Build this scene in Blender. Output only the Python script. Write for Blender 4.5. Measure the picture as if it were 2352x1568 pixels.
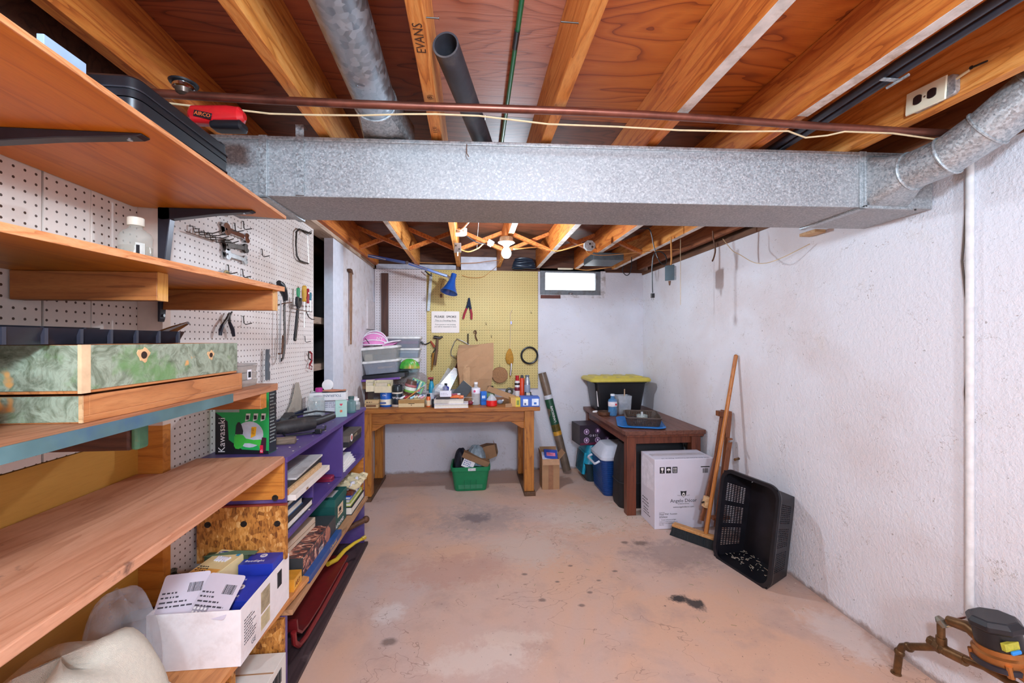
import bpy, bmesh, math, random
from mathutils import Vector as V, Matrix as Mx
R = math.radians
random.seed(7)
sc = bpy.context.scene
for o in list(bpy.data.objects): bpy.data.objects.remove(o)
# ------------------------------------------------------------------ camera
FPX, CAMZ, YAW = 950.0, 1.325, math.atan(94 / 950.0)
cam = bpy.data.cameras.new('camera'); camo = bpy.data.objects.new('camera', cam)
sc.collection.objects.link(camo); sc.camera = camo
cam.sensor_width = 36.0; cam.lens = FPX / 2352 * 36.0; cam.clip_start = 0.02
cam.shift_y = -4 / 2352
camo.location = (0, 0, CAMZ); camo.rotation_euler = (R(90), 0, -YAW)
# ------------------------------------------------------------------ world: overcast daylight outside the small window
w = bpy.data.worlds.new('daylight'); sc.world = w; w.use_nodes = True
w.node_tree.nodes['Background'].inputs[0].default_value = (0.86, 0.93, 1.0, 1)
w.node_tree.nodes['Background'].inputs[1].default_value = 5.0
# ------------------------------------------------------------------ unseen point lamps added behind the camera to light the near room
def lamp(name, loc, power, col, rad):
    l = bpy.data.lights.new(name, 'POINT'); l.energy = power; l.color = col; l.shadow_soft_size = rad
    o = bpy.data.objects.new(name, l); sc.collection.objects.link(o); o.location = loc
    o['kind'] = 'helper'
lamp('near_lamp', (0.14, -0.32, 1.89), 80, (0.63, 0.82, 1.0), 0.09)  # unseen lamp, height set from the top shelf's shadow on the pegboard
lamp('rear_fill', (0.5, -1.7, 1.95), 88, (0.64, 0.83, 1.0), 0.12)  # added fill lamp, brightens surfaces facing the camera
BULB_POWER = 560.0
sc.view_settings.view_transform = 'Standard'; sc.view_settings.look = 'None'
sc.view_settings.gamma = 1.0; sc.view_settings.use_curve_mapping = False
sc.view_settings.exposure = 0.76
# ------------------------------------------------------------------ helpers
_c, _s = math.cos(YAW), math.sin(YAW)
def _ray(px, py):
    a = (px - 1176) / FPX
    return V((a * _c + _s, -a * _s + _c, -(py - 780) / FPX))
EYE = V((0, 0, CAMZ))
def AX(px, py, x): d = _ray(px, py); return EYE + d * (x / d.x)
def AY(px, py, y): d = _ray(px, py); return EYE + d * (y / d.y)
def AZ(px, py, z): d = _ray(px, py); return EYE + d * ((z - CAMZ) / d.z)
def sz(n, p): return n * (p[0] * _s + p[1] * _c) / FPX        # pixels -> metres at point p

def tr(x=0, y=0, z=0, rz=0, rx=0, ry=0):
    return Mx.Translation((x, y, z)) @ Mx.Rotation(rz, 4, 'Z') @ Mx.Rotation(ry, 4, 'Y') @ Mx.Rotation(rx, 4, 'X')
def frame(o, x, z):                      # matrix with local x along x, local z near z, origin o
    x = V(x).normalized(); z = V(z); y = z.cross(x).normalized(); z = x.cross(y)
    m = Mx((x, y, z)).transposed().to_4x4(); m.translation = V(o); return m
def rr(w, d, r, z=0, n=4, cx=0, cy=0):   # rounded rectangle ring
    r = min(r, w / 2 - 1e-4, d / 2 - 1e-4); out = []
    for (sx, sy, a0) in ((1, 1, 0), (-1, 1, 90), (-1, -1, 180), (1, -1, 270)):
        for k in range(n + 1):
            a = R(a0 + 90 * k / n)
            out.append((cx + sx * (w / 2 - r) + r * math.cos(a), cy + sy * (d / 2 - r) + r * math.sin(a), z))
    return out
def ring(r, z, n=20, sx=1, sy=1): return [(r * sx * math.cos(2 * math.pi * k / n), r * sy * math.sin(2 * math.pi * k / n), z) for k in range(n)]
class MB:
    def __init__(s): s.v = []; s.f = []
    def add(s, vs, fs, m=None):
        b = len(s.v)
        s.v += [(m @ V(p)) if m is not None else V(p) for p in vs]
        s.f += [tuple(b + i for i in q) for q in fs]; return s
    def box(s, a, b, m=None):
        (x0, y0, z0), (x1, y1, z1) = a, b
        return s.add([(x0, y0, z0), (x1, y0, z0), (x1, y1, z0), (x0, y1, z0), (x0, y0, z1), (x1, y0, z1), (x1, y1, z1), (x0, y1, z1)],
                     [(0, 3, 2, 1), (4, 5, 6, 7), (0, 1, 5, 4), (1, 2, 6, 5), (2, 3, 7, 6), (3, 0, 4, 7)], m)
    def cb(s, c, d, m=None):
        return s.box([c[i] - d[i] / 2 for i in range(3)], [c[i] + d[i] / 2 for i in range(3)], m)
    def loft(s, rings, m=None, c0=True, c1=True, closed=True, loop=False):
        n = len(rings[0]); vs = [p for r_ in rings for p in r_]; fs = []
        K = len(rings)
        for i in range(K if loop else K - 1):
            j = (i + 1) % K
            for k in range(n if closed else n - 1):
                k2 = (k + 1) % n
                fs.append((i * n + k, i * n + k2, j * n + k2, j * n + k))
        if not loop:
            if c0: fs.append(tuple(range(n - 1, -1, -1)))
            if c1: fs.append(tuple((K - 1) * n + k for k in range(n)))
        return s.add(vs, fs, m)
    def lathe(s, prof, n=20, m=None, c0=True, c1=True): return s.loft([ring(max(r_, 1e-4), z, n) for r_, z in prof], m, c0, c1)
    def prism(s, poly, z0, z1, m=None): return s.loft([[(x, y, z0) for x, y in poly], [(x, y, z1) for x, y in poly]], m)
    def cyl(s, p, q, r, n=14, r2=None, c0=True, c1=True):
        p, q = V(p), V(q); d = q - p; L = d.length
        m = Mx.Translation(p) @ d.to_track_quat('Z', 'Y').to_matrix().to_4x4()
        return s.loft([ring(r, 0, n), ring(r if r2 is None else r2, L, n)], m, c0, c1)
    def tube(s, pts, r, n=8, closed=False, sy=1.0, up=None):
        P = [V(p) for p in pts]; K = len(P); rings = []; prev = V(up) if up else None
        for i in range(K):
            a = P[i - 1] if (i or closed) else P[i]; b = P[(i + 1) % K] if (i < K - 1 or closed) else P[i]
            d = (b - a).normalized()
            if prev is None: prev = V((0, 0, 1)) if abs(d.z) < .9 else V((1, 0, 0))
            x = (prev - d * prev.dot(d))
            if x.length < 1e-5: x = d.orthogonal()
            x.normalize(); y = d.cross(x); prev = x
            ri = r[i] if isinstance(r, (list, tuple)) else r
            rings.append([P[i] + x * (ri * math.cos(2 * math.pi * k / n)) + y * (ri * sy * math.sin(2 * math.pi * k / n)) for k in range(n)])
        return s.loft(rings, None, True, True, True, closed)
    def sphere(s, c, r, n=14, m=None, k=8, sz_=(1, 1, 1)):
        rings = [[(c[0] + r * sz_[0] * math.sin(math.pi * (i + .02) / (k + .04)) * math.cos(2 * math.pi * j / n), c[1] + r * sz_[1] * math.sin(math.pi * (i + .02) / (k + .04)) * math.sin(2 * math.pi * j / n), c[2] - r * sz_[2] * math.cos(math.pi * (i + .02) / (k + .04))) for j in range(n)] for i in range(k + 1)]
        return s.loft(rings, m)
    def sheet(s, grid, th=0.0008):        # grid[i][j] of points -> thin solid sheet
        nu, nv = len(grid), len(grid[0]); G = [[V(p) for p in r_] for r_ in grid]; N = []
        for i in range(nu):
            for j in range(nv):
                a = G[min(i + 1, nu - 1)][j] - G[max(i - 1, 0)][j]; b = G[i][min(j + 1, nv - 1)] - G[i][max(j - 1, 0)]
                n_ = a.cross(b); N.append(n_.normalized() if n_.length > 1e-9 else V((0, 0, 1)))
        F = [p for r_ in G for p in r_]; vs = [p + n_ * th / 2 for p, n_ in zip(F, N)] + [p - n_ * th / 2 for p, n_ in zip(F, N)]
        o = nu * nv; fs = []
        for i in range(nu - 1):
            for j in range(nv - 1):
                q = (i * nv + j, (i + 1) * nv + j, (i + 1) * nv + j + 1, i * nv + j + 1)
                fs.append(q); fs.append(tuple(o + x for x in reversed(q)))
        bd = [(i, 0) for i in range(nu)] + [(nu - 1, j) for j in range(1, nv)] + [(i, nv - 1) for i in range(nu - 2, -1, -1)] + [(0, j) for j in range(nv - 2, 0, -1)]
        for k in range(len(bd)):
            a = bd[k][0] * nv + bd[k][1]; b_ = bd[(k + 1) % len(bd)]; b = b_[0] * nv + b_[1]
            fs.append((b, a, o + a, o + b))
        return s.add(vs, fs)
WM = {}
COL = sc.collection
def finish(me, smooth, ang=0.6):
    bm = bmesh.new(); bm.from_mesh(me); bmesh.ops.recalc_face_normals(bm, faces=bm.faces); bm.to_mesh(me); bm.free()
    if smooth:
        for p in me.polygons: p.use_smooth = True
        try: me.set_sharp_from_angle(angle=ang)
        except Exception: pass
def build(mb, name, mat, par=None, smooth=True, bev=0, wc=False, loc=None, label=None):
    vs = mb.v
    if par is not None and wc: mi = WM[par].inverted(); vs = [mi @ p for p in vs]
    if par is None and loc is not None and wc: vs = [p - V(loc) for p in vs]
    me = bpy.data.meshes.new(name); me.from_pydata([tuple(p) for p in vs], [], mb.f); me.update()
    finish(me, smooth); me.materials.append(mat)
    o = bpy.data.objects.new(name, me); COL.objects.link(o)
    if par is not None: o.parent = par; WM[o] = WM[par]
    else:
        if loc is not None: o.location = loc
        WM[o] = Mx.Translation(loc) if loc is not None else Mx()
    if bev:
        b = o.modifiers.new('bevel', 'BEVEL'); b.width = bev; b.segments = 2; b.limit_method = 'ANGLE'; b.angle_limit = R(40)
    if label: o['label'] = label
    return o
def tag(o, label, cat, group=None, kind=None):
    o['label'] = label
    if cat: o['category'] = cat
    if group: o['group'] = group
    if kind: o['kind'] = kind
    return o
def T(name, label, cat, loc, rz=0, group=None, m=None):
    o = bpy.data.objects.new(name, None); COL.objects.link(o); o.empty_display_size = .05
    if m is not None: o.matrix_world = m; WM[o] = m.copy()
    else: o.location = loc; o.rotation_euler = (0, 0, rz); WM[o] = Mx.Translation(V(loc)) @ Mx.Rotation(rz, 4, 'Z')
    return tag(o, label, cat, group)
def struct(mb, name, mat, par=None, label=None, smooth=False, bev=0):
    o = build(mb, name, mat, par, smooth, bev, wc=True, loc=(0, 0, 0) if par is None else None)
    if par is None: o['kind'] = 'structure'
    if label: o['label'] = label
    return o
def txt(par, body, size, o, r, u, mat, name='lettering', al='LEFT', sx=1.0, ex=0.00025):
    cu = bpy.data.curves.new(name, 'FONT'); cu.body = body; cu.size = size; cu.align_x = al; cu.extrude = ex; cu.resolution_u = 2
    tmp = bpy.data.objects.new('lettering_source', cu); me = bpy.data.meshes.new_from_object(tmp); bpy.data.objects.remove(tmp); bpy.data.curves.remove(cu)
    me.name = name; me.materials.clear(); me.materials.append(mat)
    r = V(r).normalized(); u = V(u).normalized(); n = r.cross(u)
    m = Mx((r * sx, u, n)).transposed().to_4x4(); m.translation = V(o) + n * 0.0006; me.transform(m)
    ob = bpy.data.objects.new(name, me); COL.objects.link(ob); ob.parent = par; WM[ob] = WM[par]; ob['kind'] = 'stuff'
    return ob
def patch(par, name, mat, o, r, u, w, h, poly=None, th=0.0006, label=None):   # flat print / paper label lying on a face, lower-left corner o
    r = V(r).normalized(); u = V(u).normalized(); n = r.cross(u)
    m = Mx((r, u, n)).transposed().to_4x4(); m.translation = V(o)
    b = MB().prism(poly or [(0, 0), (w, 0), (w, h), (0, h)], -0.0002, th, m)
    return build(b, name, mat, par, False, label=label)
def barcode(par, o, r, u, w, h, mat, n=14, seed=3):
    rnd = random.Random(seed); r = V(r).normalized(); u = V(u).normalized(); nn = r.cross(u)
    m = Mx((r, u, nn)).transposed().to_4x4(); m.translation = V(o); b = MB(); x = 0
    st = w / n / 1.0
    for k in range(n):
        bw = st * rnd.choice((.25, .4, .6)); b.box((k * st, 0, -.0002), (k * st + bw, h, .0009), m)
    ob = build(b, 'barcode', mat, par, False); ob['kind'] = 'stuff'; return ob
def lines(par, o, r, u, w, n, pitch, mat, hh=.35, seed=1, name='small_print'):
    rnd = random.Random(seed); r = V(r).normalized(); u = V(u).normalized(); nn = r.cross(u)
    m = Mx((r, u, nn)).transposed().to_4x4(); m.translation = V(o); b = MB()
    for k in range(n):
        x = 0; end = w * rnd.uniform(.6, 1)
        while x < end:
            l = min(rnd.uniform(.05, .16) * w, end - x)
            b.box((x, -k * pitch, -.0002), (x + l, -k * pitch + pitch * hh, .0008), m); x += l + pitch * .35
    ob = build(b, name, mat, par, False); ob['kind'] = 'stuff'; return ob
# ------------------------------------------------------------------ materials
def lin(h):
    h = h.lstrip('#'); out = []
    for i in (0, 2, 4):
        c = int(h[i:i + 2], 16) / 255; out.append(c / 12.92 if c <= .04045 else ((c + .055) / 1.055) ** 2.4)
    return (*out, 1)
MATS = {}
class NT:
    def __init__(s, name):
        s.m = bpy.data.materials.new(name); s.m.use_nodes = True; s.t = s.m.node_tree; s.b = s.t.nodes['Principled BSDF']
    def n(s, ty, **kw):
        q = s.t.nodes.new(ty)
        for k, v_ in kw.items(): setattr(q, k, v_)
        return q
    def l(s, a, b): s.t.links.new(a, b)
    def coord(s, scale=(1, 1, 1), rot=(0, 0, 0), loc=(0, 0, 0), world=False):
        mp = s.n('ShaderNodeMapping'); mp.inputs['Scale'].default_value = scale; mp.inputs['Rotation'].default_value = rot; mp.inputs['Location'].default_value = loc
        if world: g = s.n('ShaderNodeNewGeometry'); s.l(g.outputs['Position'], mp.inputs[0])
        else: g = s.n('ShaderNodeTexCoord'); s.l(g.outputs['Object'], mp.inputs[0])
        return mp.outputs[0]
    def noise(s, vec, scale, det=4, rough=.6, dist=0):
        q = s.n('ShaderNodeTexNoise'); q.inputs['Scale'].default_value = scale; q.inputs['Detail'].default_value = det; q.inputs['Roughness'].default_value = rough; q.inputs['Distortion'].default_value = dist
        s.l(vec, q.inputs['Vector']); return q.outputs['Fac']
    def ramp(s, fac, stops):
        q = s.n('ShaderNodeValToRGB'); e = q.color_ramp.elements
        while len(e) < len(stops): e.new(.5)
        for k, (p, c) in enumerate(stops): e[k].position = p; e[k].color = c if len(c) == 4 else (*c, 1)
        s.l(fac, q.inputs[0]); return q.outputs[0]
    def mix(s, fac, a, b, mode='MIX'):
        q = s.n('ShaderNodeMix', data_type='RGBA', blend_type=mode)
        for sock, x in ((q.inputs[0], fac), (q.inputs[6], a), (q.inputs[7], b)):
            if hasattr(x, 'is_linked') or isinstance(x, bpy.types.NodeSocket): s.l(x, sock)
            else: sock.default_value = x
        return q.outputs[2]
    def math(s, op, a, b=0.0, c=None):
        q = s.n('ShaderNodeMath', operation=op)
        for k, x in enumerate((a, b, c)):
            if x is None: continue
            if isinstance(x, bpy.types.NodeSocket): s.l(x, q.inputs[k])
            else: q.inputs[k].default_value = x
        return q.outputs[0]
    def bump(s, h, strength, dist=.01):
        q = s.n('ShaderNodeBump'); q.inputs['Strength'].default_value = strength; q.inputs['Distance'].default_value = dist
        s.l(h, q.inputs['Height']); s.l(q.outputs[0], s.b.inputs['Normal'])
    def base(s, c):
        if isinstance(c, bpy.types.NodeSocket): s.l(c, s.b.inputs['Base Color'])
        else: s.b.inputs['Base Color'].default_value = c
    def rm(s, r=.5, m=0.0): s.b.inputs['Roughness'].default_value = r; s.b.inputs['Metallic'].default_value = m
BW = [(0, (0, 0, 0, 1)), (1, (1, 1, 1, 1))]
def plain(h, rough=.5, metal=0, var=.12, scale=30, bump=.0, trans=0, alpha=1, coat=0, dirt=None, ior=1.45):
    key = ('p', h, rough, metal, var, scale, bump, trans, alpha, coat, dirt)
    if key in MATS: return MATS[key]
    t = NT('paint_' + h.strip('#')); c = lin(h); v = t.coord()
    f = t.noise(v, scale, 3)
    lo = tuple(x * (1 - var) for x in c[:3]); hi = tuple(min(1, x * (1 + var)) for x in c[:3])
    col = t.ramp(f, [(.3, lo), (.7, hi)])
    if dirt: col = t.mix(t.ramp(t.noise(v, scale * .35, 6, .7), [(.5, (0, 0, 0, 1)), (.68, (1, 1, 1, 1))]), col, lin(dirt))
    t.base(col); t.rm(rough, metal)
    if bump: t.bump(t.noise(v, scale * 6, 3), bump, .004)
    if trans: t.b.inputs['Transmission Weight'].default_value = trans; t.b.inputs['IOR'].default_value = ior
    if alpha < 1: t.b.inputs['Alpha'].default_value = alpha
    if coat: t.b.inputs['Coat Weight'].default_value = coat
    MATS[key] = t.m; return t.m
def wood(a, b, c=None, axis='y', k=1.0, rough=.6, bump=.15, wear=None, wearamt=.62, knots=True, rings=9, seed=0):
    key = ('w', a, b, c, axis, k, rough, wear, wearamt, rings, seed)
    if key in MATS: return MATS[key]
    t = NT('wood_' + a.strip('#')); A, B = lin(a), lin(b); Cc = lin(c) if c else tuple(x * .55 for x in A[:3]) + (1,)
    s_ = {'x': (.9, 9, 9), 'y': (9, .9, 9), 'z': (9, 9, .9)}[axis]
    v = t.coord(tuple(x * k for x in s_), loc=(seed * 3.1, seed * 1.7, seed * 2.3))
    f1 = t.noise(v, rings, 3, .55, .6); f2 = t.noise(v, 1.3, 3, .5, .3); f3 = t.noise(v, 45, 2, .6)
    g = t.math('FRACT', t.math('MULTIPLY', f2, rings))
    col = t.ramp(g, [(0, Cc), (.25, A), (.7, B), (1, A)])
    col = t.mix(t.math('MULTIPLY', f1, .75), col, A); col = t.mix(t.math('MULTIPLY', t.ramp(f3, [(.45, (0, 0, 0, 1)), (.75, (1, 1, 1, 1))]), .35), col, Cc)
    if wear:
        u = t.coord((3, 3, 3)); col = t.mix(t.ramp(t.noise(u, 2.2, 6, .65), [(wearamt - .06, (0, 0, 0, 1)), (wearamt + .03, (1, 1, 1, 1))]), col, lin(wear))
    t.base(col); t.rm(rough); t.bump(f1, bump, .003); MATS[key] = t.m; return t.m
def peg(h, name, plane, dark='#4a3326', cell=.0254, stain='#b59a86', off=(.3, .4)):
    t = NT(name); v = t.coord(world=True); sp = t.n('ShaderNodeSeparateXYZ'); t.l(v, sp.inputs[0])
    ax = {'x': (1, 2), 'y': (0, 2)}[plane]; ds = []
    for i, a in enumerate(ax):
        fr = t.math('FRACT', t.math('ADD', t.math('DIVIDE', sp.outputs[a], cell), off[i])); ds.append(t.math('POWER', t.math('SUBTRACT', fr, .5), 2.0))
    d = t.math('SQRT', t.math('ADD', ds[0], ds[1])); hole = t.math('LESS_THAN', d, .128)
    n1 = t.noise(v, 2.5, 5, .6); n2 = t.noise(v, 90, 2)
    c = lin(h); col = t.mix(t.ramp(n1, [(.52, (0, 0, 0, 1)), (.8, (.6, .6, .6, 1))]), c, lin(stain))
    col = t.mix(t.math('MULTIPLY', n2, .12), col, (.2, .15, .12, 1))
    col = t.mix(hole, col, lin(dark)); t.base(col); t.rm(.55)
    t.bump(t.math('SUBTRACT', 1.0, hole), .6, .003); return t.m
# --- setting
def wall_mat(name, base, patchc, speck='#8d8078', bumps=.7, sc_=48):
    t = NT(name); v = t.coord(world=True)
    big = t.noise(v, 1.1, 5, .55, .4); mid = t.noise(v, 5, 5, .6); fine = t.noise(v, sc_, 5, .65)
    col = t.mix(t.ramp(big, [(.45, (0, 0, 0, 1)), (.66, (1, 1, 1, 1))]), lin(base), lin(patchc))
    col = t.mix(t.ramp(mid, [(.62, (0, 0, 0, 1)), (.74, (.35, .35, .35, 1))]), col, lin('#d9cfc4'))
    vv = t.noise(v, 60, 2, .5); col = t.mix(t.ramp(vv, [(.73, (0, 0, 0, 1)), (.76, (.7, .7, .7, 1))]), col, lin(speck))
    # wandering hairline cracks
    cr = t.noise(t.coord((1, 1.6, 1.6), world=True), 2.1, 6, .62, .2)
    crack = t.math('LESS_THAN', t.math('ABSOLUTE', t.math('SUBTRACT', cr, .5)), .0016)
    col = t.mix(t.math('MULTIPLY', crack, t.ramp(mid, [(.5, (0, 0, 0, 1)), (.56, (.55, .55, .55, 1))])), col, lin('#8a7668'))
    # damp grime near the floor
    sp = t.n('ShaderNodeSeparateXYZ'); t.l(v, sp.inputs[0])
    gr = t.math('ADD', sp.outputs[2], t.math('MULTIPLY', t.math('SUBTRACT', t.noise(v, 11, 6, .7), .5), .09))
    col = t.mix(t.ramp(gr, [(.008, (.75, .75, .75, 1)), (.03, (0, 0, 0, 1))]), col, lin('#8a6f60'))
    t.base(col); t.rm(.75)
    h = t.math('ADD', t.math('MULTIPLY', fine, .7), t.math('MULTIPLY', t.noise(v, 120, 3), .3)); t.bump(h, bumps, .009); return t.m
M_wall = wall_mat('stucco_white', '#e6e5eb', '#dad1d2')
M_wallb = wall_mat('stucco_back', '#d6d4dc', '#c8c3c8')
def floor_mat():
    t = NT('painted_concrete'); v = t.coord(world=True)
    big = t.noise(v, .9, 5, .6, .5); mid = t.noise(v, 3.2, 6, .65, .3); fine = t.noise(v, 60, 4, .7)
    col = t.mix(t.ramp(big, [(.40, (0, 0, 0, 1)), (.62, (1, 1, 1, 1))]), lin('#d8ad92'), lin('#c9b2aa'))
    col = t.mix(t.ramp(mid, [(.5, (0, 0, 0, 1)), (.72, (.75, .75, .75, 1))]), col, lin('#b0958a'))
    col = t.mix(t.math('MULTIPLY', fine, .16), col, lin('#8f6a55'))
    sp = t.n('ShaderNodeSeparateXYZ'); t.l(v, sp.inputs[0]); edge = t.math('MULTIPLY', t.math('SUBTRACT', t.noise(v, 7, 5, .75, .6), .5), 1.9)
    fineedge = t.math('MULTIPLY', t.math('SUBTRACT', t.noise(v, 26, 4, .75), .5), 1.3)
    def blob(x, y, rx, ry, c, amt, col, rag=1.0):
        a = t.math('DIVIDE', t.math('SUBTRACT', sp.outputs[0], x), rx); b = t.math('DIVIDE', t.math('SUBTRACT', sp.outputs[1], y), ry)
        d = t.math('SQRT', t.math('ADD', t.math('MULTIPLY', a, a), t.math('MULTIPLY', b, b)))
        d = t.math('ADD', d, t.math('MULTIPLY', t.math('ADD', edge, fineedge), rag))
        return t.mix(t.ramp(d, [(.45, (amt, amt, amt, 1)), (.98, (0, 0, 0, 1))]), col, lin(c))
    for args in ((.06, 3.06, .42, .30, '#9a8c88', .6), (.04, 3.09, .16, .10, '#5a5560', .6), (.95, 3.05, .55, .35, '#d3bfb2', .8), (.35, 2.6, .30, .28, '#cbb4a6', .8),
                 (1.28, 2.45, .38, .24, '#94807a', .6), (-.40, 2.05, .09, .10, '#dcd2cc', .6), (.03, 1.72, .30, .10, '#dccabd', .6), (-.50, 1.55, .10, .07, '#d8d0cc', .7),
                 (-.48, 1.42, .06, .03, '#8fa6bd', .8), (1.66, 1.70, .14, .25, '#d8ccc6', .55), (.16, 1.83, .2, .06, '#dac4b4', .6), (-.1, 2.4, .4, .22, '#bf9482', .7)):
        col = blob(*args, col)
    col = blob(1.06, 2.02, .075, .045, '#3a3230', 1.0, col, 1.1); col = blob(1.12, 1.97, .05, .06, '#4a3f3a', 1.0, col, 1.3)
    for (x, y, r_) in ((1.10, 2.60, .05), (1.00, 2.62, .03), (.58, 2.38, .018), (.30, 2.32, .02), (.62, 2.12, .02), (.36, 2.08, .025), (.55, 2.02, .02), (.70, 2.22, .016), (.47, 2.23, .016), (.82, 2.30, .018), (-.36, 1.86, .04)):
        col = blob(x, y, r_ * 1.1, r_ * .75, '#6a5850', .75, col, .5)
    vo = t.n('ShaderNodeTexVoronoi'); vo.inputs['Scale'].default_value = 15; t.l(v, vo.inputs['Vector'])
    sel = t.ramp(t.noise(v, 1.6, 4, .6), [(.52, (0, 0, 0, 1)), (.62, (1, 1, 1, 1))])
    dots = t.math('MULTIPLY', t.math('LESS_THAN', vo.outputs['Distance'], .085), sel); col = t.mix(t.math('MULTIPLY', dots, .75), col, lin('#6b5850'))
    fs = t.ramp(t.noise(v, 95, 2, .5), [(.70, (0, 0, 0, 1)), (.74, (.7, .7, .7, 1))]); col = t.mix(fs, col, lin('#6a5348'))
    cr = t.noise(t.coord((1, 1.5, 1), world=True), 1.1, 5, .6, .3); crack = t.math('LESS_THAN', t.math('ABSOLUTE', t.math('SUBTRACT', cr, .47)), .0012)
    col = t.mix(t.math('MULTIPLY', crack, .5), col, lin('#8a6a58'))
    t.base(col); t.rm(.62); t.bump(t.math('ADD', mid, t.math('MULTIPLY', fine, .5)), .25, .004); return t.m
M_floor = floor_mat()
def ply_mat(name, a, b, cdk, seed):
    t = NT(name); v = t.coord((2.2, .55, 1), loc=(seed * 2.7, seed, 0), world=True) if seed % 2 == 0 else t.coord((.55, 2.2, 1), loc=(seed, seed * 2.7, 0), world=True)
    f = t.noise(v, 1.5, 3, .5, .5); g = t.math('FRACT', t.math('MULTIPLY', f, 17))
    col = t.ramp(g, [(0, lin(cdk)), (.16, lin(a)), (.75, lin(b)), (1, lin(a))])
    fib = t.noise(t.coord((60, 3, 1) if seed % 2 == 0 else (3, 60, 1), world=True), 3, 3, .7)
    col = t.mix(t.ramp(fib, [(.55, (0, 0, 0, 1)), (.8, (.5, .5, .5, 1))]), col, lin(cdk))
    kn = t.n('ShaderNodeTexVoronoi'); kn.inputs['Scale'].default_value = 3.1; t.l(t.coord((1, 1, 1), world=True), kn.inputs['Vector'])
    col = t.mix(t.ramp(kn.outputs['Distance'], [(.02, (.9, .9, .9, 1)), (.07, (0, 0, 0, 1))]), col, lin('#3a1408'))
    big = t.noise(t.coord(world=True), 1.2, 4); col = t.mix(t.math('MULTIPLY', big, .35), col, lin(cdk))
    t.base(col); t.rm(.55); t.bump(fib, .2, .003); return t.m
def galv(name, a, b, rough=.34, spangle=46, white=None, met=.85):
    t = NT(name); v = t.coord(world=True)
    vo = t.n('ShaderNodeTexVoronoi'); vo.inputs['Scale'].default_value = spangle; t.l(v, vo.inputs['Vector'])
    sp = t.n('ShaderNodeSeparateXYZ'); t.l(vo.outputs['Color'], sp.inputs[0])
    n = t.noise(v, 3, 5, .6); f = t.math('ADD', t.math('MULTIPLY', sp.outputs[0], .55), t.math('MULTIPLY', n, .6))
    col = t.ramp(f, [(.2, lin(a)), (.85, lin(b))])
    if white: col = t.mix(t.ramp(t.noise(v, 130, 3), [(.52, (0, 0, 0, 1)), (.68, (.7, .7, .7, 1))]), col, lin(white))
    t.base(col); t.rm(rough, met); rg = t.ramp(f, [(.2, (rough - .06,) * 3), (.9, (rough + .22,) * 3)]); t.l(rg, t.b.inputs['Roughness']); t.bump(n, .12, .01); return t.m
M_galv = galv('galvanised_duct', '#8c8e90', '#b4b5b6', .52, 170, '#d0d0d0', .55)
M_galvb = galv('galvanised_weathered', '#9aa0a4', '#c8cccd', .4, 150, '#83898d', .7)
M_galvp = galv('galvanised_pipe', '#98a4ae', '#c4ced6', .36, 60)
M_joist = [wood('#d48438', '#e6a45a', '#9a501c', 'y', 1.0, .6, .2, seed=s_) for s_ in range(2)] + [wood('#bc6424', '#d48438', '#84380e', 'y', 1.0, .6, .2, seed=s_ + 3) for s_ in range(2)]
M_joistd = wood('#8a4e2c', '#a4633a', '#5a2c14', 'y', 1.0, .65, .2)
M_shelf = wood('#c87414', '#d68420', '#ac5c06', 'y', .7, .42, .06, rings=5)
M_shelfedge = wood('#d08a54', '#e0a070', '#a85a30', 'y', 2.2, .7, .2)
M_plank = wood('#c48a68', '#d29a7a', '#aa6c4c', 'y', .8, .6, .1, wear='#6b4a3c', wearamt=.68)
M_cleat = wood('#a4602c', '#b8743a', '#6e3a18', 'x', 1.0, .6, .1)
M_orange = wood('#c07428', '#cf8636', '#96541a', 'x', .8, .5, .1)
M_bench = wood('#a05e20', '#b4722e', '#6a380e', 'x', 1.1, .45, .12, wear='#6e4220', wearamt=.7)
M_benchz = wood('#ac6a24', '#c07e32', '#703c12', 'z', 1.1, .45, .12)
M_dktable = wood('#6c4030', '#805040', '#4a281c', 'y', .8, .42, .1, wear='#8a6a58', wearamt=.72)
M_dkleg = wood('#6a3420', '#7c4228', '#442012', 'z', .9, .4, .1)
M_pine = wood('#cfa678', '#dcb98c', '#a87c4c', 'x', 1.3, .6, .1)
M_greyply = plain('#8a8078', .8, var=.2)
def osb_mat():
    t = NT('strand_board'); vo = t.n('ShaderNodeTexVoronoi'); vo.inputs['Scale'].default_value = 60; t.l(t.coord((1, 1.6, .8), rot=(.4, .7, .3)), vo.inputs['Vector'])
    sp = t.n('ShaderNodeSeparateXYZ'); t.l(vo.outputs['Color'], sp.inputs[0])
    v2 = t.n('ShaderNodeTexVoronoi'); v2.inputs['Scale'].default_value = 90; t.l(t.coord((2.4, .8, .7), rot=(1, .2, .9)), v2.inputs['Vector']); s2 = t.n('ShaderNodeSeparateXYZ'); t.l(v2.outputs['Color'], s2.inputs[0])
    f = t.math('ADD', t.math('MULTIPLY', sp.outputs[0], .6), t.math('MULTIPLY', s2.outputs[1], .4))
    t.base(t.ramp(f, [(.1, lin('#6e3c12')), (.45, lin('#b0702c')), (.75, lin('#c8883e')), (1, lin('#e0b070'))])); t.rm(.55); t.bump(f, .3, .002); return t.m
M_osb = osb_mat()
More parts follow.
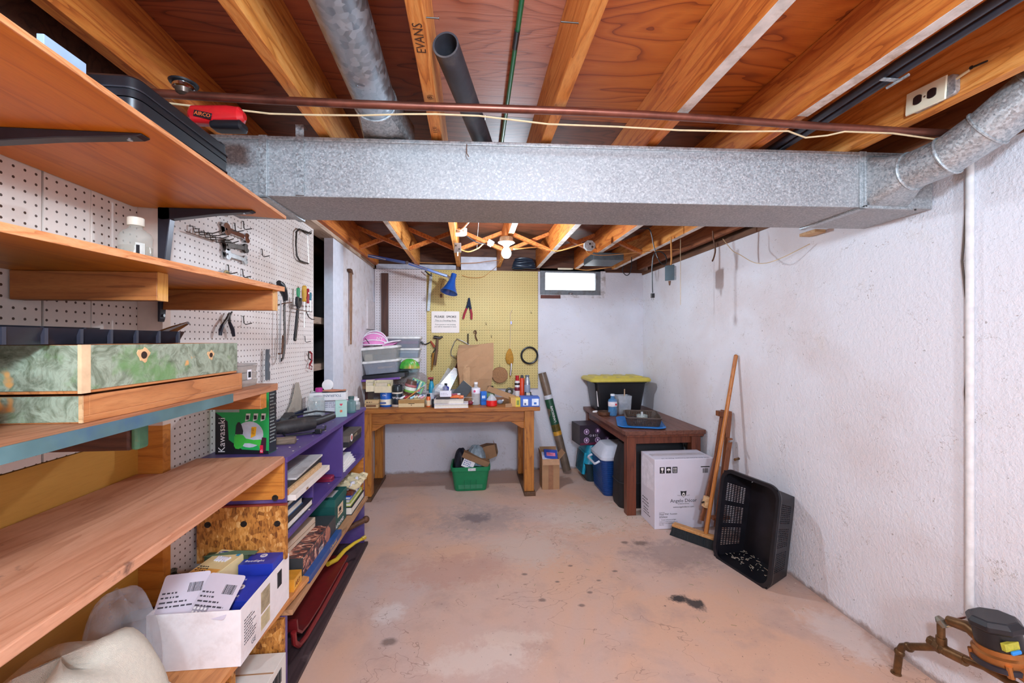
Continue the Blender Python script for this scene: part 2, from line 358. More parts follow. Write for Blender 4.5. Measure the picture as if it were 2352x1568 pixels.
def moss_mat():
    t = NT('moss_print_paper'); v = t.coord()
    a = t.noise(v, 26, 6, .7, 1.2); b = t.noise(v, 9, 4, .6); c = t.noise(v, 14, 3)
    col = t.ramp(a, [(.3, lin('#4a5238')), (.45, lin('#77806a')), (.58, lin('#9aa48e')), (.72, lin('#6a7258')), (.85, lin('#b8b8a0'))])
    col = t.mix(t.ramp(b, [(.56, (0, 0, 0, 1)), (.66, (.75, .75, .75, 1))]), col, lin('#5f8a48'))
    col = t.mix(t.ramp(c, [(.66, (0, 0, 0, 1)), (.71, (1, 1, 1, 1))]), col, lin('#d29a5a')); t.base(col); t.rm(.6); return t.m
M_moss = moss_mat()
M_purple = plain('#513c7c', .45, var=.12, scale=6, dirt='#6a5a86')
M_black = plain('#17171c', .38, var=.1); M_blackr = plain('#1d1c20', .6, var=.15); M_dk = plain('#26242a', .5)
M_white = plain('#ece8e6', .55, var=.04); M_paper = plain('#e9e4e6', .7, var=.03); M_ink = plain('#1c1a1e', .8, var=.02); M_cream = plain('#e4d9bd', .5, var=.04)
M_steel = plain('#b8babc', .28, 1, var=.15); M_iron = plain('#4a4440', .45, .9, var=.3); M_rust = plain('#6a4a38', .6, .6, var=.35); M_chrome = plain('#d4d6da', .12, 1, var=.05)
M_kraft = plain('#a8805c', .75, var=.06, scale=14); M_kraftd = plain('#8e6a4a', .75, var=.08, scale=14)
M_wire = plain('#c9b089', .5); M_wireo = plain('#c88a48', .5); M_wirek = plain('#1a1a1e', .45)
M_copper = plain('#7c4a3c', .38, .75, var=.3, scale=9, dirt='#5a342c'); M_brass = plain('#7a5a3a', .42, .7, var=.4, scale=20, dirt='#4e3c2a'); M_bronze = plain('#b07440', .35, .75, var=.2, scale=18)
M_clear = plain('#e8ecee', .12, trans=.0, alpha=.28, var=.02); M_clearb = plain('#c9ced2', .25, alpha=.45, var=.05); M_glass = plain('#f2f6f6', .03, trans=1, var=.0, ior=1.3)
M_film = plain('#d4d6dc', .12, alpha=.3, var=.25, scale=20, bump=.8)
# ------------------------------------------------------------------ the setting
XR, YB, XN, XF, XW, YR, ZJ, ZS = 1.79, 4.17, -1.06, -1.0, -0.95, -2.6, 2.055, 2.245
struct(MB().box((-2.1, YR - .1, -.1), (XR + .2, YB + .2, 0)), 'floor', M_floor, label='tan painted concrete floor with dark stains and white scuffs')
struct(MB().box((XR, YR, 0), (XR + .2, YB + .2, 2.0)), 'wall_right', M_wall, label='white rough plastered basement wall')
wx0, wx1, wz0, wz1 = .70, 1.385, 1.755, 2.035
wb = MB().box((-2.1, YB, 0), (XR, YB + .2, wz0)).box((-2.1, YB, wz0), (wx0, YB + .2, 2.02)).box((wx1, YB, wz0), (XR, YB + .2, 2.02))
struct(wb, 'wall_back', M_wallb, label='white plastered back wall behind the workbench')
struct(MB().box((-2.1, YR - .1, 0), (XR + .2, YR, 2.3)), 'wall_rear', M_wall)
M_rim = wood('#5a3626', '#6e4630', '#3a2016', 'x', .8, .7, .2)
struct(MB().box((-2.1, YB + .03, 2.035), (XR + .2, YB + .07, ZS)).box((-2.1, YB + .005, 2.02), (wx0, YB + .2, 2.035)).box((wx1, YB + .005, 2.02), (XR, YB + .2, 2.035)).box((wx0, YB + .03, 2.035), (wx1, YB + .2, 2.06)), 'wall_back_rim', M_rim, label='dark wooden rim board above the back wall')
struct(MB().box((XR + .05, YR, 2.0), (XR + .09, YB, ZS)).box((XR - .012, YR, 2.0), (XR + .15, YB, 2.03)), 'wall_right_rim', wood('#6a4630', '#80583c', '#46281a', 'y', .8, .7, .2), label='wooden sill plate and rim board along the right wall')
struct(MB().box((-.10, YB - .03, 2.02), (.255, YB + .03, 2.15)), 'trim_1', plain('#c9ccd6', .7, var=.15, scale=12), label='grey-white concrete block between the joists above the pegboard')
struct(MB().box((-.92, YB - .03, 2.02), (-.15, YB + .03, 2.065)), 'trim_2', plain('#aeb0ba', .7, var=.25, scale=12), label='rough concrete wall top above the white pegboard')
# left wall: near pegboard, plywood below, post, far pegboard, opening, white boards
M_pegn = peg('#e3d3c6', 'pegboard_cream', 'x', stain='#d2b9a6'); M_pegf = peg('#e6dcd6', 'pegboard_white', 'x', off=(.1, .2)); M_pegb = peg('#d8cfd0', 'pegboard_white_back', 'y', off=(.6, .1)); M_pegy = peg('#ccb46e', 'pegboard_yellow', 'y', dark='#5a4318', stain='#c9a85a', off=(.2, .7))
wl = bpy.data.objects.new('wall_left', None); COL.objects.link(wl); wl['kind'] = 'structure'; wl['label'] = 'left wall lined with pegboard and plywood panels'; WM[wl] = Mx()
ys = [YR, AX(95, 560, XN).y, AX(208, 520, XN).y, AX(237, 520, XN).y, 1.43]
for k in range(4):
    struct(MB().box((XN - .02, ys[k] + (.006 if k == 1 else .0004), 1.02), (XN + (0, .0, .003, .001)[k], ys[k + 1] - .0004, 1.80)), 'pegboard_panel', M_pegn, wl)
struct(MB().box((XN - .06, YR, 0), (XN - .021, 2.70, ZS)), 'backing', M_rim, wl)  # dark board added behind the panels to stop daylight leaking through gaps
struct(MB().box((XN - .02, YR, 0), (XN + .003, 1.43, 1.018)), 'plywood_panel', wood('#bd8630', '#ca943e', '#ac7626', 'y', .5, .55, .05, rings=3), wl, label='yellowish plywood lower panel')
struct(MB().box((XN - .02, 1.43, 1.05), (XF + .016, 1.465, ZS)), 'post', plain('#d9c3b4', .6, var=.1, scale=12), wl, label='cream painted post face')
struct(MB().box((XN - .02, 1.43, 0), (XF + .016, 1.465, 1.05)), 'post', M_orange, wl, label='bare wooden lower post')
struct(MB().box((XF - .02, 1.465, .02), (XF, 2.75, ZS)), 'pegboard_panel', M_pegf, wl)
struct(MB().box((XF - .06, 2.71, 0), (XF - .021, 2.75, ZS)), 'stud', M_joistd, wl)
struct(MB().box((XW - .06, 2.97, 0), (XW, 3.20, 2.03)), 'corner_board', plain('#d6d8e2', .5, var=.06), wl, label='white corner board beside the closet opening')
struct(MB().box((XW - .05, 3.203, 0), (XW - .004, YB, 2.03)), 'white_panel', plain('#d9d2d4', .6, var=.06, dirt='#c4b4ae'), wl)
struct(MB().box((XW - .1, 1.45, 2.028), (XW + .012, YB, ZJ - .001)), 'top_plate', wood('#b49a84', '#c4ac98', '#8a6a50', 'y', 1, .7, .15), wl)
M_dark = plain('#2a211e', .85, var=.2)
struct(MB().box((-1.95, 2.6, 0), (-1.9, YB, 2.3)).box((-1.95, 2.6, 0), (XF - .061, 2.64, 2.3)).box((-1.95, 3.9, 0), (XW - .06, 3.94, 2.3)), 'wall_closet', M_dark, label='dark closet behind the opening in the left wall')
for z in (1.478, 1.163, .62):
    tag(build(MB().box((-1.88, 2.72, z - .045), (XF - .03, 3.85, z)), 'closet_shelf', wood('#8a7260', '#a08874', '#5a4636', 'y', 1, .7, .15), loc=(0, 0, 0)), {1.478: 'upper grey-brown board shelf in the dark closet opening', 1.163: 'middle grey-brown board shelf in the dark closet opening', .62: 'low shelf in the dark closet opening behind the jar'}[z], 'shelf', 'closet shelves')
# ceiling: plywood subfloor sheets, joists, bridging
ce = bpy.data.objects.new('ceiling', None); COL.objects.link(ce); ce['kind'] = 'structure'; ce['label'] = 'open basement ceiling of joists under a plywood subfloor'; WM[ce] = Mx()
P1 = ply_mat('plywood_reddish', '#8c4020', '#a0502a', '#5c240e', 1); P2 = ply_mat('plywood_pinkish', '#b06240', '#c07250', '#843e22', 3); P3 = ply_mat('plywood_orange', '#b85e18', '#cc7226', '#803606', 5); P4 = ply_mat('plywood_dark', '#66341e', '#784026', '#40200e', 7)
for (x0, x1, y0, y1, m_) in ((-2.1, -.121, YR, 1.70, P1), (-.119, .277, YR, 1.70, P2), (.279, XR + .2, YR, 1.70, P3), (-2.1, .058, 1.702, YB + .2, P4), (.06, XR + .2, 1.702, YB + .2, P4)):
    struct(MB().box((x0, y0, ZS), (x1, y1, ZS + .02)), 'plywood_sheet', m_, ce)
JX = [-.906 + .4003 * k for k in range(7)]
M_jw = plain('#d9d0c8', .7, var=.18, scale=22, dirt='#a88a70')
for k, x1 in enumerate([-1.306] + JX + [1.77]):
    m_ = M_joistd if x1 < -1.2 or x1 > 1.7 else M_joist[(2, 0, 0, 0, 2, 2, 0, 2)[k - 1] if 0 <= k - 1 < 8 else 0]
    j = struct(MB().box((x1 - .038, YR + .001, ZJ), (x1, YB + .02, ZS - .001)), 'joist', m_, ce, bev=.002)
    if k in (5, 6): struct(MB().box((x1 - .037, -.5, ZJ - .0012), (x1 - .001, 1.30 if k == 5 else 1.25, ZJ)), 'painted_underside', M_jw, j, label='white paint on the underside')
    if k in (5, 6, 7): struct(MB().box((x1 - .037, 1.95, ZJ - .0012), (x1 - .001, 4.15, ZJ)), 'painted_underside', M_jw, j)
    if k == 2: struct(MB().box((x1 - .034, 1.9, ZJ - .0012), (x1 - .006, 3.4, ZJ)), 'painted_underside', M_jw, j)
    if k == 3:
        txt(j, 'EVANS', .034, (x1 - .008, AZ(966, 122, ZJ).y, ZJ), (0, -1, 0), (-1, 0, 0), plain('#4a2a16', .8), 'stamp', ex=.0001)
        txt(j, '(B)', .02, (x1 - .012, AZ(988, 228, ZJ).y, ZJ), (0, -1, 0), (-1, 0, 0), plain('#4a2a16', .8), 'stamp', ex=.0001)
        txt(j, '1131', .022, (x1 - .012, AZ(1002, 305, ZJ).y, ZJ), (0, -1, 0), (-1, 0, 0), plain('#4a2a16', .8), 'stamp', ex=.0001)
allj = [-1.306] + JX + [1.77]
for k in range(1, len(allj) - 2):
    xa, xb = allj[k], allj[k + 1] - .038
    for s_ in (0, 1):
        za, zb = (ZJ + .02, ZS - .02) if s_ else (ZS - .02, ZJ + .02); yy = 3.43 + .05 * s_
        d = V((xb - xa, 0, zb - za)); m_ = frame((xa, yy, za), d, (0, 0, 1))
        struct(MB().box((0, -.019, -.014), (d.length, .019, .014), m_), 'bridging_brace', M_joist[2], ce)
# nails sticking out of joists and floor above
nb = MB()
for (px, py, z, dx, dz) in ((978, 40, ZJ + .03, .03, 0), (1288, 50, ZJ + .03, .05, 0)):
    p = AZ(px, py, z); struct(MB().cyl(p, p + V((dx, 0, dz)), .0017, 8).cyl(p + V((dx, 0, 0)), p + V((dx + .001, 0, 0)), .004, 8), 'nail', M_iron, ce)
p = AX(2232, 155, 1.457); struct(MB().cyl(p, p + V((-.005, -.04, -.008)), .0028, 8).cyl(p + V((-.0005, .002, 0)), p + V((-.0015, -.002, 0)), .005, 8), 'nail', M_iron, ce)
p = AZ(2233, 160, ZJ)
# window
wi = bpy.data.objects.new('window_1', None); COL.objects.link(wi); wi['kind'] = 'structure'; wi['label'] = 'small grey framed basement window full of daylight'; WM[wi] = Mx()
M_wf = plain('#6f7378', .5, var=.12, dirt='#5a5048')
a, b = AY(1243, 622, YB), AY(1379, 681, YB); x0, x1, z0, z1 = wx0 + .004, wx1 - .05, wz0 + .03, wz1 - .002
ga, gb = AY(1252, 626, YB + .03), AY(1367, 667, YB + .03)
y0, y1 = YB + .012, YB + .06
for (p, q) in (((x0, y0, z0), (ga.x, y1, z1)), ((gb.x, y0, z0), (x1, y1, z1)), ((ga.x, y0, z0), (gb.x, y1, gb.z)), ((ga.x, y0, ga.z), (gb.x, y1, z1))):
    struct(MB().box(p, q), 'window_frame', M_wf, wi, bev=.003)
struct(MB().box((ga.x, YB + .03, gb.z), (gb.x, YB + .034, ga.z)), 'pane', plain('#ffffff', .02, trans=1, var=0), wi)
struct(MB().box((wx0, YB - .004, wz0), (wx1, YB + .19, wz0 + .03)).box((x1, YB - .002, wz0 + .03), (wx1, YB + .19, wz1 - .002)), 'window_sill', plain('#c9c4c8', .7, var=.15, dirt='#8a7a70'), wi)
struct(MB().box((wx0 + .005, YB - .008, wz0 - .008), (wx0 + .21, YB + .01, wz0 + .026)), 'painted_patch', plain('#5a3028', .7), wi, label='dark brown board end under the window')
c = AY(1310, 674, YB + .01); struct(MB().cyl(c + V((-.02, -.006, 0)), c + V((.02, -.006, 0)), .006, 8).cyl(c, c + V((0, -.015, -.004)), .008, 10), 'latch', M_steel, wi)
# pegboards and batten on the back wall
def panel(name, label, px0, py0, px1, py1, m_, y0=4.15, y1=4.165):
    a, b = AY(px0, py0, y0), AY(px1, py1, y0); loc = ((a.x + b.x) / 2, (y0 + y1) / 2, min(a.z, b.z))
    return tag(build(MB().box((a.x, y0, min(a.z, b.z)), (b.x, y1, max(a.z, b.z))), name, m_, wc=True, loc=loc, smooth=False, bev=.001), label, 'pegboard')
zt_ = AY(1107, 621, 4.15).z
tb = T('pegboard', 'yellow pegboard on the back wall above the workbench', 'pegboard', (.12, 4.155, .83))
xa, xb = AY(980, 700, 4.15).x, AY(1235.5, 700, 4.15).x; zs = AY(1150, 758, 4.15).z; zb = AY(1150, 892, 4.15).z
build(MB().box((xa, 4.15, zs + .001), (xb, 4.165, zt_)), 'upper_panel', M_pegy, tb, False, .0008, True)
build(MB().box((xa, 4.15, zb), (xb, 4.165, zs)), 'lower_panel', M_pegy, tb, False, .0008, True)
xc = AY(861, 700, 4.15).x
tag(build(MB().box((xc, 4.152, .80), (xa - .002, 4.165, zt_)), 'pegboard', M_pegb, wc=True, loc=((xa + xc) / 2, 4.16, .8), smooth=False, bev=.001), 'white painted pegboard in the back left corner', 'pegboard')
a, b = AY(876, 627, 4.14), AY(892, 800, 4.14)
tag(build(MB().box((a.x, 4.13, .80), (b.x, 4.152, a.z)), 'batten', wood('#4a2a1e', '#5a3426', '#30180f', 'z', 1, .6, .1), wc=True, loc=(a.x, 4.14, .8), smooth=False, bev=.002), 'dark brown wooden batten upright on the white pegboard', 'batten')
a, b = AX(842, 688, XW), AX(858, 757, XW)
tag(build(MB().box((XW - .004, a.y, b.z), (XW + .012, b.y + .1, a.z)), 'access_cover', plain('#cfc4c4', .6), wc=True, loc=(XW, a.y, b.z), smooth=False, bev=.002), 'pale hinged cover strip in the corner above the pink cap', 'panel')
# ------------------------------------------------------------------ ducts, pipes and wiring under the ceiling
dy = -.041
t = T('supply_duct', 'long rectangular galvanised supply duct spanning the room under the joists', 'duct', (.4, 1.6, 1.83), rz=math.atan(dy))
du = V((1, dy, 0)).normalized()
def dl(px, py, z): p = WM[t].inverted() @ AZ(px, py, z); return p
yf = dl(1300, 463, 1.832).y; D = .295; Z0, Z1 = .002, .21
xl, xr = -1.375, 1.385
build(MB().box((xl, yf, Z0), (xr, yf + D, Z1)), 'body', M_galv, t, False, .003)
build(MB().box((xl, yf - .006, Z1 - .012), (xr, yf + .004, Z1 + .002)), 'top_seam', M_galvb, t, False, .002)
for px in (640, 1992):
    p = dl(px, 400, 1.95); x = p.x
    b = MB()
    for (q0, q1) in (((x - .014, yf - .007, Z0 - .007), (x + .014, yf, Z1 + .004)), ((x - .014, yf - .007, Z0 - .007), (x + .014, yf + D + .007, Z0)), ((x - .014, yf + D, Z0 - .007), (x + .014, yf + D + .007, Z1))): b.box(q0, q1)
    build(b, 'drive_cleat', M_galvb, t, False, .001)
x = dl(718, 400, 1.95).x
build(MB().box((x - .014, yf - .010, Z0 + .002), (x + .014, yf - .007, Z1 + .04)).box((x - .014, yf - .012, Z1 + .038), (x + .014, yf + .02, Z1 + .041)), 'hanger_strap', M_galvb, t, False)
x = dl(2000, 400, 1.95).x - .045
build(MB().tube([(x + .25, yf - .0, Z0 - .002), (x + .25, yf - .0, Z0 - .008)], .003), 'screw', M_iron, t)
build(MB().box((xl, yf - .002, Z0 + .052), (x - 2.0 + .0, yf + .001, Z0 + .056)) if False else MB().box((xl, yf - .003, Z0 + .045), (dl(636, 430, 1.87).x, yf + .001, Z0 + .05)), 'crease', M_galvb, t, False)
# rusty streak hooks on the face
build(MB().tube([AY(1072, 331, 1.478), AY(1072, 352, 1.476), AY(1077, 360, 1.476)], .0016, 6), 'wire_hook', M_rust, t, wc=True)
# round take-off with boot
t = T('branch_duct', 'round galvanised branch duct rising between joists from the supply duct', 'duct', (-.31, 1.5, 2.05))
p0, p1 = V((-.300, .35, 2.135)), V((-.318, 1.44, 2.118)); rr_ = .066
build(MB().cyl(p0, p1, rr_, 32), 'pipe', M_galvp, t, True, 0, True)
build(MB().box((-rr_ * .0 + -.005, 0, 0), (.005, 1.05, .004), frame(p0 + V((-.04, 0, -.053)), (1, 0, 0), (.6, 0, .8)) @ Mx.Rotation(0, 4, 'Z')), 'seam', M_galvb, t, False, 0, True)
bt = [[(p1.x + (rr_ + .003) * math.cos(2 * math.pi * k / 24), p1.y - .03, p1.z + (rr_ + .003) * math.sin(2 * math.pi * k / 24)) for k in range(24)]]
sq = []
for k in range(24):
    a = 2 * math.pi * k / 24; cx_, sy_ = math.cos(a), math.sin(a); q = .088 / max(abs(cx_), abs(sy_)); sq.append((p1.x + .012 + cx_ * q, p1.y + .17, 2.094 + sy_ * q * .55))
sq2 = [(x, y + .02, z - .0) for x, y, z in sq]
build(MB().loft(bt + [sq, sq2]), 'boot', M_galvb, t, True, 0, True)
build(MB().tube([(p1.x + (rr_ + .004) * math.cos(2 * math.pi * k / 24), p1.y - .03, p1.z + (rr_ + .004) * math.sin(2 * math.pi * k / 24)) for k in range(24)], .003, 6, closed=True), 'collar', M_galvb, t, True, 0, True)
p = AZ(821, 195, 2.062); build(MB().cyl(p, p + V((0, 0, -.006)), .005, 8), 'screw', M_steel, t, True, 0, True)
# elbow on the right
t = T('elbow_duct', 'round galvanised elbow duct leaving the supply duct by the right wall', 'duct', (1.6, 1.3, 1.9))
c0 = AY(2085, 400, 1.40); path = [V((1.578, 1.44, 1.930)), V((1.575, 1.335, 1.930)), V((1.59, 1.235, 1.942)), V((1.607, 1.14, 1.985)), V((1.625, 1.03, 2.055)), V((1.645, .86, 2.15))]
rad = .066
def oring(c, d, r, n=28):
    q = V(d).normalized().to_track_quat('Z', 'Y').to_matrix(); return [V(c) + q @ V((r * math.cos(2 * math.pi * k / n), r * math.sin(2 * math.pi * k / n), 0)) for k in range(n)]
for k in range(1, 5):
    d0 = (path[k + 1] - path[k - 1]); d1 = (path[min(k + 2, 5)] - path[k])
    build(MB().loft([oring(path[k], d0, rad), oring(path[k + 1], d1, rad)]), 'gore', M_galvb, t, True, 0, True)
    rg = oring(path[k], d0, rad + .0015); build(MB().tube(rg, .004, 6, closed=True), 'crimp', M_galvb, t, True, 0, True)
bx = []
for k in range(28):
    v_ = oring(path[1], V((0, -1, .05)), rad)[k] - path[1]; q = .092 / max(abs(v_.x), abs(v_.z), 1e-6) ; bx.append(V((1.585 + v_.x * q * 1.0, 1.438, 1.925 + v_.z * q * .98)))
build(MB().loft([bx, [v_ + V((0, -.014, 0)) for v_ in bx], oring(path[1], path[2] - path[0], rad)]), 'boot', M_galvb, t, True, 0, True)
build(MB().box((1.488, 1.43, 1.83), (1.498, 1.44, 2.022)).box((1.488, 1.43, 1.825), (1.69, 1.44, 1.836)), 'boot_flange', M_galvb, t, False, .001, True)
# copper pipe and the pale cable tied along it
a, b = AZ(250, 207, 2.028), AZ(2195, 303, 2.028)
tag(build(MB().tube([a + (b - a) * k / 12 + V((0, 0, -.006 * math.sin(k * .7))) for k in range(13)], .0118, 14), 'copper_pipe', M_copper, wc=True, loc=tuple(a)), 'tarnished copper water pipe running across under the joists', 'pipe')
pts = [AZ(x, y, 2.0) for x, y in ((380, 236), (440, 243), (520, 249), (620, 261), (720, 264), (830, 265), (930, 262), (1000, 262), (1100, 266), (1260, 285), (1420, 291), (1560, 299), (1700, 302), (1810, 301), (1850, 316), (1900, 311), (1940, 302), (2050, 306), (2150, 320))]
tag(build(MB().tube(pts, .0028, 6), 'cable', M_wire, wc=True, loc=tuple(pts[0])), 'thin pale cable strung along the copper pipe', 'cable')
# plaster drips on the pipe
# black drain pipe lying on the duct
a, b = V((-.068, 1.12, 2.115)), V((.085, 1.80, 2.095)); d = (b - a).normalized()
t = T('drain_pipe', 'open-ended black plastic pipe resting on the supply duct between joists', 'pipe', tuple(a))
R0 = oring(a, d, .036); R1 = oring(b, d, .036); I0 = oring(a, d, .031); I1 = oring(a + d * .3, d, .031)
build(MB().loft([I1, I0, R0, R1]), 'pipe_body', plain('#35343a', .55, var=.3, scale=16, dirt='#55504c'), t, True, 0, True)
a, b = V((.126, .2, 2.225)), V((.145, 2.4, 2.225))
t = T('green_hose', 'green garden hose clipped under the plywood beside a joist', 'hose', tuple(a))
build(MB().tube([a + (b - a) * k / 8 for k in range(9)], .0075, 12), 'hose_body', plain('#0f6a3c', .4), t, True, 0, True)
p, q = AZ(1190, 88, 2.2), AZ(1186, 128, 2.2); p.z = q.z = 2.225; p.x = q.x = .134; build(MB().cyl(p, q, .0088, 12), 'joint_tape', M_black, t, True, 0, True)
# black conduits between joists
for k, (xx, zz, nm) in enumerate(((1.155, 2.075, 'upper'), (1.185, 2.068, 'lower'))):
    tag(build(MB().tube([(xx, -.6, zz), (xx, 1.0, zz), (xx + .012, 1.3, zz), (xx + .02, 2.2, zz - .01)], .0125 - .002 * k, 12), 'conduit', plain('#2c2a32', .4), wc=True, loc=(xx, -.6, zz)), 'black cable conduit along the joist, %s the outlet box' % ('farther from' if k == 0 else 'nearer to'), 'conduit', 'black conduits beside the joist')
p = AZ(1648, 0, 2.07)
t = T('conduit_clip', 'shiny metal clip on the black conduits above the outlet', 'clip', (1.17, 1.05, 2.055)); yy = AZ(2055, 180, 2.06).y
build(MB().box((1.145, yy - .006, 2.054), (1.205, yy + .006, 2.0565)).cyl((1.195, yy - .03, 2.052), (1.195, yy + .03, 2.052), .004, 8), 'strap', M_galvb, t, False, 0, True)
# electrical outlet on the side of a joist
c = AX(2132, 222, 1.449); t = T('power_outlet', 'cream duplex power outlet in a metal box on the joist', 'outlet', (1.457, c.y, c.z))
build(MB().loft([rr(.06, .125, .012, 0, 3), rr(.06, .125, .012, .016, 3)], frame((1.457, c.y - .018, c.z - .004), (0, 0, 1), (-1, 0, 0))), 'box', M_galvb, t, True, 0, True)
mpl = frame((1.4405, c.y, c.z), (0, 0, 1), (-1, 0, 0)) @ Mx.Rotation(R(-4), 4, 'Z')
build(MB().loft([rr(.072, .118, .002, 0, 2), rr(.068, .114, .002, .004, 2)], mpl), 'cover_plate', M_cream, t, True, 0, True)
for s_ in (-1, 1):
    q = mpl @ Mx.Translation((0, s_ * .021, .0035))
    rc = build(MB().loft([[(.0145 * math.cos(a), max(-.0125, min(.0125, .0165 * math.sin(a))), z) for a in [2 * math.pi * k / 24 for k in range(24)]] for z in (0, .003)], q), 'receptacle', plain('#2a1c1c', .35), t, True, 0, True)
    build(MB().box((-.006, -.004, .003), (.003, -.0025, .0034), q).box((-.006, .0025, .003), (.003, .004, .0034), q).cyl(q @ V((.008, 0, .003)), q @ V((.008, 0, .0034)), .002, 8), 'slots', M_black, rc, False, 0, True)
build(MB().cyl(mpl @ V((0, 0, .004)), mpl @ V((0, 0, .005)), .003, 10), 'screw', M_steel, t, True, 0, True)
build(MB().cyl((1.445, c.y - .07, c.z + .005), (1.447, c.y - .11, c.z + .012), .004, 8), 'cable_stub', M_wire, t, True, 0, True)
# bare bulb in its holder: the lamp by the workbench
bc = AY(1163, 582, 2.9); t = T('ceiling_bulb', 'glowing bare bulb in a white porcelain holder under a joist', 'light bulb', (bc.x, bc.y, ZJ))
em = NT('glowing_bulb'); em.b.inputs['Emission Color'].default_value = (.74, .86, 1.0, 1); em.b.inputs['Emission Strength'].default_value = BULB_POWER; em.base((.9, .9, .9, 1))
zb_ = bc.z
build(MB().lathe([(.002, -.034), (.018, -.030), (.030, -.016), (.034, 0), (.031, .016), (.022, .032), (.014, .044), (.013, .05)], 24, tr(bc.x, bc.y, zb_)), 'bulb', em.m, t, True, 0, True)
build(MB().lathe([(.02, .05), (.026, .058), (.058, .075), (.058, .082), (.02, .086)], 24, tr(bc.x, bc.y, zb_)), 'holder', plain('#f0f0f2', .35), t, True, 0, True)
build(MB().lathe([(.047, .086), (.047, .112), (.044, .114)], 10, tr(bc.x, bc.y, zb_)), 'ceiling_box', M_galvb, t, False, 0, True)
# wiring round the bulb
def wire(name, label, pts, r, m_, y=None, cat='cable', g=None):
    P = [AY(px, py, yy) for px, py, yy in pts]; Q = [P[0]]
    for i in range(len(P) - 1):                      # Catmull-Rom
        p0, p1_, p2, p3 = P[max(i - 1, 0)], P[i], P[i + 1], P[min(i + 2, len(P) - 1)]
        for k in range(1, 5):
            u = k / 4; Q.append(.5 * ((2 * p1_) + (p2 - p0) * u + (2 * p0 - 5 * p1_ + 4 * p2 - p3) * u * u + (3 * p1_ - p0 - 3 * p2 + p3) * u ** 3))
    return tag(build(MB().tube(Q, r, 6), name, m_, wc=True, loc=tuple(P[0])), label, cat, g)
wire('electric_cable', 'tan cable running from the bulb to the joist on the right', [(1180, 572, 2.92), (1220, 568, 3.0), (1245, 568, 3.05), (1275, 576, 3.08), (1300, 572, 3.05), (1345, 558, 3.0)], .0045, M_wireo)
wire('electric_cable', 'tan cable sagging between the metal switch box and white junction', [(1056, 572, 3.0), (1075, 578, 3.0), (1098, 570, 3.0), (1110, 560, 3.0), (1126, 556, 3.0)], .0045, M_wireo)
wire('electric_cable', 'black cord between the porcelain socket and white junction', [(1072, 542, 2.95), (1085, 551, 2.97), (1100, 558, 2.98), (1118, 560, 3.0)], .004, M_wirek)
wire('electric_cable', 'white looped cable above the porcelain socket', [(1038, 505, 2.86), (1042, 520, 2.86), (1051, 528, 2.86), (1062, 526, 2.86), (1075, 512, 2.86), (1082, 502, 2.86)], .005, M_white)
wire('electric_cable', 'thin wire running along the wall top above the blue lamp', [(945, 601, 4.05), (1000, 604, 4.05), (1080, 604, 4.05), (1120, 600, 3.9), (1155, 596, 3.6)], .003, M_wireo)
wire('electric_cable', 'thin cord drooping on the yellow pegboard from the bulb', [(1150, 600, 3.6), (1140, 612, 3.9), (1128, 622, 4.12), (1108, 636, 4.12), (1080, 637, 4.12), (1062, 632, 4.12)], .0022, M_wireo)
wire('electric_cable', 'tan cable from the round metal box to the far joist', [(1348, 572, 3.0), (1350, 580, 3.02), (1375, 586, 3.05), (1420, 584, 3.1), (1480, 578, 3.1), (1560, 572, 3.1)], .003, M_wireo)
wire('electric_cable', 'pale cable above the window running to the right', [(1320, 617, 4.1), (1345, 620, 4.1), (1370, 618, 4.0), (1410, 612, 3.9)], .005, M_wireo)
wire('extension_lead', 'black appliance cord looped from the joists with a dangling plug', [(1461, 527, 2.75), (1480, 524, 2.75), (1494, 530, 2.75), (1503, 570, 2.75), (1515, 600, 2.72), (1528, 606, 2.72), (1530, 590, 2.72), (1518, 578, 2.72), (1503, 582, 2.72), (1498, 610, 2.74), (1498, 640, 2.74), (1499, 672, 2.74)], .0042, M_wirek, cat='cord')
c = AY(1499, 679, 2.74); o_ = bpy.data.objects['extension_lead']
build(MB().box((-.011, -.009, -.014), (.011, .009, .016), tr(*c)).box((-.007, -.001, -.03), (-.005, .001, -.014), tr(*c)).box((.005, -.001, -.03), (.007, .001, -.014), tr(*c)), 'plug', M_black, o_, False, .002, True)
wire('extension_lead', 'short black cord hooked over the joist beside the window', [(1432, 610, 3.6), (1430, 622, 3.6), (1438, 632, 3.6), (1446, 628, 3.6), (1450, 612, 3.6), (1451, 590, 3.6)], .004, M_wirek, cat='cord')
for k, pts in enumerate(([(1637, 530, 2.5), (1638, 545, 2.5), (1641, 560, 2.5), (1643, 575, 2.5), (1640, 590, 2.5), (1636, 600, 2.5)],)):
    wire('rope', 'twisted brown cord end hanging below the sill plate', pts, .005, M_rust, cat='rope')
wire('string', 'thin string drooping across the top of the right wall', [(1660, 548, 2.42), (1682, 575, 2.4), (1700, 585, 2.36), (1730, 602, 2.28), (1760, 604, 2.2), (1800, 590, 2.12), (1860, 560, 2.0)], .0022, M_wire, cat='string')
wire('pull_string', 'straight pull cord hanging down the right wall corner', [(1563, 535, 2.9), (1563, 590, 2.9), (1563, 650, 2.9), (1563, 700, 2.9)], .002, M_wire, cat='string')
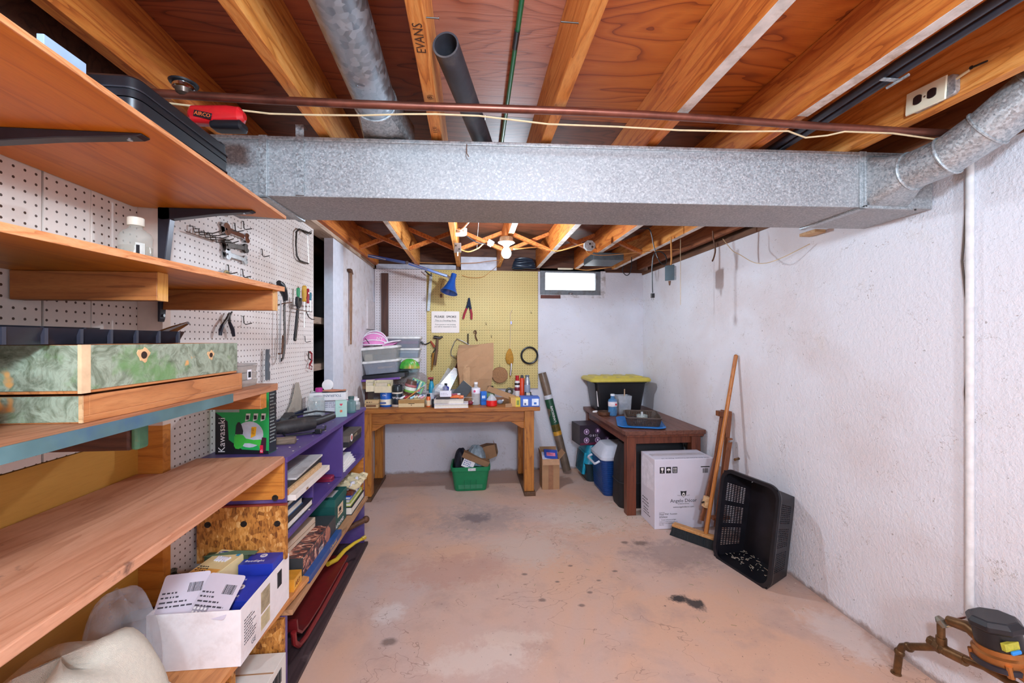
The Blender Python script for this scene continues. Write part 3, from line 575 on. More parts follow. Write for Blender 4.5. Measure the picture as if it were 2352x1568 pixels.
# metal boxes
c = AY(1051, 569, 2.99); t = T('switch_box', 'small metal switch box on the joist with a pull stub', 'switch box', tuple(c))
build(MB().loft([rr(.052, .034, .004, -.032, 2), rr(.052, .034, .004, .032, 2)]), 'box_body', M_steel, t, False)
build(MB().cyl((0, -.005, -.032), (0, -.005, -.06), .005, 10), 'pull_stub', M_white, t); build(MB().cyl((-.012, -.017, .012), (-.012, -.019, .012), .006, 8).cyl((.012, -.017, -.012), (.012, -.019, -.012), .006, 8), 'knockout', M_iron, t)
c = AY(1055, 539, 2.9); t = T('porcelain_socket', 'white porcelain socket fitting hanging beside the joist', 'socket', tuple(c))
build(MB().lathe([(.05, 0), (.052, .006), (.03, .02), (.026, .03)], 20), 'base_plate', M_white, t); build(MB().cyl((.035, 0, .01), (.035, 0, .045), .018, 14), 'collar', plain('#d8dbd8', .3), t)
c = AY(1127, 557, 2.99); t = T('junction_cube', 'white plastic cable junction left of the glowing bulb', 'junction box', tuple(c))
build(MB().cb((0, 0, 0), (.045, .03, .03), Mx.Rotation(.5, 4, 'Y')), 'block', M_white, t, False, .004); build(MB().cb((.0, -.004, -.018), (.03, .026, .02), Mx.Rotation(.5, 4, 'Y')), 'cap', plain('#dcdce0', .4), t, False, .003)
c = AY(1355, 563, 2.98); t = T('octagon_box', 'round metal junction box on the joist right of the bulb', 'junction box', tuple(c))
build(MB().loft([[(.045 * math.cos(R(22.5 + 45 * k)), 0, .04 * math.sin(R(22.5 + 45 * k))) for k in range(8)], [(.045 * math.cos(R(22.5 + 45 * k)), .03, .04 * math.sin(R(22.5 + 45 * k))) for k in range(8)]]), 'box_body', M_galvb, t, False, .002)
build(MB().cyl((.0, -.001, .01), (0, -.003, .01), .008, 10).cyl((.018, -.001, -.012), (.018, -.003, -.012), .008, 10), 'knockout', M_iron, t)
c = AY(1541, 627, 2.85); t = T('outlet_box', 'small metal outlet box hanging from the sill over the right corner', 'outlet box', tuple(c), rz=R(-50))
build(MB().box((-.03, -.02, -.05), (.03, .025, .05)), 'box_body', M_galvb, t, False, .003); build(MB().box((-.034, -.024, -.055), (.034, -.02, .055)), 'cover', plain('#3a4a52', .3, .5), t, False, .002)
build(MB().cyl((0, -.022, -.06), (0, -.022, -.09), .01, 8, .005), 'plug', M_rust, t); build(MB().tube([(0, 0, .05), (.004, 0, .1), (0, .0, ZJ - c.z + .01)], .006, 8), 'feed_cable', M_wireo, t)
c = AY(1297, 617, 4.1)
tag(build(MB().cyl(c + V((-.07, 0, 0)), c + V((.07, 0, 0)), .009, 10).cyl(c + V((.07, 0, 0)), c + V((.085, 0, 0)), .006, 10), 'cord_grip', M_cream, wc=True, loc=tuple(c)), 'cream cord switch lying on top of the window frame', 'cord switch')
# coil of dark hose stuffed above the pegboard
c = AY(1203, 601, 4.06); t = T('hose_coil', 'coil of dark blue-black hose stored above the yellow pegboard', 'hose', (c.x, c.y, 2.02))
for k in range(6):
    build(MB().tube([(.115 * (1 - .05 * k) * math.cos(a) , .03 * math.sin(a) - .02, .012 + k * .017 + .006 * math.sin(2 * a + k)) for a in [2 * math.pi * q / 24 for q in range(24)]], .0085, 8, closed=True), 'turn', plain('#1c2838', .35), t)
# flat duct end above the window, scrap wood
a = AY(1385, 588, 3.5)
tag(build(MB().box((-.13, -.15, -.03), (.13, .15, .03)), 'metal_box', plain('#4e5458', .45, .4, var=.2), loc=(a.x, a.y, 2.02), smooth=False, bev=.004), 'flat grey metal box tucked between the joists above the window', 'metal box')
p = AX(1875, 533, 1.76)
tag(build(MB().box((-.03, -.05, -.008), (.03, .05, .008)), 'wood_scrap', M_pine, loc=(1.755, p.y + .02, p.z), smooth=False, bev=.002), 'split scrap of wood wedged under the far end of the duct', 'wood scrap')
# conduit and cable on the right wall
c = AX(2235, 900, XR); t = T('wall_conduit', 'white painted conduit running up the right wall with a brown cable', 'conduit', (XR - .02, c.y, 0))
build(MB().cyl((XR - .013, c.y, .30), (XR - .013, c.y, 2.0), .0115, 14), 'pipe', plain('#dcd8d6', .6, var=.1), t, True, 0, True)
P = [AX(x, y, XR - .012) for x, y in ((2222, 420), (2216, 520), (2210, 600), (2218, 680), (2226, 720), (2230, 780), (2222, 830), (2217, 900), (2224, 1000), (2222, 1100), (2220, 1200), (2222, 1300), (2225, 1390))]
build(MB().tube(P, .0032, 6), 'cable', plain('#5a4a40', .6), t, True, 0, True)
p = AX(2226, 1375, XR - .012); build(MB().box((-.012, -.03, -.006), (.004, .03, .006), tr(p.x, p.y, p.z)), 'strap', M_iron, t, False)
# ------------------------------------------------------------------ shelves on the left wall
def bracket(par, y, z, x0, x1, drop, m_=None, wd=.024):
    b = MB(); L = x1 - x0
    prof = [(0, 0), (0, -.034), (.012, -.04), (L * .6, -.016), (L - .01, -.007), (L, -.003), (L, 0)]
    b.loft([[(x0 + px, y - wd / 2, z + pz) for px, pz in prof], [(x0 + px, y + wd / 2, z + pz) for px, pz in prof]])
    pv = [(0, 0), (.034, 0), (.036, -.03), (.016, -drop * .6), (.007, -drop + .01), (.004, -drop), (0, -drop)]
    b.loft([[(x0 + px, y - wd / 2, z + pz) for px, pz in pv], [(x0 + px, y + wd / 2, z + pz) for px, pz in pv]])
    o = build(b, 'bracket', m_ or plain('#2e2c36', .35, .3), par, False, .003, True)
    build(MB().cyl((x1 - .03, y, z - .002), (x1 - .03, y, z - .011), .005, 8).cyl((x0 + .002, y, z - drop + .02), (x0 + .012, y, z - drop + .02), .005, 8), 'screw', M_steel, o, True, 0, True)
ZS1, ZS2, ZS3, ZS4, ZS5 = 1.742, 1.486, 1.180, .900, .352
t = T('wall_shelf', 'top orange plywood shelf carrying the black tool case', 'shelf', (-.85, .9, ZS1))
poly = [(XN + .005, .25), (-.606, .25), (-.640, 1.503), (XN + .005, 1.408)]
build(MB().prism(poly, ZS1 + .0005, ZS1 + .0102), 'board', M_shelf, t, False, .001, True)
e0, e1 = V((-.606, .25, ZS1)), V((-.640, 1.503, ZS1))
build(MB().box((0, -.003, .0), ((e1 - e0).length, .0012, .0106), frame(e0, e1 - e0, (0, 0, 1))), 'front_edge', M_shelfedge, t, False, .001, True)
p = AZ(335, 312, ZS1); bracket(t, p.y, ZS1, XN + .004, p.x, .30)
p = AZ(606, 490, ZS1); bracket(t, 1.417, ZS1, XF + .018, -.70, .36)
t = T('wall_shelf', 'second orange plywood shelf holding the clear bottle', 'shelf', (-.85, .9, ZS2))
poly = [(XN + .005, .25), (-.745, .25), (-.622, 1.45), (-.978, 1.45), (-.978, 1.425), (XN + .005, 1.425)]
build(MB().prism(poly, ZS2, ZS2 + .014), 'board', M_shelf, t, False, .001, True)
e0, e1 = V((-.745, .25, ZS2)), V((-.622, 1.45, ZS2))
build(MB().box((0, -.003, -.0005), ((e1 - e0).length, .0012, .0152), frame(e0, e1 - e0, (0, 0, 1))), 'front_edge', M_shelfedge, t, False, .001, True)
build(MB().box((XN + .005, 1.058, 1.418), (-.74, 1.092, ZS2 - .0005)), 'cleat', M_cleat, t, False, .002, True)
build(MB().box((-.7395, 1.058, 1.418), (-.739, 1.092, ZS2 - .0005)), 'cleat_end', wood('#d89a4a', '#e2aa5c', '#b0742c', 'z', 2, .6, .1), t, False, 0, True)
build(MB().box((-.975, 1.415, 1.421), (-.642, 1.448, ZS2 - .0005)), 'cleat', M_cleat, t, False, .002, True)
build(MB().box((-.642, 1.415, 1.421), (-.6415, 1.448, ZS2 - .0005)), 'cleat_end', wood('#d89a4a', '#e2aa5c', '#b0742c', 'z', 2, .6, .1), t, False, 0, True)
t = T('wall_shelf', 'third wooden shelf with blue-green front edge under the moss-print boxes', 'shelf', (-.85, .9, ZS3))
poly = [(XN + .005, .2), (-.622, .2), (-.642, 1.452), (-.975, 1.452), (-.975, 1.425), (XN + .005, 1.425)]
build(MB().prism(poly, ZS3 - .022, ZS3), 'board', wood('#a8704c', '#bc8460', '#7c4a30', 'y', .9, .6, .1), t, False, .001, True)
e0, e1 = V((-.622, .2, ZS3 - .023)), V((-.638, 1.18, ZS3 - .023))
build(MB().box((0, -.002, 0), ((e1 - e0).length, .001, .0235), frame(e0, e1 - e0, (0, 0, 1))), 'painted_edge', plain('#4e6a6c', .5, var=.3, scale=9, dirt='#3c5a78'), t, False, 0, True)
M_cleatg = plain('#4a7a5c', .5, var=.25, dirt='#b0643a')
build(MB().box((XN + .005, .972, 1.084), (-.735, 1.008, ZS3 - .0225)), 'cleat', wood('#4a2a1c', '#5a3626', '#341a10', 'x', 1, .6, .1), t, False, .006, True)
build(MB().box((-.735, .973, 1.085), (-.72, 1.007, ZS3 - .0225)), 'cleat_end', M_cleatg, t, False, .006, True)
build(MB().box((-.975, 1.345, 1.111), (-.645, 1.379, ZS3 - .0225)), 'cleat', M_cleat, t, False, .002, True)
build(MB().box((-.645, 1.345, 1.111), (-.6445, 1.379, ZS3 - .0225)), 'cleat_end', M_orange, t, False, 0, True)
t = T('wall_shelf', 'wide reddish-brown plank shelf at waist height, empty', 'shelf', (-.85, .9, ZS4))
poly = [(XN + .006, .2), (-.622, .2), (-.680, 1.588), (XF + .02, 1.588), (XF + .02, 1.42), (XN + .006, 1.42)]
build(MB().prism(poly, ZS4 - .024, ZS4), 'board', M_plank, t, False, .003, True)
p = AY(608, 1130, 1.56); bracket(t, 1.55, ZS4 - .0245, -.80, -.70, .085, plain('#2a2426', .4), .018)
# purple shelving unit
t = T('shelving_unit', 'purple painted shelving unit full of books, boxes and frames', 'shelving unit', (-.83, 2.18, 0))
UX0, UX1, UY0, UY1 = XF + .004, -.686, 1.612, 2.76
def up(a, b, name, m_=M_purple, label=None): return build(MB().box(a, b), name, m_, t, False, .0015, True, label=label)
up((UX0, UY0, .868), (UX1 + .006, UY1 + .01, .888), 'top')
up((UX0, UY0, .56), (UX1, UY0 + .018, .868), 'side_panel'); up((UX0, UY1 - .018, .002), (UX1, UY1, .868), 'side_panel')
up((UX0, UY0, .002), (UX1, UY0 + .018, .298), 'side_panel')
up((UX0, UY0 + .018, .574), (UX1, UY1 - .018, .592), 'shelf')
up((UX0, UY0 - .0, .300), (UX1 + .025, UY1 - .018, .320), 'shelf', wood('#a87a54', '#bc9068', '#7a5234', 'y', 1, .65, .1), 'raw wood bottom shelf')
yd1, yd2 = AX(787, 1040, UX1).y, AX(735, 1120, UX1).y
up((UX0, yd1 - .009, .592), (UX1, yd1 + .009, .868), 'divider')
up((UX0, yd2 - .009, .592), (UX1 - .03, yd2 + .009, .70), 'divider')
up((UX0, UY0 + .018, .70), (UX1 - .10, yd2 + .02, .712), 'half_shelf'); up((UX0, yd1 + .01, .70), (UX1 - .03, UY1 - .018, .71), 'half_shelf', M_white)
up((UX0, UY1 - .0195, .33), (UX1 - .001, UY1 - .018, .57), 'side_lining', M_orange)
up((UX0, UY0 - .012, .002), (-.664, UY1, .020), 'base_board', wood('#3c2a2c', '#4a3638', '#2a1c1e', 'y', .8, .6, .1, wear='#5a4a4a', wearamt=.66), 'dark brown base board on the floor')
a, b = AY(512, 1065, 1.598), AY(651, 1146, 1.598)
up((-.96, 1.5955, b.z), (b.x, 1.6115, a.z + .012), 'end_board', M_orange, 'orange board screwed to the end')
a, b = AY(452, 1168, 1.598), AY(658, 1290, 1.598)
up((-.985, 1.5955, b.z + .01), (b.x, 1.6115, a.z), 'end_board', M_osb, 'strand board screwed to the end')
up((-.985, 1.596, a.z), (b.x, 1.6112, a.z + .006), 'red_edge', plain('#8a3020', .6))
up((-.985, 1.5955, .003), (-.686, 1.6115, .297), 'end_board', M_osb)
for (px, py) in ((477, 1205), (560, 1203), (637, 1202), (632, 1143)):
    q = AY(px, py, 1.595); build(MB().cyl(q, q + V((0, -.007, 0)), .0055, 10).cyl(q + V((0, .0004, 0)), q + V((0, -.002, 0)), .011, 12), 'bolt', M_iron, t, True, 0, True)
for k in range(7):
    q = V((UX1 + .001, UY0 + .2 + k * .14, .592)); 
# chipped paint flecks on shelf edges
fl = MB(); rnd = random.Random(4)
for k in range(24):
    z = rnd.choice((.888, .592)); y = rnd.uniform(UY0 + .02, UY1 - .05); fl.cb((rnd.uniform(UX1 - .10, UX1 - .002), y, z + .0004), (rnd.uniform(.003, .008), rnd.uniform(.003, .01), .0006))
o_ = build(fl, 'chipped_paint', plain('#d8cdb8', .7), t, False, 0, True); o_['kind'] = 'stuff'
# low board shelf
t = T('low_shelf', 'low orange board shelf holding the open white carton', 'shelf', (-.85, 1.2, ZS5))
build(MB().prism([(XN + .006, .45), (-.780, .45), (-.662, 1.775), (-.70, 1.79), (-.96, 1.79), (-.96, 1.59), (XN + .006, 1.42)], ZS5 - .018, ZS5), 'board', wood('#c8844a', '#d8985c', '#9c602e', 'y', .8, .5, .1), t, False, .002, True)
build(MB().box((XN + .006, .62, .002), (-.80, .645, ZS5 - .0185)), 'support', M_osb, t, False, 0, True); build(MB().box((XN + .006, 1.36, .002), (-.74, 1.385, ZS5 - .0185)), 'support', M_osb, t, False, 0, True)
# ------------------------------------------------------------------ tools on the left pegboard
NX = V((1, 0, 0))
def onwall(px0, py0, px1, py1, x=-.988): a, b = AX(px0, py0, x), AX(px1, py1, x); return frame(a, b - a, NX), (b - a).length
def jaw(c, r, a0, open_=.55, n=14):          # open-end jaw outline, opening towards angle a0
    return [(c + r * math.cos(a0 + open_ + k * (2 * math.pi - 2 * open_) / n), r * math.sin(a0 + open_ + k * (2 * math.pi - 2 * open_) / n)) for k in range(n + 1)] + [(c + r * .35 * math.cos(a0 - math.pi * .0 - .9), r * .35 * math.sin(a0 - .9)), (c + r * .1, 0), (c + r * .35 * math.cos(a0 + .9), r * .35 * math.sin(a0 + .9))][::-1]
def wrench(label, q, m_):
    m, L = onwall(*q); t = T('open_end_wrench', label, 'wrench', None, m=m, group='wrenches on the left pegboard'); h = L * .12
    build(MB().prism([(h, -h * .55), (L - h, -h * .45), (L - h, h * .45), (h, h * .55)], -.004, .004), 'handle', m_, t, True, .001)
    build(MB().prism(jaw(h * .6, h * 1.25, math.pi + .25), -.005, .005), 'jaw', m_, t, True, .0008); build(MB().prism(jaw(L - h * .5, h * 1.05, .25), -.005, .005), 'jaw', m_, t, True, .0008)
wrench('bright chrome wrench, topmost on the left pegboard', (515, 524, 569, 548), M_chrome)
wrench('dark brown wrench second from top on the left pegboard', (517, 561, 567, 571), M_iron)
wrench('grey wrench third from top on the left pegboard', (518, 582, 565, 598), M_steel)
wrench('chrome wrench half hidden behind the second shelf', (514, 634, 570, 650), M_chrome)
def hook(label, px, py, x=-1.0, L=.05, m_=M_iron):
    p = AX(px, py, x); return tag(build(MB().tube([(-.004, 0, 0), (.006, 0, 0), (.008, 0, -.03), (.014, .002, -.036), (.014 + L * .5, .004, -.03)], .0022, 6), 'peg_hook', m_, loc=tuple(p)), label, 'hook', 'hooks on the left pegboard')
for k, (px, py, l_) in enumerate(((599, 572, 'empty peg hook right of the wrenches on the left pegboard'), (521, 608, 'empty peg hook just under the grey wrench'), (554, 618, 'empty peg hook above the half-hidden wrench'), (556, 726, 'empty peg hook beside the black-handled pliers'), (536, 512, 'upper peg hook close under the top shelf'), (556, 508, 'bent peg hook right under the top shelf end'), (698, 772, 'empty peg hook below the screwdrivers'))): hook(l_, px, py)
t = T('hook_rack', 'wire rack of long peg hooks left of the wrenches', 'hook rack', AX(435, 520, -1.0))
for k in range(5):
    p = AX(435 + k * 13, 519 + k * 6, -1.0); build(MB().tube([p, p + V((.012, 0, 0)), p + V((.014, .004, -.02)), p + V((.05, .05, -.012)), p + V((.06, .07, .0))], .002, 6), 'hook', M_iron, t, True, 0, True)
p, q = AX(428, 532, -.988), AX(500, 556, -.988); build(MB().tube([p, q], .002, 6), 'rail', M_rust, t, True, 0, True)
# coping saw
t = T('coping_saw', 'coping saw frame hanging at the far end of the left pegboard', 'saw', AX(690, 560, -.985))
build(MB().tube([AX(x, y, -.985) for x, y in ((714, 536), (700, 531), (687, 526), (681, 532), (680, 560), (682, 588), (688, 598), (700, 603), (708, 605))], .005, 8), 'bow', M_iron, t, True, 0, True)
build(MB().tube([AX(706, 536, -.985), AX(709, 605, -.985)], .0012, 6), 'blade', M_steel, t, True, 0, True)
for k in range(3): build(MB().tube([AX(690 + k * 3, 529 + k * 2, -.99), AX(708, 534 + k * 3, -.955), AX(716, 530 + k * 3, -.94)], .002, 6), 'hook', M_iron, t, True, 0, True)
# hacksaw with black grip
t = T('hacksaw', 'hacksaw with a black grip hanging past the shelf end', 'saw', AX(650, 740, -.97))
build(MB().tube([AX(x, y, -.965) for x, y in ((640, 648), (645, 655), (651, 668), (655, 680), (656, 690))], [.012, .020, .019, .014, .012], 12), 'grip', M_black, t, True, 0, True)
build(MB().tube([AX(x, y, -.97) for x, y in ((654, 685), (653, 720), (654, 760), (653, 800), (650, 822), (645, 828))], .006, 8), 'frame', M_iron, t, True, 0, True)
build(MB().tube([AX(645, 690, -.97), AX(643, 760, -.97), AX(643, 832, -.97)], .004, 6), 'blade', M_steel, t, True, 0, True)
build(MB().tube([AX(640, 812, -.97), AX(648, 812, -.97), AX(650, 770, -.97)], .0045, 6), 'tension_rod', M_rust, t, True, 0, True)
build(MB().tube([AX(636, 700, -.995), AX(655, 696, -.95), AX(670, 694, -.95)], .0028, 6), 'hook', M_rust, t, True, 0, True)
# adjustable wrench and screwdrivers in a wire holder
m, L = onwall(686, 690, 677, 783, -.965); t = T('adjustable_wrench', 'black adjustable wrench hanging among the screwdrivers', 'wrench', None, m=m)
build(MB().prism([(.03, -.010), (L - .01, -.012), (L, -.006), (L, .006), (L - .01, .012), (.03, .010)], -.005, .005), 'handle', M_black, t, True, .0015)
build(MB().prism([(.04, -.014), (.02, -.028), (-.012, -.03), (-.018, -.016), (.004, -.010), (.006, .004), (-.02, .012), (-.02, .026), (.01, .03), (.04, .014)], -.007, .007), 'jaw', M_black, t, True, .001)
build(MB().cyl((L - .012, 0, -.0055), (L - .012, 0, .0055), .006, 12), 'hang_ring', M_steel, t)
def driver(label, px, py, py2, col, x, r, sh):
    a, b = AX(px, py, x), AX(px + 2, py2, x); t = T('screwdriver', label, 'screwdriver', tuple(b), group='screwdrivers in the wire holder'); h = a.z - b.z
    build(MB().lathe([(r * .6, h), (r, h * .93), (r, h * .4), (r * .75, h * .2), (r * .95, .006), (r * .6, 0)], 10), 'handle', plain(col, .18, var=.1, coat=.5), t, True); build(MB().cyl((0, 0, 0), (0, .0, -sh), .0035, 8), 'shaft', M_steel, t)
driver('green-handled screwdriver on the left pegboard', 683, 660, 686, '#1f8a58', -.975, .010, .06)
driver('yellow-handled screwdriver on the left pegboard', 697, 655, 693, '#c8982c', -.97, .013, .15)
driver('red-handled screwdriver on the left pegboard', 705, 662, 697, '#9c2430', -.97, .009, .07)
driver('teal-handled screwdriver at the pegboard edge', 711, 671, 690, '#3c7a8a', -.975, .008, .07)
t = T('tool_holder', 'thin wire tool holder carrying the screwdrivers', 'holder', AX(690, 710, -.97))
build(MB().tube([AX(x, y, -.962) for x, y in ((668, 708), (690, 712), (716, 716))], .0022, 6).tube([AX(x, y, -.985) for x, y in ((668, 700), (690, 702), (714, 704))], .0022, 6), 'rail', M_rust, t, True, 0, True)
build(MB().tube([AX(x, y, -.955) for x, y in ((704, 716), (709, 728), (716, 733), (722, 733))], .003, 6), 'hook', M_iron, t, True, 0, True)
t = T('hand_clamp', 'small red hand clamp hanging low at the pegboard edge', 'clamp', AX(713, 825, -.98))
build(MB().tube([AX(x, y, -.98) for x, y in ((712, 808), (716, 812), (716, 828), (711, 838))], .006, 8), 'body', plain('#8a2028', .35), t, True, 0, True)
build(MB().tube([AX(x, y, -.98) for x, y in ((711, 838), (717, 841), (716, 848), (710, 846), (711, 838))], .003, 6), 'ring', plain('#8a2028', .35), t, True, 0, True)
build(MB().tube([AX(x, y, -.98) for x, y in ((709, 806), (709, 822), (714, 826))], .004, 6), 'screw', M_iron, t, True, 0, True)
t = T('pliers', 'pliers with black grips hanging under the second shelf', 'pliers', AX(522, 740, -.98))
for s_ in (-1, 1):
    pts = ((527, 718), (521, 733), (512, 745), (507, 758), (506, 770)) if s_ < 0 else ((533, 716), (526, 726), (527, 740), (534, 756), (537, 772))
    build(MB().tube([AX(x, y, -.98) for x, y in pts[2:]], [.006, .008, .006], 8), 'grip', plain('#1c1a2c', .4), t, True, 0, True)
    build(MB().tube([AX(x, y, -.98) for x, y in pts[:3]], [.003, .006, .005], 8), 'jaw', M_iron, t, True, 0, True)
# hatchet-headed hammer on the white boards
m = frame(AX(806, 622, XW + .014), V((0, 0, -1)), NX); t = T('pick_hammer', 'old pick-headed hammer with a long wooden handle hung on the white boards', 'hammer', None, m=m)
L = AX(806, 622, XW).z - AX(806, 788, XW).z
build(MB().loft([[(0, -.011, -.008), (0, .011, -.008), (0, .011, .008), (0, -.011, .008)], [(L * .5, -.010, -.008), (L * .5, .010, -.008), (L * .5, .010, .008), (L * .5, -.010, .008)], [(L, -.007, -.006), (L, .007, -.006), (L, .007, .006), (L, -.007, .006)]]), 'handle', wood('#8a6246', '#a07858', '#5a3c28', 'x', 2, .6, .1), t, True)
build(MB().loft([[(-.010, -.05, -.010), (.012, -.05, -.010), (.012, -.05, .010), (-.010, -.05, .010)], [(-.012, .0, -.010), (.016, .0, -.010), (.016, .0, .010), (-.012, .0, .010)], [(.016, .055, -.004), (.02, .055, -.004), (.02, .055, .004), (.016, .055, .004)]]), 'head', M_rust, t, True)
# ------------------------------------------------------------------ things on the left shelves
z = ZS1 + .0108
t = T('tool_case', 'black plastic tool case on the top shelf', 'tool case', (-.78, 1.045, z))
def cring(zz, ins): return rr(.245 - 2 * ins, .322 - 2 * ins, .022, zz, 4, 0, 0)
build(MB().loft([cring(0, .012), cring(.004, .004), cring(.05, 0), cring(.0505, .003)]), 'lower_shell', M_black, t, True)
build(MB().loft([cring(.052, .003), cring(.0525, 0), cring(.092, .003), cring(.099, .010)]), 'upper_shell', M_black, t, True)
build(MB().loft([cring(.068, -.0015), cring(.071, -.0015)]), 'rib', M_dk, t, True); build(MB().loft([cring(.024, -.0012), cring(.027, -.0012)]), 'rib', M_dk, t, True)
build(MB().loft([rr(.05, .012, .005, 0, 3), rr(.05, .008, .004, .02, 3)], tr(.0, -.163, .03)), 'latch', M_black, t, True)
# nailer behind the case
t = T('nail_gun', 'red and black air nailer standing behind the tool case', 'nail gun', (-.78, 1.28, z))
a, b = WM[t].inverted() @ AY(440, 266, 1.285), WM[t].inverted() @ AY(560, 292, 1.275)
mm = frame(a, b - a, (0, 0, 1)); L = (b - a).length
build(MB().loft([rr(.03, .034, .012, 0, 4), rr(.05, .046, .016, .01, 4), rr(.056, .048, .02, L * .7, 4), rr(.05, .044, .02, L - .012, 4), rr(.02, .02, .01, L, 4)], frame(a, (0, 0, 1), b - a)), 'body', plain('#c01c22', .3, coat=.4), t, True)
build(MB().loft([rr(.02, .04, .009, L * .42, 4), rr(.028, .046, .012, L * .5, 4), rr(.028, .046, .012, L - .006, 4), rr(.012, .03, .005, L, 4)], frame(a + V((0, 0, -.030)), (0, 0, 1), b - a)), 'cushion_grip', M_black, t, True)
build(MB().loft([rr(.04, .036, .01, 0, 3), rr(.034, .034, .01, .12, 3)], tr(L * .0 + a.x + .075, a.y - .01, 0.02)), 'magazine', M_black, t, True)
build(MB().loft([rr(.07, .05, .012, 0, 3), rr(.05, .04, .012, .035, 3)], tr(a.x + .10, a.y - .012, 0)), 'foot', plain('#c01c22', .3), t, True)
q = a + (b - a) * .16 + V((0, -.0255, -.004)); rgt = (b - a).normalized(); upv = V((0, 0, 1)) - rgt * rgt.z
patch(t, 'badge', M_black, q - rgt * .002 - upv.normalized() * .004, rgt, upv, .05, .017); txt(t, 'AIRCO', .015, q, rgt, upv, plain('#d8602a', .6), ex=.0008)
a, b = AX(83, 100, -.74), AX(205, 168, -.74)
tag(build(MB().box((-.74, a.y, z), (-.728, b.y - .02, a.z + .018)), 'board_offcut', plain('#a9c0dc', .5, var=.08), wc=True, loc=(-.734, a.y, z), smooth=False, bev=.001), 'pale blue painted board offcut on the top shelf', 'board')
p = AZ(422, 196, 2.05); t = T('vent_cap', 'round black and chrome cap hanging under the joist over the tool case', 'vent cap', (p.x, p.y, p.z))
build(MB().lathe([(.020, .0), (.034, .002), (.036, .006), (.03, .0065)], 24, tr(0, 0, -.0)), 'disc', M_black, t); build(MB().lathe([(.024, -.012), (.027, -.01), (.027, .0), (.02, .002)], 24), 'ring', M_chrome, t); build(MB().lathe([(.010, -.03), (.018, -.024), (.022, -.012), (.01, -.01)], 20), 'cone', plain('#5a4a40', .3, .6), t)
# clear bottle on the second shelf
p = AX(312, 560, -.93); t = T('clear_bottle', 'clear plastic bottle with a white cap and black side lettering', 'bottle', (p.x, p.y, ZS2 + .0145)); s_ = sz(31, p); hh = AX(312, 500, -.93).z - ZS2 - .0145
build(MB().lathe([(s_ * .9, 0), (s_, .006), (s_, hh * .66), (s_ * .85, hh * .74), (s_ * .4, hh * .82), (s_ * .4, hh * .9)], 24), 'body', plain('#c8c8bc', .06, alpha=.36, var=.02), t)
build(MB().lathe([(s_ * .95, .004), (s_ * .96, hh * .5), (s_ * .5, hh * .501)], 24), 'liquid', plain('#b8b4a0', .06, alpha=.4, var=.02), t)
build(MB().lathe([(s_ * .48, hh * .86), (s_ * .5, hh * .87), (s_ * .5, hh * .99), (s_ * .45, hh)], 20), 'cap', plain('#e6d9c4', .5), t)
vd = V((.85, -.53, 0)); e = V((.53, .85, 0))
patch(t, 'paper_label', plain('#cfcfc6', .5), vd * (s_ * .98) - e * (s_ * .42) + V((0, 0, .004)), e, (0, 0, 1), s_ * .55, hh * .52)
patch(t, 'black_strip', M_ink, vd * (s_ * 1.0) - e * (s_ * .38) + V((0, 0, .006)), e, (0, 0, 1), s_ * .2, hh * .47)
txt(t, 'LIQUID PUTTY', s_ * .2, vd * (s_ * 1.02) - e * (s_ * .22) + V((0, 0, .008)), (0, 0, 1), -e, M_white)
txt(t, 'ike', s_ * .5, vd * (s_ * 1.02) + e * (s_ * .35) + V((0, 0, hh * .15)), (0, 0, 1), -e, M_ink)
# black ribbed trays and moss-print boxes on the third shelf
def box5(par, x0, x1, y0, y1, z0, z1, th, m_, name='carcass'):
    b = MB().box((x0, y0, z0), (x1, y1, z0 + th)); b.box((x0, y0, z0 + th), (x1, y0 + th, z1)); b.box((x0, y1 - th, z0 + th), (x1, y1, z1)); b.box((x0, y0 + th, z0 + th), (x0 + th, y1 - th, z1)); b.box((x1 - th, y0 + th, z0 + th), (x1, y1 - th, z1))
    return build(b, name, m_, par, False, .001, True)
t = T('wooden_tray', 'lower shallow wooden tray with moss-print paper on its near end', 'tray', (-.80, 1.02, ZS3))
box5(t, -.985, -.668, .785, 1.285, ZS3 + .0005, 1.228, .012, wood('#b87440', '#c88650', '#8c5028', 'y', 1, .55, .1))
build(MB().box((-.985, .7835, ZS3 + .003), (-.672, .785, 1.2275)), 'paper_front', M_moss, t, False, 0, True)
build(MB().box((-.673, .7825, ZS3 + .001), (-.6675, .7855, 1.2285)), 'corner_strip', M_pine, t, False, 0, True)
t = T('wooden_box', 'deep wooden box covered in moss-print paper with two finger holes', 'box', (-.80, 1.02, 1.2285))
box5(t, -.985, -.662, .775, 1.245, 1.2325, 1.316, .012, wood('#b87440', '#c88650', '#8c5028', 'y', 1, .55, .1))
build(MB().box((-.985, .7735, 1.238), (-.665, .775, 1.3155)), 'paper_front', M_moss, t, False, 0, True)
build(MB().box((-.662, .79, 1.238), (-.6605, 1.245, 1.3158)), 'paper_side', M_moss, t, False, 0, True)
build(MB().box((-.666, .7728, 1.233), (-.6598, .79, 1.3165)), 'torn_corner', plain('#d8b48c', .7, var=.15), t, False, 0, True)
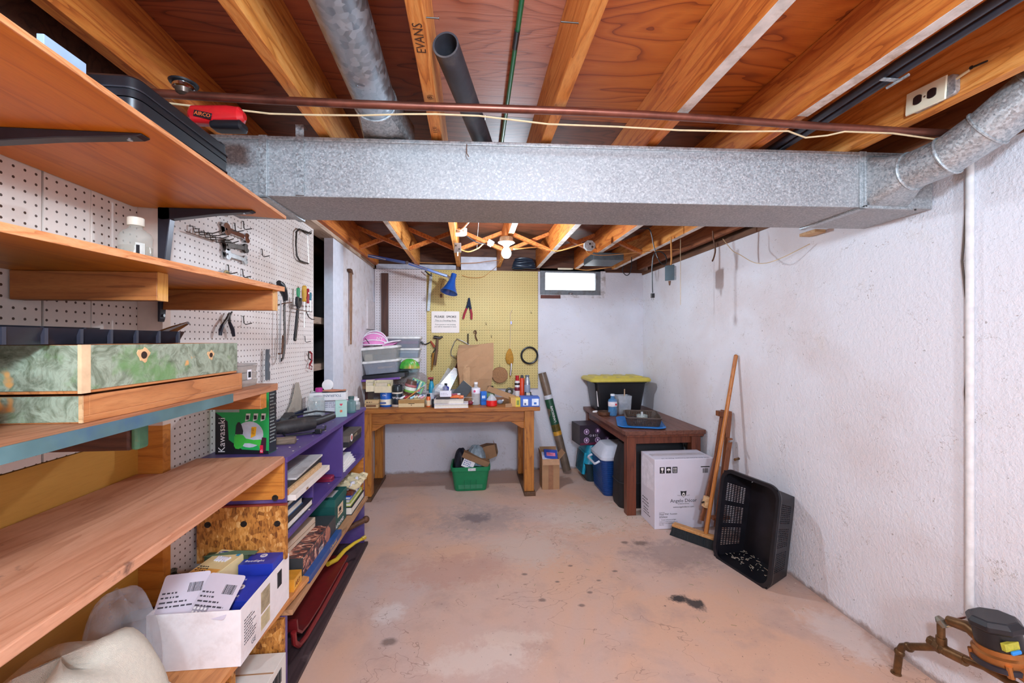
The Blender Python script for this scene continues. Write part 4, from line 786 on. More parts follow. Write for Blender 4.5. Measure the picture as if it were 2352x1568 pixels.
for (px, py, r_) in ((330, 815, .0075), (484, 815, .006)):
    q = AX(px, py, -.6602); build(MB().loft([[q + V((0, (r_ * 2.1 + .004 * math.sin(3 * a)) * math.cos(a), (r_ * 1.9 + .003 * math.cos(5 * a)) * math.sin(a))) for a in [2 * math.pi * k / 18 for k in range(18)]], [q + V((.0008, (r_ * 2.0 + .004 * math.sin(3 * a)) * math.cos(a), (r_ * 1.8 + .003 * math.cos(5 * a)) * math.sin(a))) for a in [2 * math.pi * k / 18 for k in range(18)]]]), 'torn_patch', plain('#d4a878', .7, var=.2), t, False, 0, True)
    build(MB().loft([oring(q + V((.0007, 0, 0)), NX, r_), oring(q + V((.0016, 0, 0)), NX, r_ * .96)]), 'hole', plain('#2a1408', .9), t, False, 0, True)
def ribtray(label, x0, x1, y0, y1, z0, h, n):
    t = T('plastic_tray', label, 'tray', ((x0 + x1) / 2, (y0 + y1) / 2, z0), group='black ribbed trays'); w_, d_ = x1 - x0, y1 - y0
    build(MB().loft([rr(w_ - .02, d_ - .02, .01, 0, 2), rr(w_, d_, .012, h, 2), rr(w_ - .008, d_ - .008, .01, h, 2), rr(w_ - .03, d_ - .03, .008, .006, 2)]), 'shell', plain('#23232b', .3, var=.15), t, True)
    for k in range(n):
        for sx in (-1, 1): build(MB().cb((sx * (w_ / 2 - .0015), -d_ / 2 + (k + .5) * d_ / n, h * .5), (.006, .006, h * .96)), 'rib', plain('#30303a', .3), t, False)
ribtray('black ribbed plastic tray on the moss-print box, front one', -.93, -.70, .60, 1.10, 1.317, .028, 8)
ribtray('black flat plastic tray leaning behind, against the pegboard', -1.05, -.94, .55, 1.16, 1.317, .038, 6)
t = T('storage_bin', 'scratched translucent tan storage bin at the near end of the third shelf', 'bin', (-.80, .555, ZS3)); 
build(MB().loft([rr(.26, .16, .02, .0005, 4), rr(.29, .19, .025, .11, 4), rr(.30, .2, .025, .111, 4), rr(.30, .2, .025, .118, 4), rr(.284, .184, .022, .118, 4), rr(.254, .154, .02, .004, 4)]), 'shell', plain('#b08a62', .35, alpha=.8, var=.15, scale=12), t)
build(MB().tube([(-.1, -.1, .09), (-.1, -.112, .06), (.1, -.112, .06), (.1, -.1, .09)], .006, 8), 'handle', plain('#9a7450', .35), t)
t = T('parts_organiser', 'clear plastic parts organiser on the far end of the third shelf', 'organiser', (-.80, 1.36, ZS3))
for k in range(3): build(MB().loft([rr(.22, .11, .008, .0005 + k * .022, 3), rr(.226, .116, .008, .020 + k * .022, 3)]), 'tray_layer', plain('#b4a89c', .2, alpha=.55, var=.1), t)
build(MB().loft([rr(.228, .118, .008, .066, 3), rr(.222, .112, .006, .07, 3)]), 'lid', plain('#a8a09a', .2, alpha=.6), t)
patch(t, 'price_label', M_paper, (.1135, -.01, .022), (0, 1, 0), (0, 0, 1), .022, .03)
barcode(t, (.1143, -.006, .028), (0, 1, 0), (0, 0, 1), .014, .018, M_ink, 8)
p = AX(612, 835, -.985); t = T('shelf_standard', 'grey plastic notched holder standing behind the organiser', 'holder', (-.985, p.y, AX(612, 872, -.985).z))
hh = AX(612, 802, -.985).z - AX(612, 872, -.985).z
build(MB().prism([(0, 0), (.022, 0), (.024, hh * .25), (.014, hh * .32), (.026, hh * .5), (.014, hh * .6), (.026, hh * .78), (.016, hh * .86), (.02, hh), (.004, hh), (-.002, hh * .5)], 0, .012, frame((0, -.012, 0), (0, 1, 0), (1, 0, 0))), 'bar', plain('#5a5e64', .5), t, False)
p = AX(500, 770, -.80); t = T('hole_punch', 'shiny chrome lever hand tool lying on the moss-print box', 'hand tool', (-.80, 1.17, 1.3165))
build(MB().tube([(-.05, .01, .01), (-.02, .0, .018), (.03, -.01, .036), (.07, -.02, .052)], [.008, .012, .010, .004], 10), 'lever', M_chrome, t); build(MB().tube([(-.09, .015, .008), (-.03, .01, .008), (.03, .0, .008)], [.006, .008, .007], 10), 'base', plain('#4a4a2c', .4, .3), t)
# boxed drill kit
p = AZ(615, 1040, .9); z = .9005
t = T('drill_box', 'green cordless drill carton standing where the plank meets the purple unit', 'carton', (-.868, 1.700, .8885), rz=R(-4))
W_, D_, H_ = .20, .055, .256
build(MB().box((-W_ / 2, -D_ / 2, 0), (W_ / 2, D_ / 2, H_)), 'carton_body', plain('#1c9a4c', .4, var=.05), t, False, .001)
fo = V((-W_ / 2 + .04, -D_ / 2, 0)); fb = V((-W_ / 2, -D_ / 2, 0)); rx, uz = V((1, 0, 0)), V((0, 0, 1))
patch(t, 'black_band', M_black, fb, rx, uz, 0, 0, [(0, 0), (W_, 0), (W_, .012), (.1, .018), (.05, .055), (.046, .125), (0, .16)], .0007)
txt(t, 'Kawasaki', .036, fb + V((.036, 0, .006)), uz, -rx, M_white)
patch(t, 'grey_oval', plain('#b4b4bc', .4), fo + V((.088, -.0004, .075)), rx, uz, 0, 0, [(.052 * math.cos(a), .05 * math.sin(a)) for a in [2 * math.pi * k / 24 for k in range(24)]], .0006)
patch(t, 'drill_picture', plain('#3cae3c', .35), fo + V((.03, -.0009, .018)), rx, uz, 0, 0, [(.0, .015), (.002, .05), (.012, .06), (.035, .055), (.045, .042), (.075, .036), (.1, .038), (.112, .03), (.108, .008), (.096, .004), (.09, .016), (.06, .024), (.04, .024), (.03, .008), (.018, .002), (.006, .004)], .0007)
patch(t, 'chuck_picture', M_dk, fo + V((.035, -.0012, .076)), rx, uz, 0, 0, [(0, 0), (.028, .0), (.03, .012), (.024, .034), (.018, .046), (.01, .046), (.004, .034)], .0007)
patch(t, 'battery_picture', plain('#3a1a2c', .4), fo + V((.126, -.0012, .012)), rx, uz, 0, 0, [(0, 0), (.024, .0), (.026, .05), (.01, .052)], .0007)
patch(t, 'red_badge', plain('#d02040', .4), fo + V((.128, -.0018, .004)), rx, uz, .012, .03); txt(t, 'G', .012, fo + V((.130, -.0026, .008)), rx, uz, M_white)
patch(t, 'orange_tag', plain('#e0a020', .4), fo + V((.093, -.0012, .062)), rx, uz, 0, 0, [(0, 0), (.018, .008), (.022, .042), (.004, .042)], .0007)
lines(t, fo + V((.096, -.0022, .095)), rx, uz, .014, 4, .006, M_ink)
for k in range(3):
    patch(t, 'panel_picture', plain('#d4dcd4', .4), fo + V((.072 + k * .029, -.0006, .125)), rx, uz, 0, 0, [(0, 0), (.016, .006), (.02, .03), (.004, .03)], .0007); patch(t, 'accessory_picture', M_dk, fo + V((.076 + k * .029, -.0014, .132)), rx, uz, .011, .016)
patch(t, 'grey_band', plain('#8a9a90', .4), fb + V((0, -.0003, .16)), rx, uz, .09, H_ - .161, None, .0005)
txt(t, 'Lithium Drill', .013, fo + V((.05, -.0012, .17)), uz, -rx, M_white)
patch(t, 'dark_side', plain('#20242a', .4), (W_ / 2, -D_ / 2 + .002, .002), (0, 1, 0), uz, D_ - .004, H_ - .004)
lines(t, (W_ / 2 + .0008, -D_ / 2 + .008, H_ - .02), (0, 1, 0), uz, D_ - .016, 16, .013, plain('#9aa09a', .6))
# ------------------------------------------------------------------ on top of the purple unit
ZT = .8885
t = T('corded_drill', 'dusty black corded power tool lying on the purple unit', 'power tool', (-.80, 2.02, ZT))
build(MB().tube([(-.10, -.06, .035), (-.04, -.02, .036), (.02, .03, .036), (.05, .055, .036)], [.026, .033, .032, .028], 14), 'motor_body', plain('#2e2a2a', .55, var=.25, dirt='#5a5048'), t)
build(MB().tube([(.03, .04, .036), (.07, .10, .042), (.10, .17, .05)], [.022, .019, .017], 12), 'handle', plain('#252224', .5, var=.2), t)
build(MB().tube([(-.10, -.06, .035), (-.13, -.08, .034), (-.16, -.10, .033)], [.018, .014, .009], 10), 'nozzle', M_iron, t)
build(MB().tube([(.10, .17, .05), (.09, .21, .06), (.02, .16, .075), (-.06, .06, .07), (-.08, -.01, .02), (-.02, -.09, .007), (.07, -.03, .006), (.10, .05, .006), (.08, .12, .007)], .0042, 8), 'cord', M_wirek, t)
build(MB().cb((.095, -.02, .012), (.03, .02, .022)), 'plug', M_black, t, False, .004)
t = T('wood_block', 'worn grey-brown sanding block beside the green carton', 'sanding block', (-.775, 1.83, ZT), rz=R(12))
build(MB().box((-.05, -.02, 0), (.035, .02, .024)), 'block', wood('#7a6454', '#8c7664', '#54402f', 'x', 2, .7, .15), t, False, .004); build(MB().box((-.051, -.021, .0), (.036, .021, .004)), 'sandpaper', plain('#5a4a40', .9), t, False)
t = T('palm_sander', 'small grey power tool behind the corded tool', 'power tool', (-.90, 2.15, ZT), rz=R(20))
build(MB().loft([rr(.09, .06, .01, 0, 3), rr(.09, .06, .012, .025, 3), rr(.07, .05, .02, .055, 4), rr(.04, .03, .012, .075, 4)]), 'body', plain('#3a3838', .5, var=.2), t); build(MB().tube([(.04, 0, .04), (.09, .02, .045), (.14, .05, .04), (.17, .09, .012)], .006, 8), 'cord', M_wirek, t)
t = T('metal_bar', 'dark blue steel bar leaning along the foot of the pegboard', 'metal bar', (-.985, 2.2, ZT)); build(MB().box((-.0, -.30, 0), (.006, .42, .03)), 'bar', plain('#22304a', .4, .5), t, False, .001); build(MB().box((.0061, -.29, .026), (.008, .41, .030)), 'edge', M_steel, t, False)
t = T('cardboard_sheet', 'grey cardboard sheet leaning on the pegboard behind the jar', 'cardboard', (-.99, 2.45, ZT))
build(MB().prism([(-.13, 0), (.08, 0), (.08, .05), (.03, .16), (.0, .165), (-.06, .06)], 0, .004, frame((.004, 0, .031), (0, 1, 0), (1, 0, 0))), 'sheet', plain('#a89c8c', .8, var=.1), t, False)
def jar(name, label, loc, r, h, neck, m_, cap=None, capm=None, cat='jar', group=None, inner=None):
    t = T(name, label, cat, loc, group=group)
    build(MB().lathe([(r * .85, 0), (r, r * .15), (r, h * .72), (r * .92, h * .8), (neck, h * .86), (neck, h)], 20), 'body', m_, t)
    if cap: build(MB().lathe([(neck * 1.08, h * .985), (neck * 1.1, h), (neck * 1.1, h + cap), (neck * .95, h + cap + .002)], 16), 'cap', capm, t)
    if inner: build(MB().lathe([(r * .9, .003), (r * .93, h * inner[1]), (r * .5, h * inner[1] + .001)], 16), 'contents', inner[0], t)
    return t
M_jar = plain('#cfd8d4', .06, alpha=.35, var=.02)
p = V((-.87, 2.43, ZT)); jar('glass_jar', 'clear glass jar without lid on the purple unit', p, sz(19, p), sz(48, p), sz(17, p), M_jar)
p = V((-.86, 2.30, ZT)); jar('glass_tumbler', 'small clear glass tumbler in front of the lidless jar', p, sz(12, p), sz(24, p), sz(11, p), M_jar, cat='glass')
p = V((-.90, 2.56, ZT)); t = jar('soap_bottle', 'clear squeeze bottle with a magenta cap behind the jar', p, sz(13, p), sz(50, p), sz(7, p), M_jar, .02, plain('#b42a86', .4), cat='bottle')
p = V((-.80, 2.62, ZT)); t = T('carton', 'white medicine carton under the open white box', 'carton', (-.815, 2.66, ZT), rz=R(4))
build(MB().box((-.10, -.05, 0), (.10, .05, .075)), 'carton_body', M_paper, t, False, .001); patch(t, 'pink_band', plain('#b8607a', .5), (-.10, -.05, .068), (1, 0, 0), (0, 0, 1), .2, .004); lines(t, (-.07, -.051, .05), (1, 0, 0), (0, 0, 1), .13, 3, .012, plain('#9a90a0', .6)); barcode(t, (-.094, -.0505, .03), (1, 0, 0), (0, 0, 1), .018, .016, M_ink, 8)
build(MB().box((-.098, -.048, .0752), (.098, .048, .0758)), 'top_flap', M_white, t, False)
t = T('open_box', 'open white cosmetics box resting upside down on the medicine carton', 'box', (-.855, 2.60, ZT + .0765), rz=R(10))
b = MB(); w_, d_, h_ = .20, .10, .045
for (q0, q1) in (((-w_ / 2, -d_ / 2, 0), (w_ / 2, d_ / 2, .002)), ((-w_ / 2, -d_ / 2, .002), (w_ / 2, -d_ / 2 + .002, h_)), ((-w_ / 2, d_ / 2 - .002, .002), (w_ / 2, d_ / 2, h_)), ((-w_ / 2, -d_ / 2 + .002, .002), (-w_ / 2 + .002, d_ / 2 - .002, h_)), ((w_ / 2 - .002, -d_ / 2 + .002, .002), (w_ / 2, d_ / 2 - .002, h_))): b.box(q0, q1)
build(b, 'carton_body', M_white, t, False); txt(t, 'TOLERIANE', .02, (.075, -d_ / 2, .034), (-1, 0, 0), (0, 0, -1), plain('#3a4a6a', .6))
bpy.data.objects[t.children[-1].name].data.flip_normals()
t2 = T('pill_strip', 'grey foil packets piled in the open white box', 'packet', (-.86, 2.60, ZT + .0765 + .036), rz=R(16))
build(MB().sheet([[(x * .09, y * .04, .004 * math.sin(3 * x + 2 * y) + .008) for y in (-1, 0, 1)] for x in (-1, -.5, 0, .5, 1)], .003), 'foil', plain('#6a6a72', .3, .4), t2, True); build(MB().sheet([[(.03 + x * .07, .005 + y * .03, .004 * math.sin(2 * x + 2 * y) + .016) for y in (-1, 0, 1)] for x in (-1, 0, 1)], .002), 'leaflet', plain('#c87850', .5), t2, True)
p = AZ(788, 955, .8885); t = T('mint_carton', 'small mint green carton with a red heart standing on the purple unit', 'carton', (-.737, 2.44, ZT), rz=R(18)); s_ = .048
build(MB().box((-.03, -.022, 0), (.03, .022, .092)), 'carton_body', plain('#a8cfc0', .5, var=.03), t, False, .001); patch(t, 'white_side', M_white, (.03, -.021, .001), (0, 1, 0), (0, 0, 1), .042, .09)
patch(t, 'heart', plain('#c8304a', .5), (0, -.022, .07), (1, 0, 0), (0, 0, 1), 0, 0, [(0, -.008), (.008, .001), (.007, .006), (.003, .007), (0, .004), (-.003, .007), (-.007, .006), (-.008, .001)]); patch(t, 'flower', plain('#d86a40', .5), (0, -.022, .034), (1, 0, 0), (0, 0, 1), 0, 0, [((.006 + .003 * (k % 2)) * math.cos(k * .6283), (.006 + .003 * (k % 2)) * math.sin(k * .6283)) for k in range(10)])
txt(t, 'love', .009, (-.012, -.022, .054), (1, 0, 0), (0, 0, 1), plain('#5a8a7a', .6))
p = V((-.715, 2.56, ZT)); jar('bottle', 'teal glass bottle at the far corner of the purple unit', p, .028, .085, .016, plain('#5a8a88', .08, alpha=.55, var=.05), .012, plain('#3c5a5a', .4), cat='bottle')
p = V((-.71, 2.66, ZT)); jar('bottle', 'stubby clear bottle of screws behind the teal bottle', p, .022, .06, .014, M_jar, .01, M_white, cat='bottle', inner=(M_iron, .5))
t = T('white_cup', 'white plastic lid leaning above the open box by the post', 'lid', (-.90, 2.72, ZT)); build(MB().lathe([(.032, 0), (.034, .003), (.034, .012), (.03, .014)], 20, tr(0, 0, .15, 0, R(80))), 'lid_disc', M_white, t); build(MB().cyl((0, .02, 0), (0, .02, .12), .02, 14), 'tub', plain('#d8d8de', .5), t)
# ------------------------------------------------------------------ in the purple unit: frames, books and boxes
def book(name, label, cat, x0, x1, y0, y1, z0, h, cover, rz=0, pages=None, group=None, spine='x'):
    cx_, cy_ = (x0 + x1) / 2, (y0 + y1) / 2; t = T(name, label, cat, (cx_, cy_, z0), rz=R(rz), group=group); w_, d_ = (x1 - x0) / 2, (y1 - y0) / 2; k = min(.003, h * .2)
    build(MB().box((-w_, -d_, 0), (w_, d_, k)).box((-w_, -d_, h - k), (w_, d_, h)).box((-w_, -d_, k), (-w_ + .003, d_, h - k)), 'cover', cover, t, False)
    build(MB().box((-w_ + .003, -d_ + .004, k), (w_ - .004, d_ - .004, h - k)), 'pages', pages or plain('#e0d8c8', .8, var=.06, scale=60), t, False); return t
def pframe(name, label, x0, x1, y0, y1, z0, h, m_, bar=.025, inner=None, rz=0):
    cx_, cy_ = (x0 + x1) / 2, (y0 + y1) / 2; t = T(name, label, 'picture frame', (cx_, cy_, z0), rz=R(rz)); w_, d_ = (x1 - x0) / 2, (y1 - y0) / 2
    for (q0, q1) in (((-w_, -d_, 0), (w_, -d_ + bar, h)), ((-w_, d_ - bar, 0), (w_, d_, h)), ((-w_, -d_ + bar, 0), (-w_ + bar, d_ - bar, h)), ((w_ - bar, -d_ + bar, 0), (w_, d_ - bar, h))): build(MB().box(q0, q1), 'rail', m_, t, False, .001)
    build(MB().box((-w_ + bar, -d_ + bar, h * .3), (w_ - bar, d_ - bar, h * .6)), 'backing', inner or M_paper, t, False); return t
zz = .7125
t = T('board', 'white painted board at the bottom of the stacked frames', 'board', (-.80, 1.85, zz)); build(MB().box((-.17, -.20, .0), (.135, .18, .022)), 'plank', plain('#e0d6cc', .6, var=.06), t, False, .001); build(MB().box((.136, -.1, .004), (.1365, -.08, .012)), 'worn_patch', M_kraftd, t, False)
t = T('board', 'bare wooden board under the black frame in the purple unit', 'board', (-.80, 1.85, zz + .0225)); build(MB().box((-.17, -.20, 0), (.11, .15, .020)), 'plank', M_pine, t, False, .001); build(MB().box((-.17, -.205, .0), (.11, -.2, .02)), 'end_grain', M_orange, t, False)
pframe('framed_picture', 'black picture frame in the stack under the grey print', -.975, -.70, 1.66, 2.02, zz + .043, .02, M_black, .03)
t = T('placemat', 'dusty grey-white print lying on top of the stacked frames', 'print', (-.82, 1.85, zz + .0635), rz=R(3)); build(MB().box((-.14, -.16, 0), (.13, .18, .008)), 'mount', plain('#c9c4c0', .5, var=.08, dirt='#a8a09a'), t, False, .001); build(MB().box((-.05, -.10, .008), (.08, .12, .0088)), 'sketch', plain('#b0aaa8', .5, var=.2, scale=14), t, False)
zz = .5925
book('book', 'thick dark book lying lowest on the middle purple shelf', 'book', -.97, -.70, 1.66, 1.92, zz, .03, plain('#20202a', .5)); txt(bpy.data.objects['book'], 'Wonder Works', .018, (.135, -.09, .008), (0, 1, 0), (0, 0, 1), M_white)
book('book', 'blue spined book second in the stack on the middle shelf', 'book', -.96, -.72, 1.64, 1.86, zz + .0305, .03, plain('#2c4a72', .4))
book('book', 'grey hardcover at the top of the middle shelf stack', 'book', -.95, -.73, 1.65, 1.84, zz + .061, .022, plain('#4a4a50', .5))
t = T('red_pencil_case', 'small crimson case at the back of the middle purple shelf', 'case', (-.76, 2.24, zz)); build(MB().loft([rr(.09, .05, .01, 0, 3), rr(.09, .05, .012, .02, 3), rr(.084, .044, .01, .024, 3)]), 'shell', plain('#8a1c3c', .4), t); build(MB().box((-.046, -.0255, .011), (.046, .0255, .0125)), 'zip', M_iron, t, False)
t = T('game_box', 'dusty black game box with a red round emblem in the far compartment', 'box', (-.78, 2.56, .7105)); build(MB().box((-.12, -.12, 0), (.085, .15, .05)), 'box_base', plain('#221e24', .5), t, False, .001); build(MB().box((-.122, -.122, .03), (.087, .152, .064)), 'lid', plain('#6a6058', .6, var=.15), t, False, .001)
build(MB().cyl((.0872, -.07, .045), (.0882, -.07, .045), .022, 18), 'emblem', M_white, t); build(MB().cyl((.088, -.07, .045), (.0887, -.07, .045), .014, 14), 'emblem_centre', plain('#c04a3c', .5), t); patch(t, 'side_print', plain('#3a3028', .5), (.0871, -.04, .033), (0, 1, 0), (0, 0, 1), .18, .026); txt(t, 'GAMES', .02, (.088, -.02, .038), (0, 1, 0), (0, 0, 1), plain('#a89a7a', .6))
for k in range(4): book('booklet', 'white booklet number %s from the bottom on the far purple shelf' % ('one', 'two', 'three', 'four')[k], 'booklet', -.93 + .01 * k, -.70 - .006 * k, 2.37 + .01 * k, 2.60, zz + k * .0125, .012, M_white, rz=2 * k, group='white booklets in the far compartment')
# bottom shelf of the purple unit
zz = .3205
t = T('puzzle_box', 'black jigsaw box printed with flames on the raw bottom shelf', 'box', (-.765, 1.98, zz)); build(MB().box((-.2, -.20, 0), (.075, .22, .105)), 'box_base', plain('#3a3c3e', .45, var=.08), t, False, .001)
flm = NT('flame_print'); v_ = flm.coord((5, 9, 9)); f_ = flm.noise(v_, 2.6, 6, .7, 1.6); flm.base(flm.ramp(f_, [(.42, lin('#3a3a3c')), (.5, lin('#7a3a30')), (.56, lin('#d08a6a')), (.62, lin('#f0d0b8')), (.7, lin('#a05a4a'))])); flm.rm(.4)
patch(t, 'flame_picture', flm.m, (.075, -.195, .03), (0, 1, 0), (0, 0, 1), .3, .073); build(MB().box((-.198, -.198, .105), (.073, .1, .1065)), 'flame_top', flm.m, t, False); build(MB().cyl((.0752, .10, .062), (.0765, .10, .062), .034, 20), 'medallion', plain('#b0705a', .5, var=.3, scale=60), t); lines(t, (.0758, -.02, .05), (0, 1, 0), (0, 0, 1), .07, 4, .007, plain('#b8b4b0', .6))
t = T('blue_box', 'flat dark blue box with yellow lettering on the shelf edge before the jigsaw', 'box', (-.675, 1.94, zz)); build(MB().box((-.0135, -.16, 0), (.0135, .26, .03)), 'box_body', plain('#1f3f7c', .4), t, False, .001); txt(t, 'Le Bossard', .02, (.0136, .09, .008), (0, 1, 0), (0, 0, 1), plain('#e0b060', .5)); build(MB().box((-.0138, -.161, .018), (.0138, .261, .031)), 'lid', plain('#28508c', .4), t, False)
t = T('art_box', 'small orange box lettered ART at the near end of the bottom shelf', 'box', (-.725, 1.70, zz + .034), rz=R(0)); build(MB().box((-.05, -.03, -.0335), (.045, .045, .045)), 'box_body', plain('#d08a28', .45), t, False, .001)
patch(t, 'gold_border', plain('#e0a848', .45), (.045, -.026, .002), (0, 1, 0), (0, 0, 1), .066, .04); txt(t, 'ART', .026, (.0458, -.02, .012), (0, 1, 0), (0, 0, 1), plain('#7a2c14', .5)); txt(t, 'ART', .026, (-.045, -.03, .004), (1, 0, 0), (0, 0, 1), plain('#7a2c14', .5))
t = T('wood_offcut', 'pale block of wood on the jigsaw box', 'board', (-.82, 1.88, zz + .107), rz=R(-4)); build(MB().box((-.08, -.18, 0), (.06, .2, .045)), 'block', plain('#cfb79e', .6, var=.08), t, False, .002); build(MB().box((-.081, -.181, .02), (.061, .201, .022)), 'groove', M_kraftd, t, False)
t = T('green_box', 'dark green carton with a barcode label under the purple middle shelf', 'carton', (-.80, 2.33, zz)); build(MB().box((-.15, -.1, 0), (.095, .1, .17)), 'carton_body', plain('#14504a', .5), t, False, .001); build(MB().box((-.152, -.102, .135), (.097, .102, .172)), 'lid', plain('#1c5a52', .5), t, False, .001)
patch(t, 'sticker', plain('#d8bfa0', .6), (.0975, -.06, .06), (0, 1, 0), (0, 0, 1), .09, .06); barcode(t, (.0985, -.04, .085), (0, 1, 0), (0, 0, 1), .035, .02, M_ink, 8); lines(t, (.0985, -.05, .074), (0, 1, 0), (0, 0, 1), .07, 1, .012, M_ink); txt(t, 'ASHLAND', .03, (.096, -.09, .012), (0, 1, 0), (0, 0, 1), M_white); patch(t, 'grey_label', plain('#b8b4b0', .6), (-.05, -.06, .1722), (1, 0, 0), (0, 1, 0), .12, .1)
book('folder', 'lime green folder leaning at the far end of the bottom shelf', 'folder', -.93, -.69, 2.46, 2.72, zz + .045, .02, plain('#b4bc50', .5)); o_ = bpy.data.objects['folder']; patch(o_, 'red_motif', plain('#c0402c', .5), (.04, .06, .0202), (1, 0, 0), (0, 1, 0), .05, .02)
book('book', 'stack base book with black cover under the lime folder', 'book', -.94, -.68, 2.45, 2.73, zz, .044, plain('#2a2a30', .5))
book('magazine', 'bundle of white papers leaning beside the lime folder', 'magazine', -.92, -.70, 2.47, 2.71, zz + .0655, .035, plain('#cfd0d4', .5))
book('folder', 'bright blue folder with white stripes on the far bottom shelf', 'folder', -.93, -.68, 2.42, 2.71, zz + .101, .014, plain('#2456b4', .4)); o_ = bpy.data.objects['folder.001']
for k in range(3): patch(o_, 'white_stripe', M_white, (.02 + k * .02, -.14, .0142), (1, 0, 0), (.2, 1, 0), .007, .2)
pframe('framed_picture', 'small brown wooden frame on the blue folder', -.93, -.675, 2.44, 2.72, zz + .1155, .02, wood('#6a2c1c', '#7c3a26', '#3c140c', 'y', 1, .4, .1), .03)
t = T('bead_cushion', 'cream braided placemat roll tucked under the middle shelf', 'placemat', (-.79, 2.58, zz + .136)); 
for k in range(6): build(MB().tube([(-.13 + .27 * q / 12, -.1 + k * .037 + .004 * math.sin(q * 2.2), .02 + .007 * math.sin(q * 2.2 + k * 3)) for q in range(13)], .017, 8), 'braid', plain('#d4c49c', .8, var=.1), t)
t = T('white_cloth', 'crumpled white cloth hanging off the brown frame', 'cloth', (-.69, 2.52, zz + .14)); build(MB().sheet([[(.0 + .03 * u, .02 * math.sin(5 * u + w) + w * .05, .03 - .05 * u * u - .01 * math.sin(4 * w + 3 * u)) for w in (-1, -.6, -.2, .2, .6, 1)] for u in (-.6, -.3, 0, .3, .6, .9)], .002), 'fabric', plain('#d6d4dc', .8), t)
# under the bottom shelf
t = T('sled', 'red wooden sled standing on the dark base board', 'sled', (-.80, 2.0, .021))
cs = [(-.22 + .5 * k / 10, .05 + (.11 if k == 0 else 0) * 0 + .10 * max(0, (4 - k) / 4) ** 2) for k in range(11)]
for s_ in (0, 1): build(MB().tube([(-.08 + .17 * s_, y, z - .04) for y, z in [(-.26, .17), (-.25, .12), (-.21, .08), (-.14, .062), (0, .055), (.3, .055), (.45, .06)]], .011, 8), 'runner', plain('#7a1c1e', .35), t)
build(MB().sheet([[(-.09 + .19 * u / 4, y, z + .012) for u in range(5)] for y, z in [(-.25, .16), (-.24, .11), (-.2, .075), (-.13, .06), (0, .052), (.3, .052), (.45, .056)]], .01), 'deck', plain('#6a1a1c', .35, var=.15), t)
t = T('yellow_lever', 'yellow bent handle lying across the sled', 'tool', (-.70, 2.45, .12)); build(MB().tube([(-.06, -.16, .01), (-.04, -.08, -.01), (-.02, 0, .0), (.02, .06, .012), (.05, .10, .014)], [.012, .012, .011, .009, .008], 10), 'handle', plain('#c8a828', .4), t); build(MB().cyl((.05, .10, .014), (.065, .12, .016), .012, 10), 'end_knob', plain('#b09020', .4), t)
t = T('iron_rod', 'brown iron rod with a round knob under the bottom shelf', 'rod', (-.74, 2.6, .15)); build(MB().tube([(-.12, -.14, .02), (0, 0, .03), (.075, .08, .042)], .016, 10), 'rod', M_rust, t); build(MB().sphere((.08, .085, .043), .022), 'knob', M_rust, t)
# ------------------------------------------------------------------ on the low shelf
z = ZS5 + .0005
t = T('open_carton', 'open white carton crammed with light bulb packs', 'carton', (-.813, 1.47, z)); w_, d_, h_ = .26, .33, .168
for (q0, q1, n_) in (((-w_ / 2, -d_ / 2, 0), (w_ / 2, d_ / 2, .003), 'bottom'), ((-w_ / 2, -d_ / 2, .003), (w_ / 2, -d_ / 2 + .003, h_), 'near_wall'), ((-w_ / 2, d_ / 2 - .003, .003), (w_ / 2, d_ / 2, h_), 'far_wall'), ((-w_ / 2, -d_ / 2 + .003, .003), (-w_ / 2 + .003, d_ / 2 - .003, h_), 'side_wall'), ((w_ / 2 - .003, -d_ / 2 + .003, .003), (w_ / 2, d_ / 2 - .003, h_), 'side_wall')): build(MB().box(q0, q1), n_, plain('#ece4e2', .65, var=.04, dirt='#ddd0cc'), t, False, .0008)
Y1 = V((0, 1, 0)); Z1_ = V((0, 0, 1)); xr_ = w_ / 2
lines(t, (xr_, -d_ / 2 + .02, .12), Y1, Z1_, .07, 9, .009, plain('#5a5458', .7)); patch(t, 'product_photo', plain('#a89878', .6, var=.3, scale=50), (xr_, -d_ / 2 + .12, .075), Y1, Z1_, .06, .07); patch(t, 'product_photo', plain('#c4b48c', .6, var=.2, scale=40), (xr_, -d_ / 2 + .12, .02), Y1, Z1_, .06, .048); barcode(t, (xr_, -d_ / 2 + .235, .09), Y1, Z1_, .035, .055, M_ink, 12); txt(t, 'GE', .022, (xr_, -d_ / 2 + .06, .02), Y1, Z1_, plain('#6a646a', .7))
M_blue = plain('#2438a8', .4, var=.06)
def bulbbox(label, loc, rx, rz, w, d, h, name='bulb_pack'):
    t = T(name, label, 'bulb pack', None, m=Mx.Translation(loc) @ Mx.Rotation(R(rz), 4, 'Z') @ Mx.Rotation(R(rx), 4, 'X'), group='blue floodlight packs'); build(MB().box((-w / 2, -d / 2, 0), (w / 2, d / 2, h)), 'pack_body', M_blue, t, False, .0015)
    txt(t, 'floodlight', .017, (-w / 2 + .012, -d / 2 + .018, h), (1, 0, 0), (0, 1, 0), M_white); txt(t, 'faisceau', .014, (-w / 2 + .012, d / 2 - .022, h), (1, 0, 0), (0, 1, 0), M_white); build(MB().cyl((0, .004, h), (0, .004, h + .0006), .012, 18), 'badge', M_white, t); txt(t, 'GE', .011, (-.008, .0, h + .0004), (1, 0, 0), (0, 1, 0), M_blue)
    txt(t, 'floodlight', .022, (w / 2, -d / 2 + .006, h * .5), (0, 1, 0), (0, 0, 1), M_white); return t
bulbbox('blue floodlight pack at the back of the open white carton', V((-.745, 1.572, z + .075)), 0, 0, .115, .11, .118)
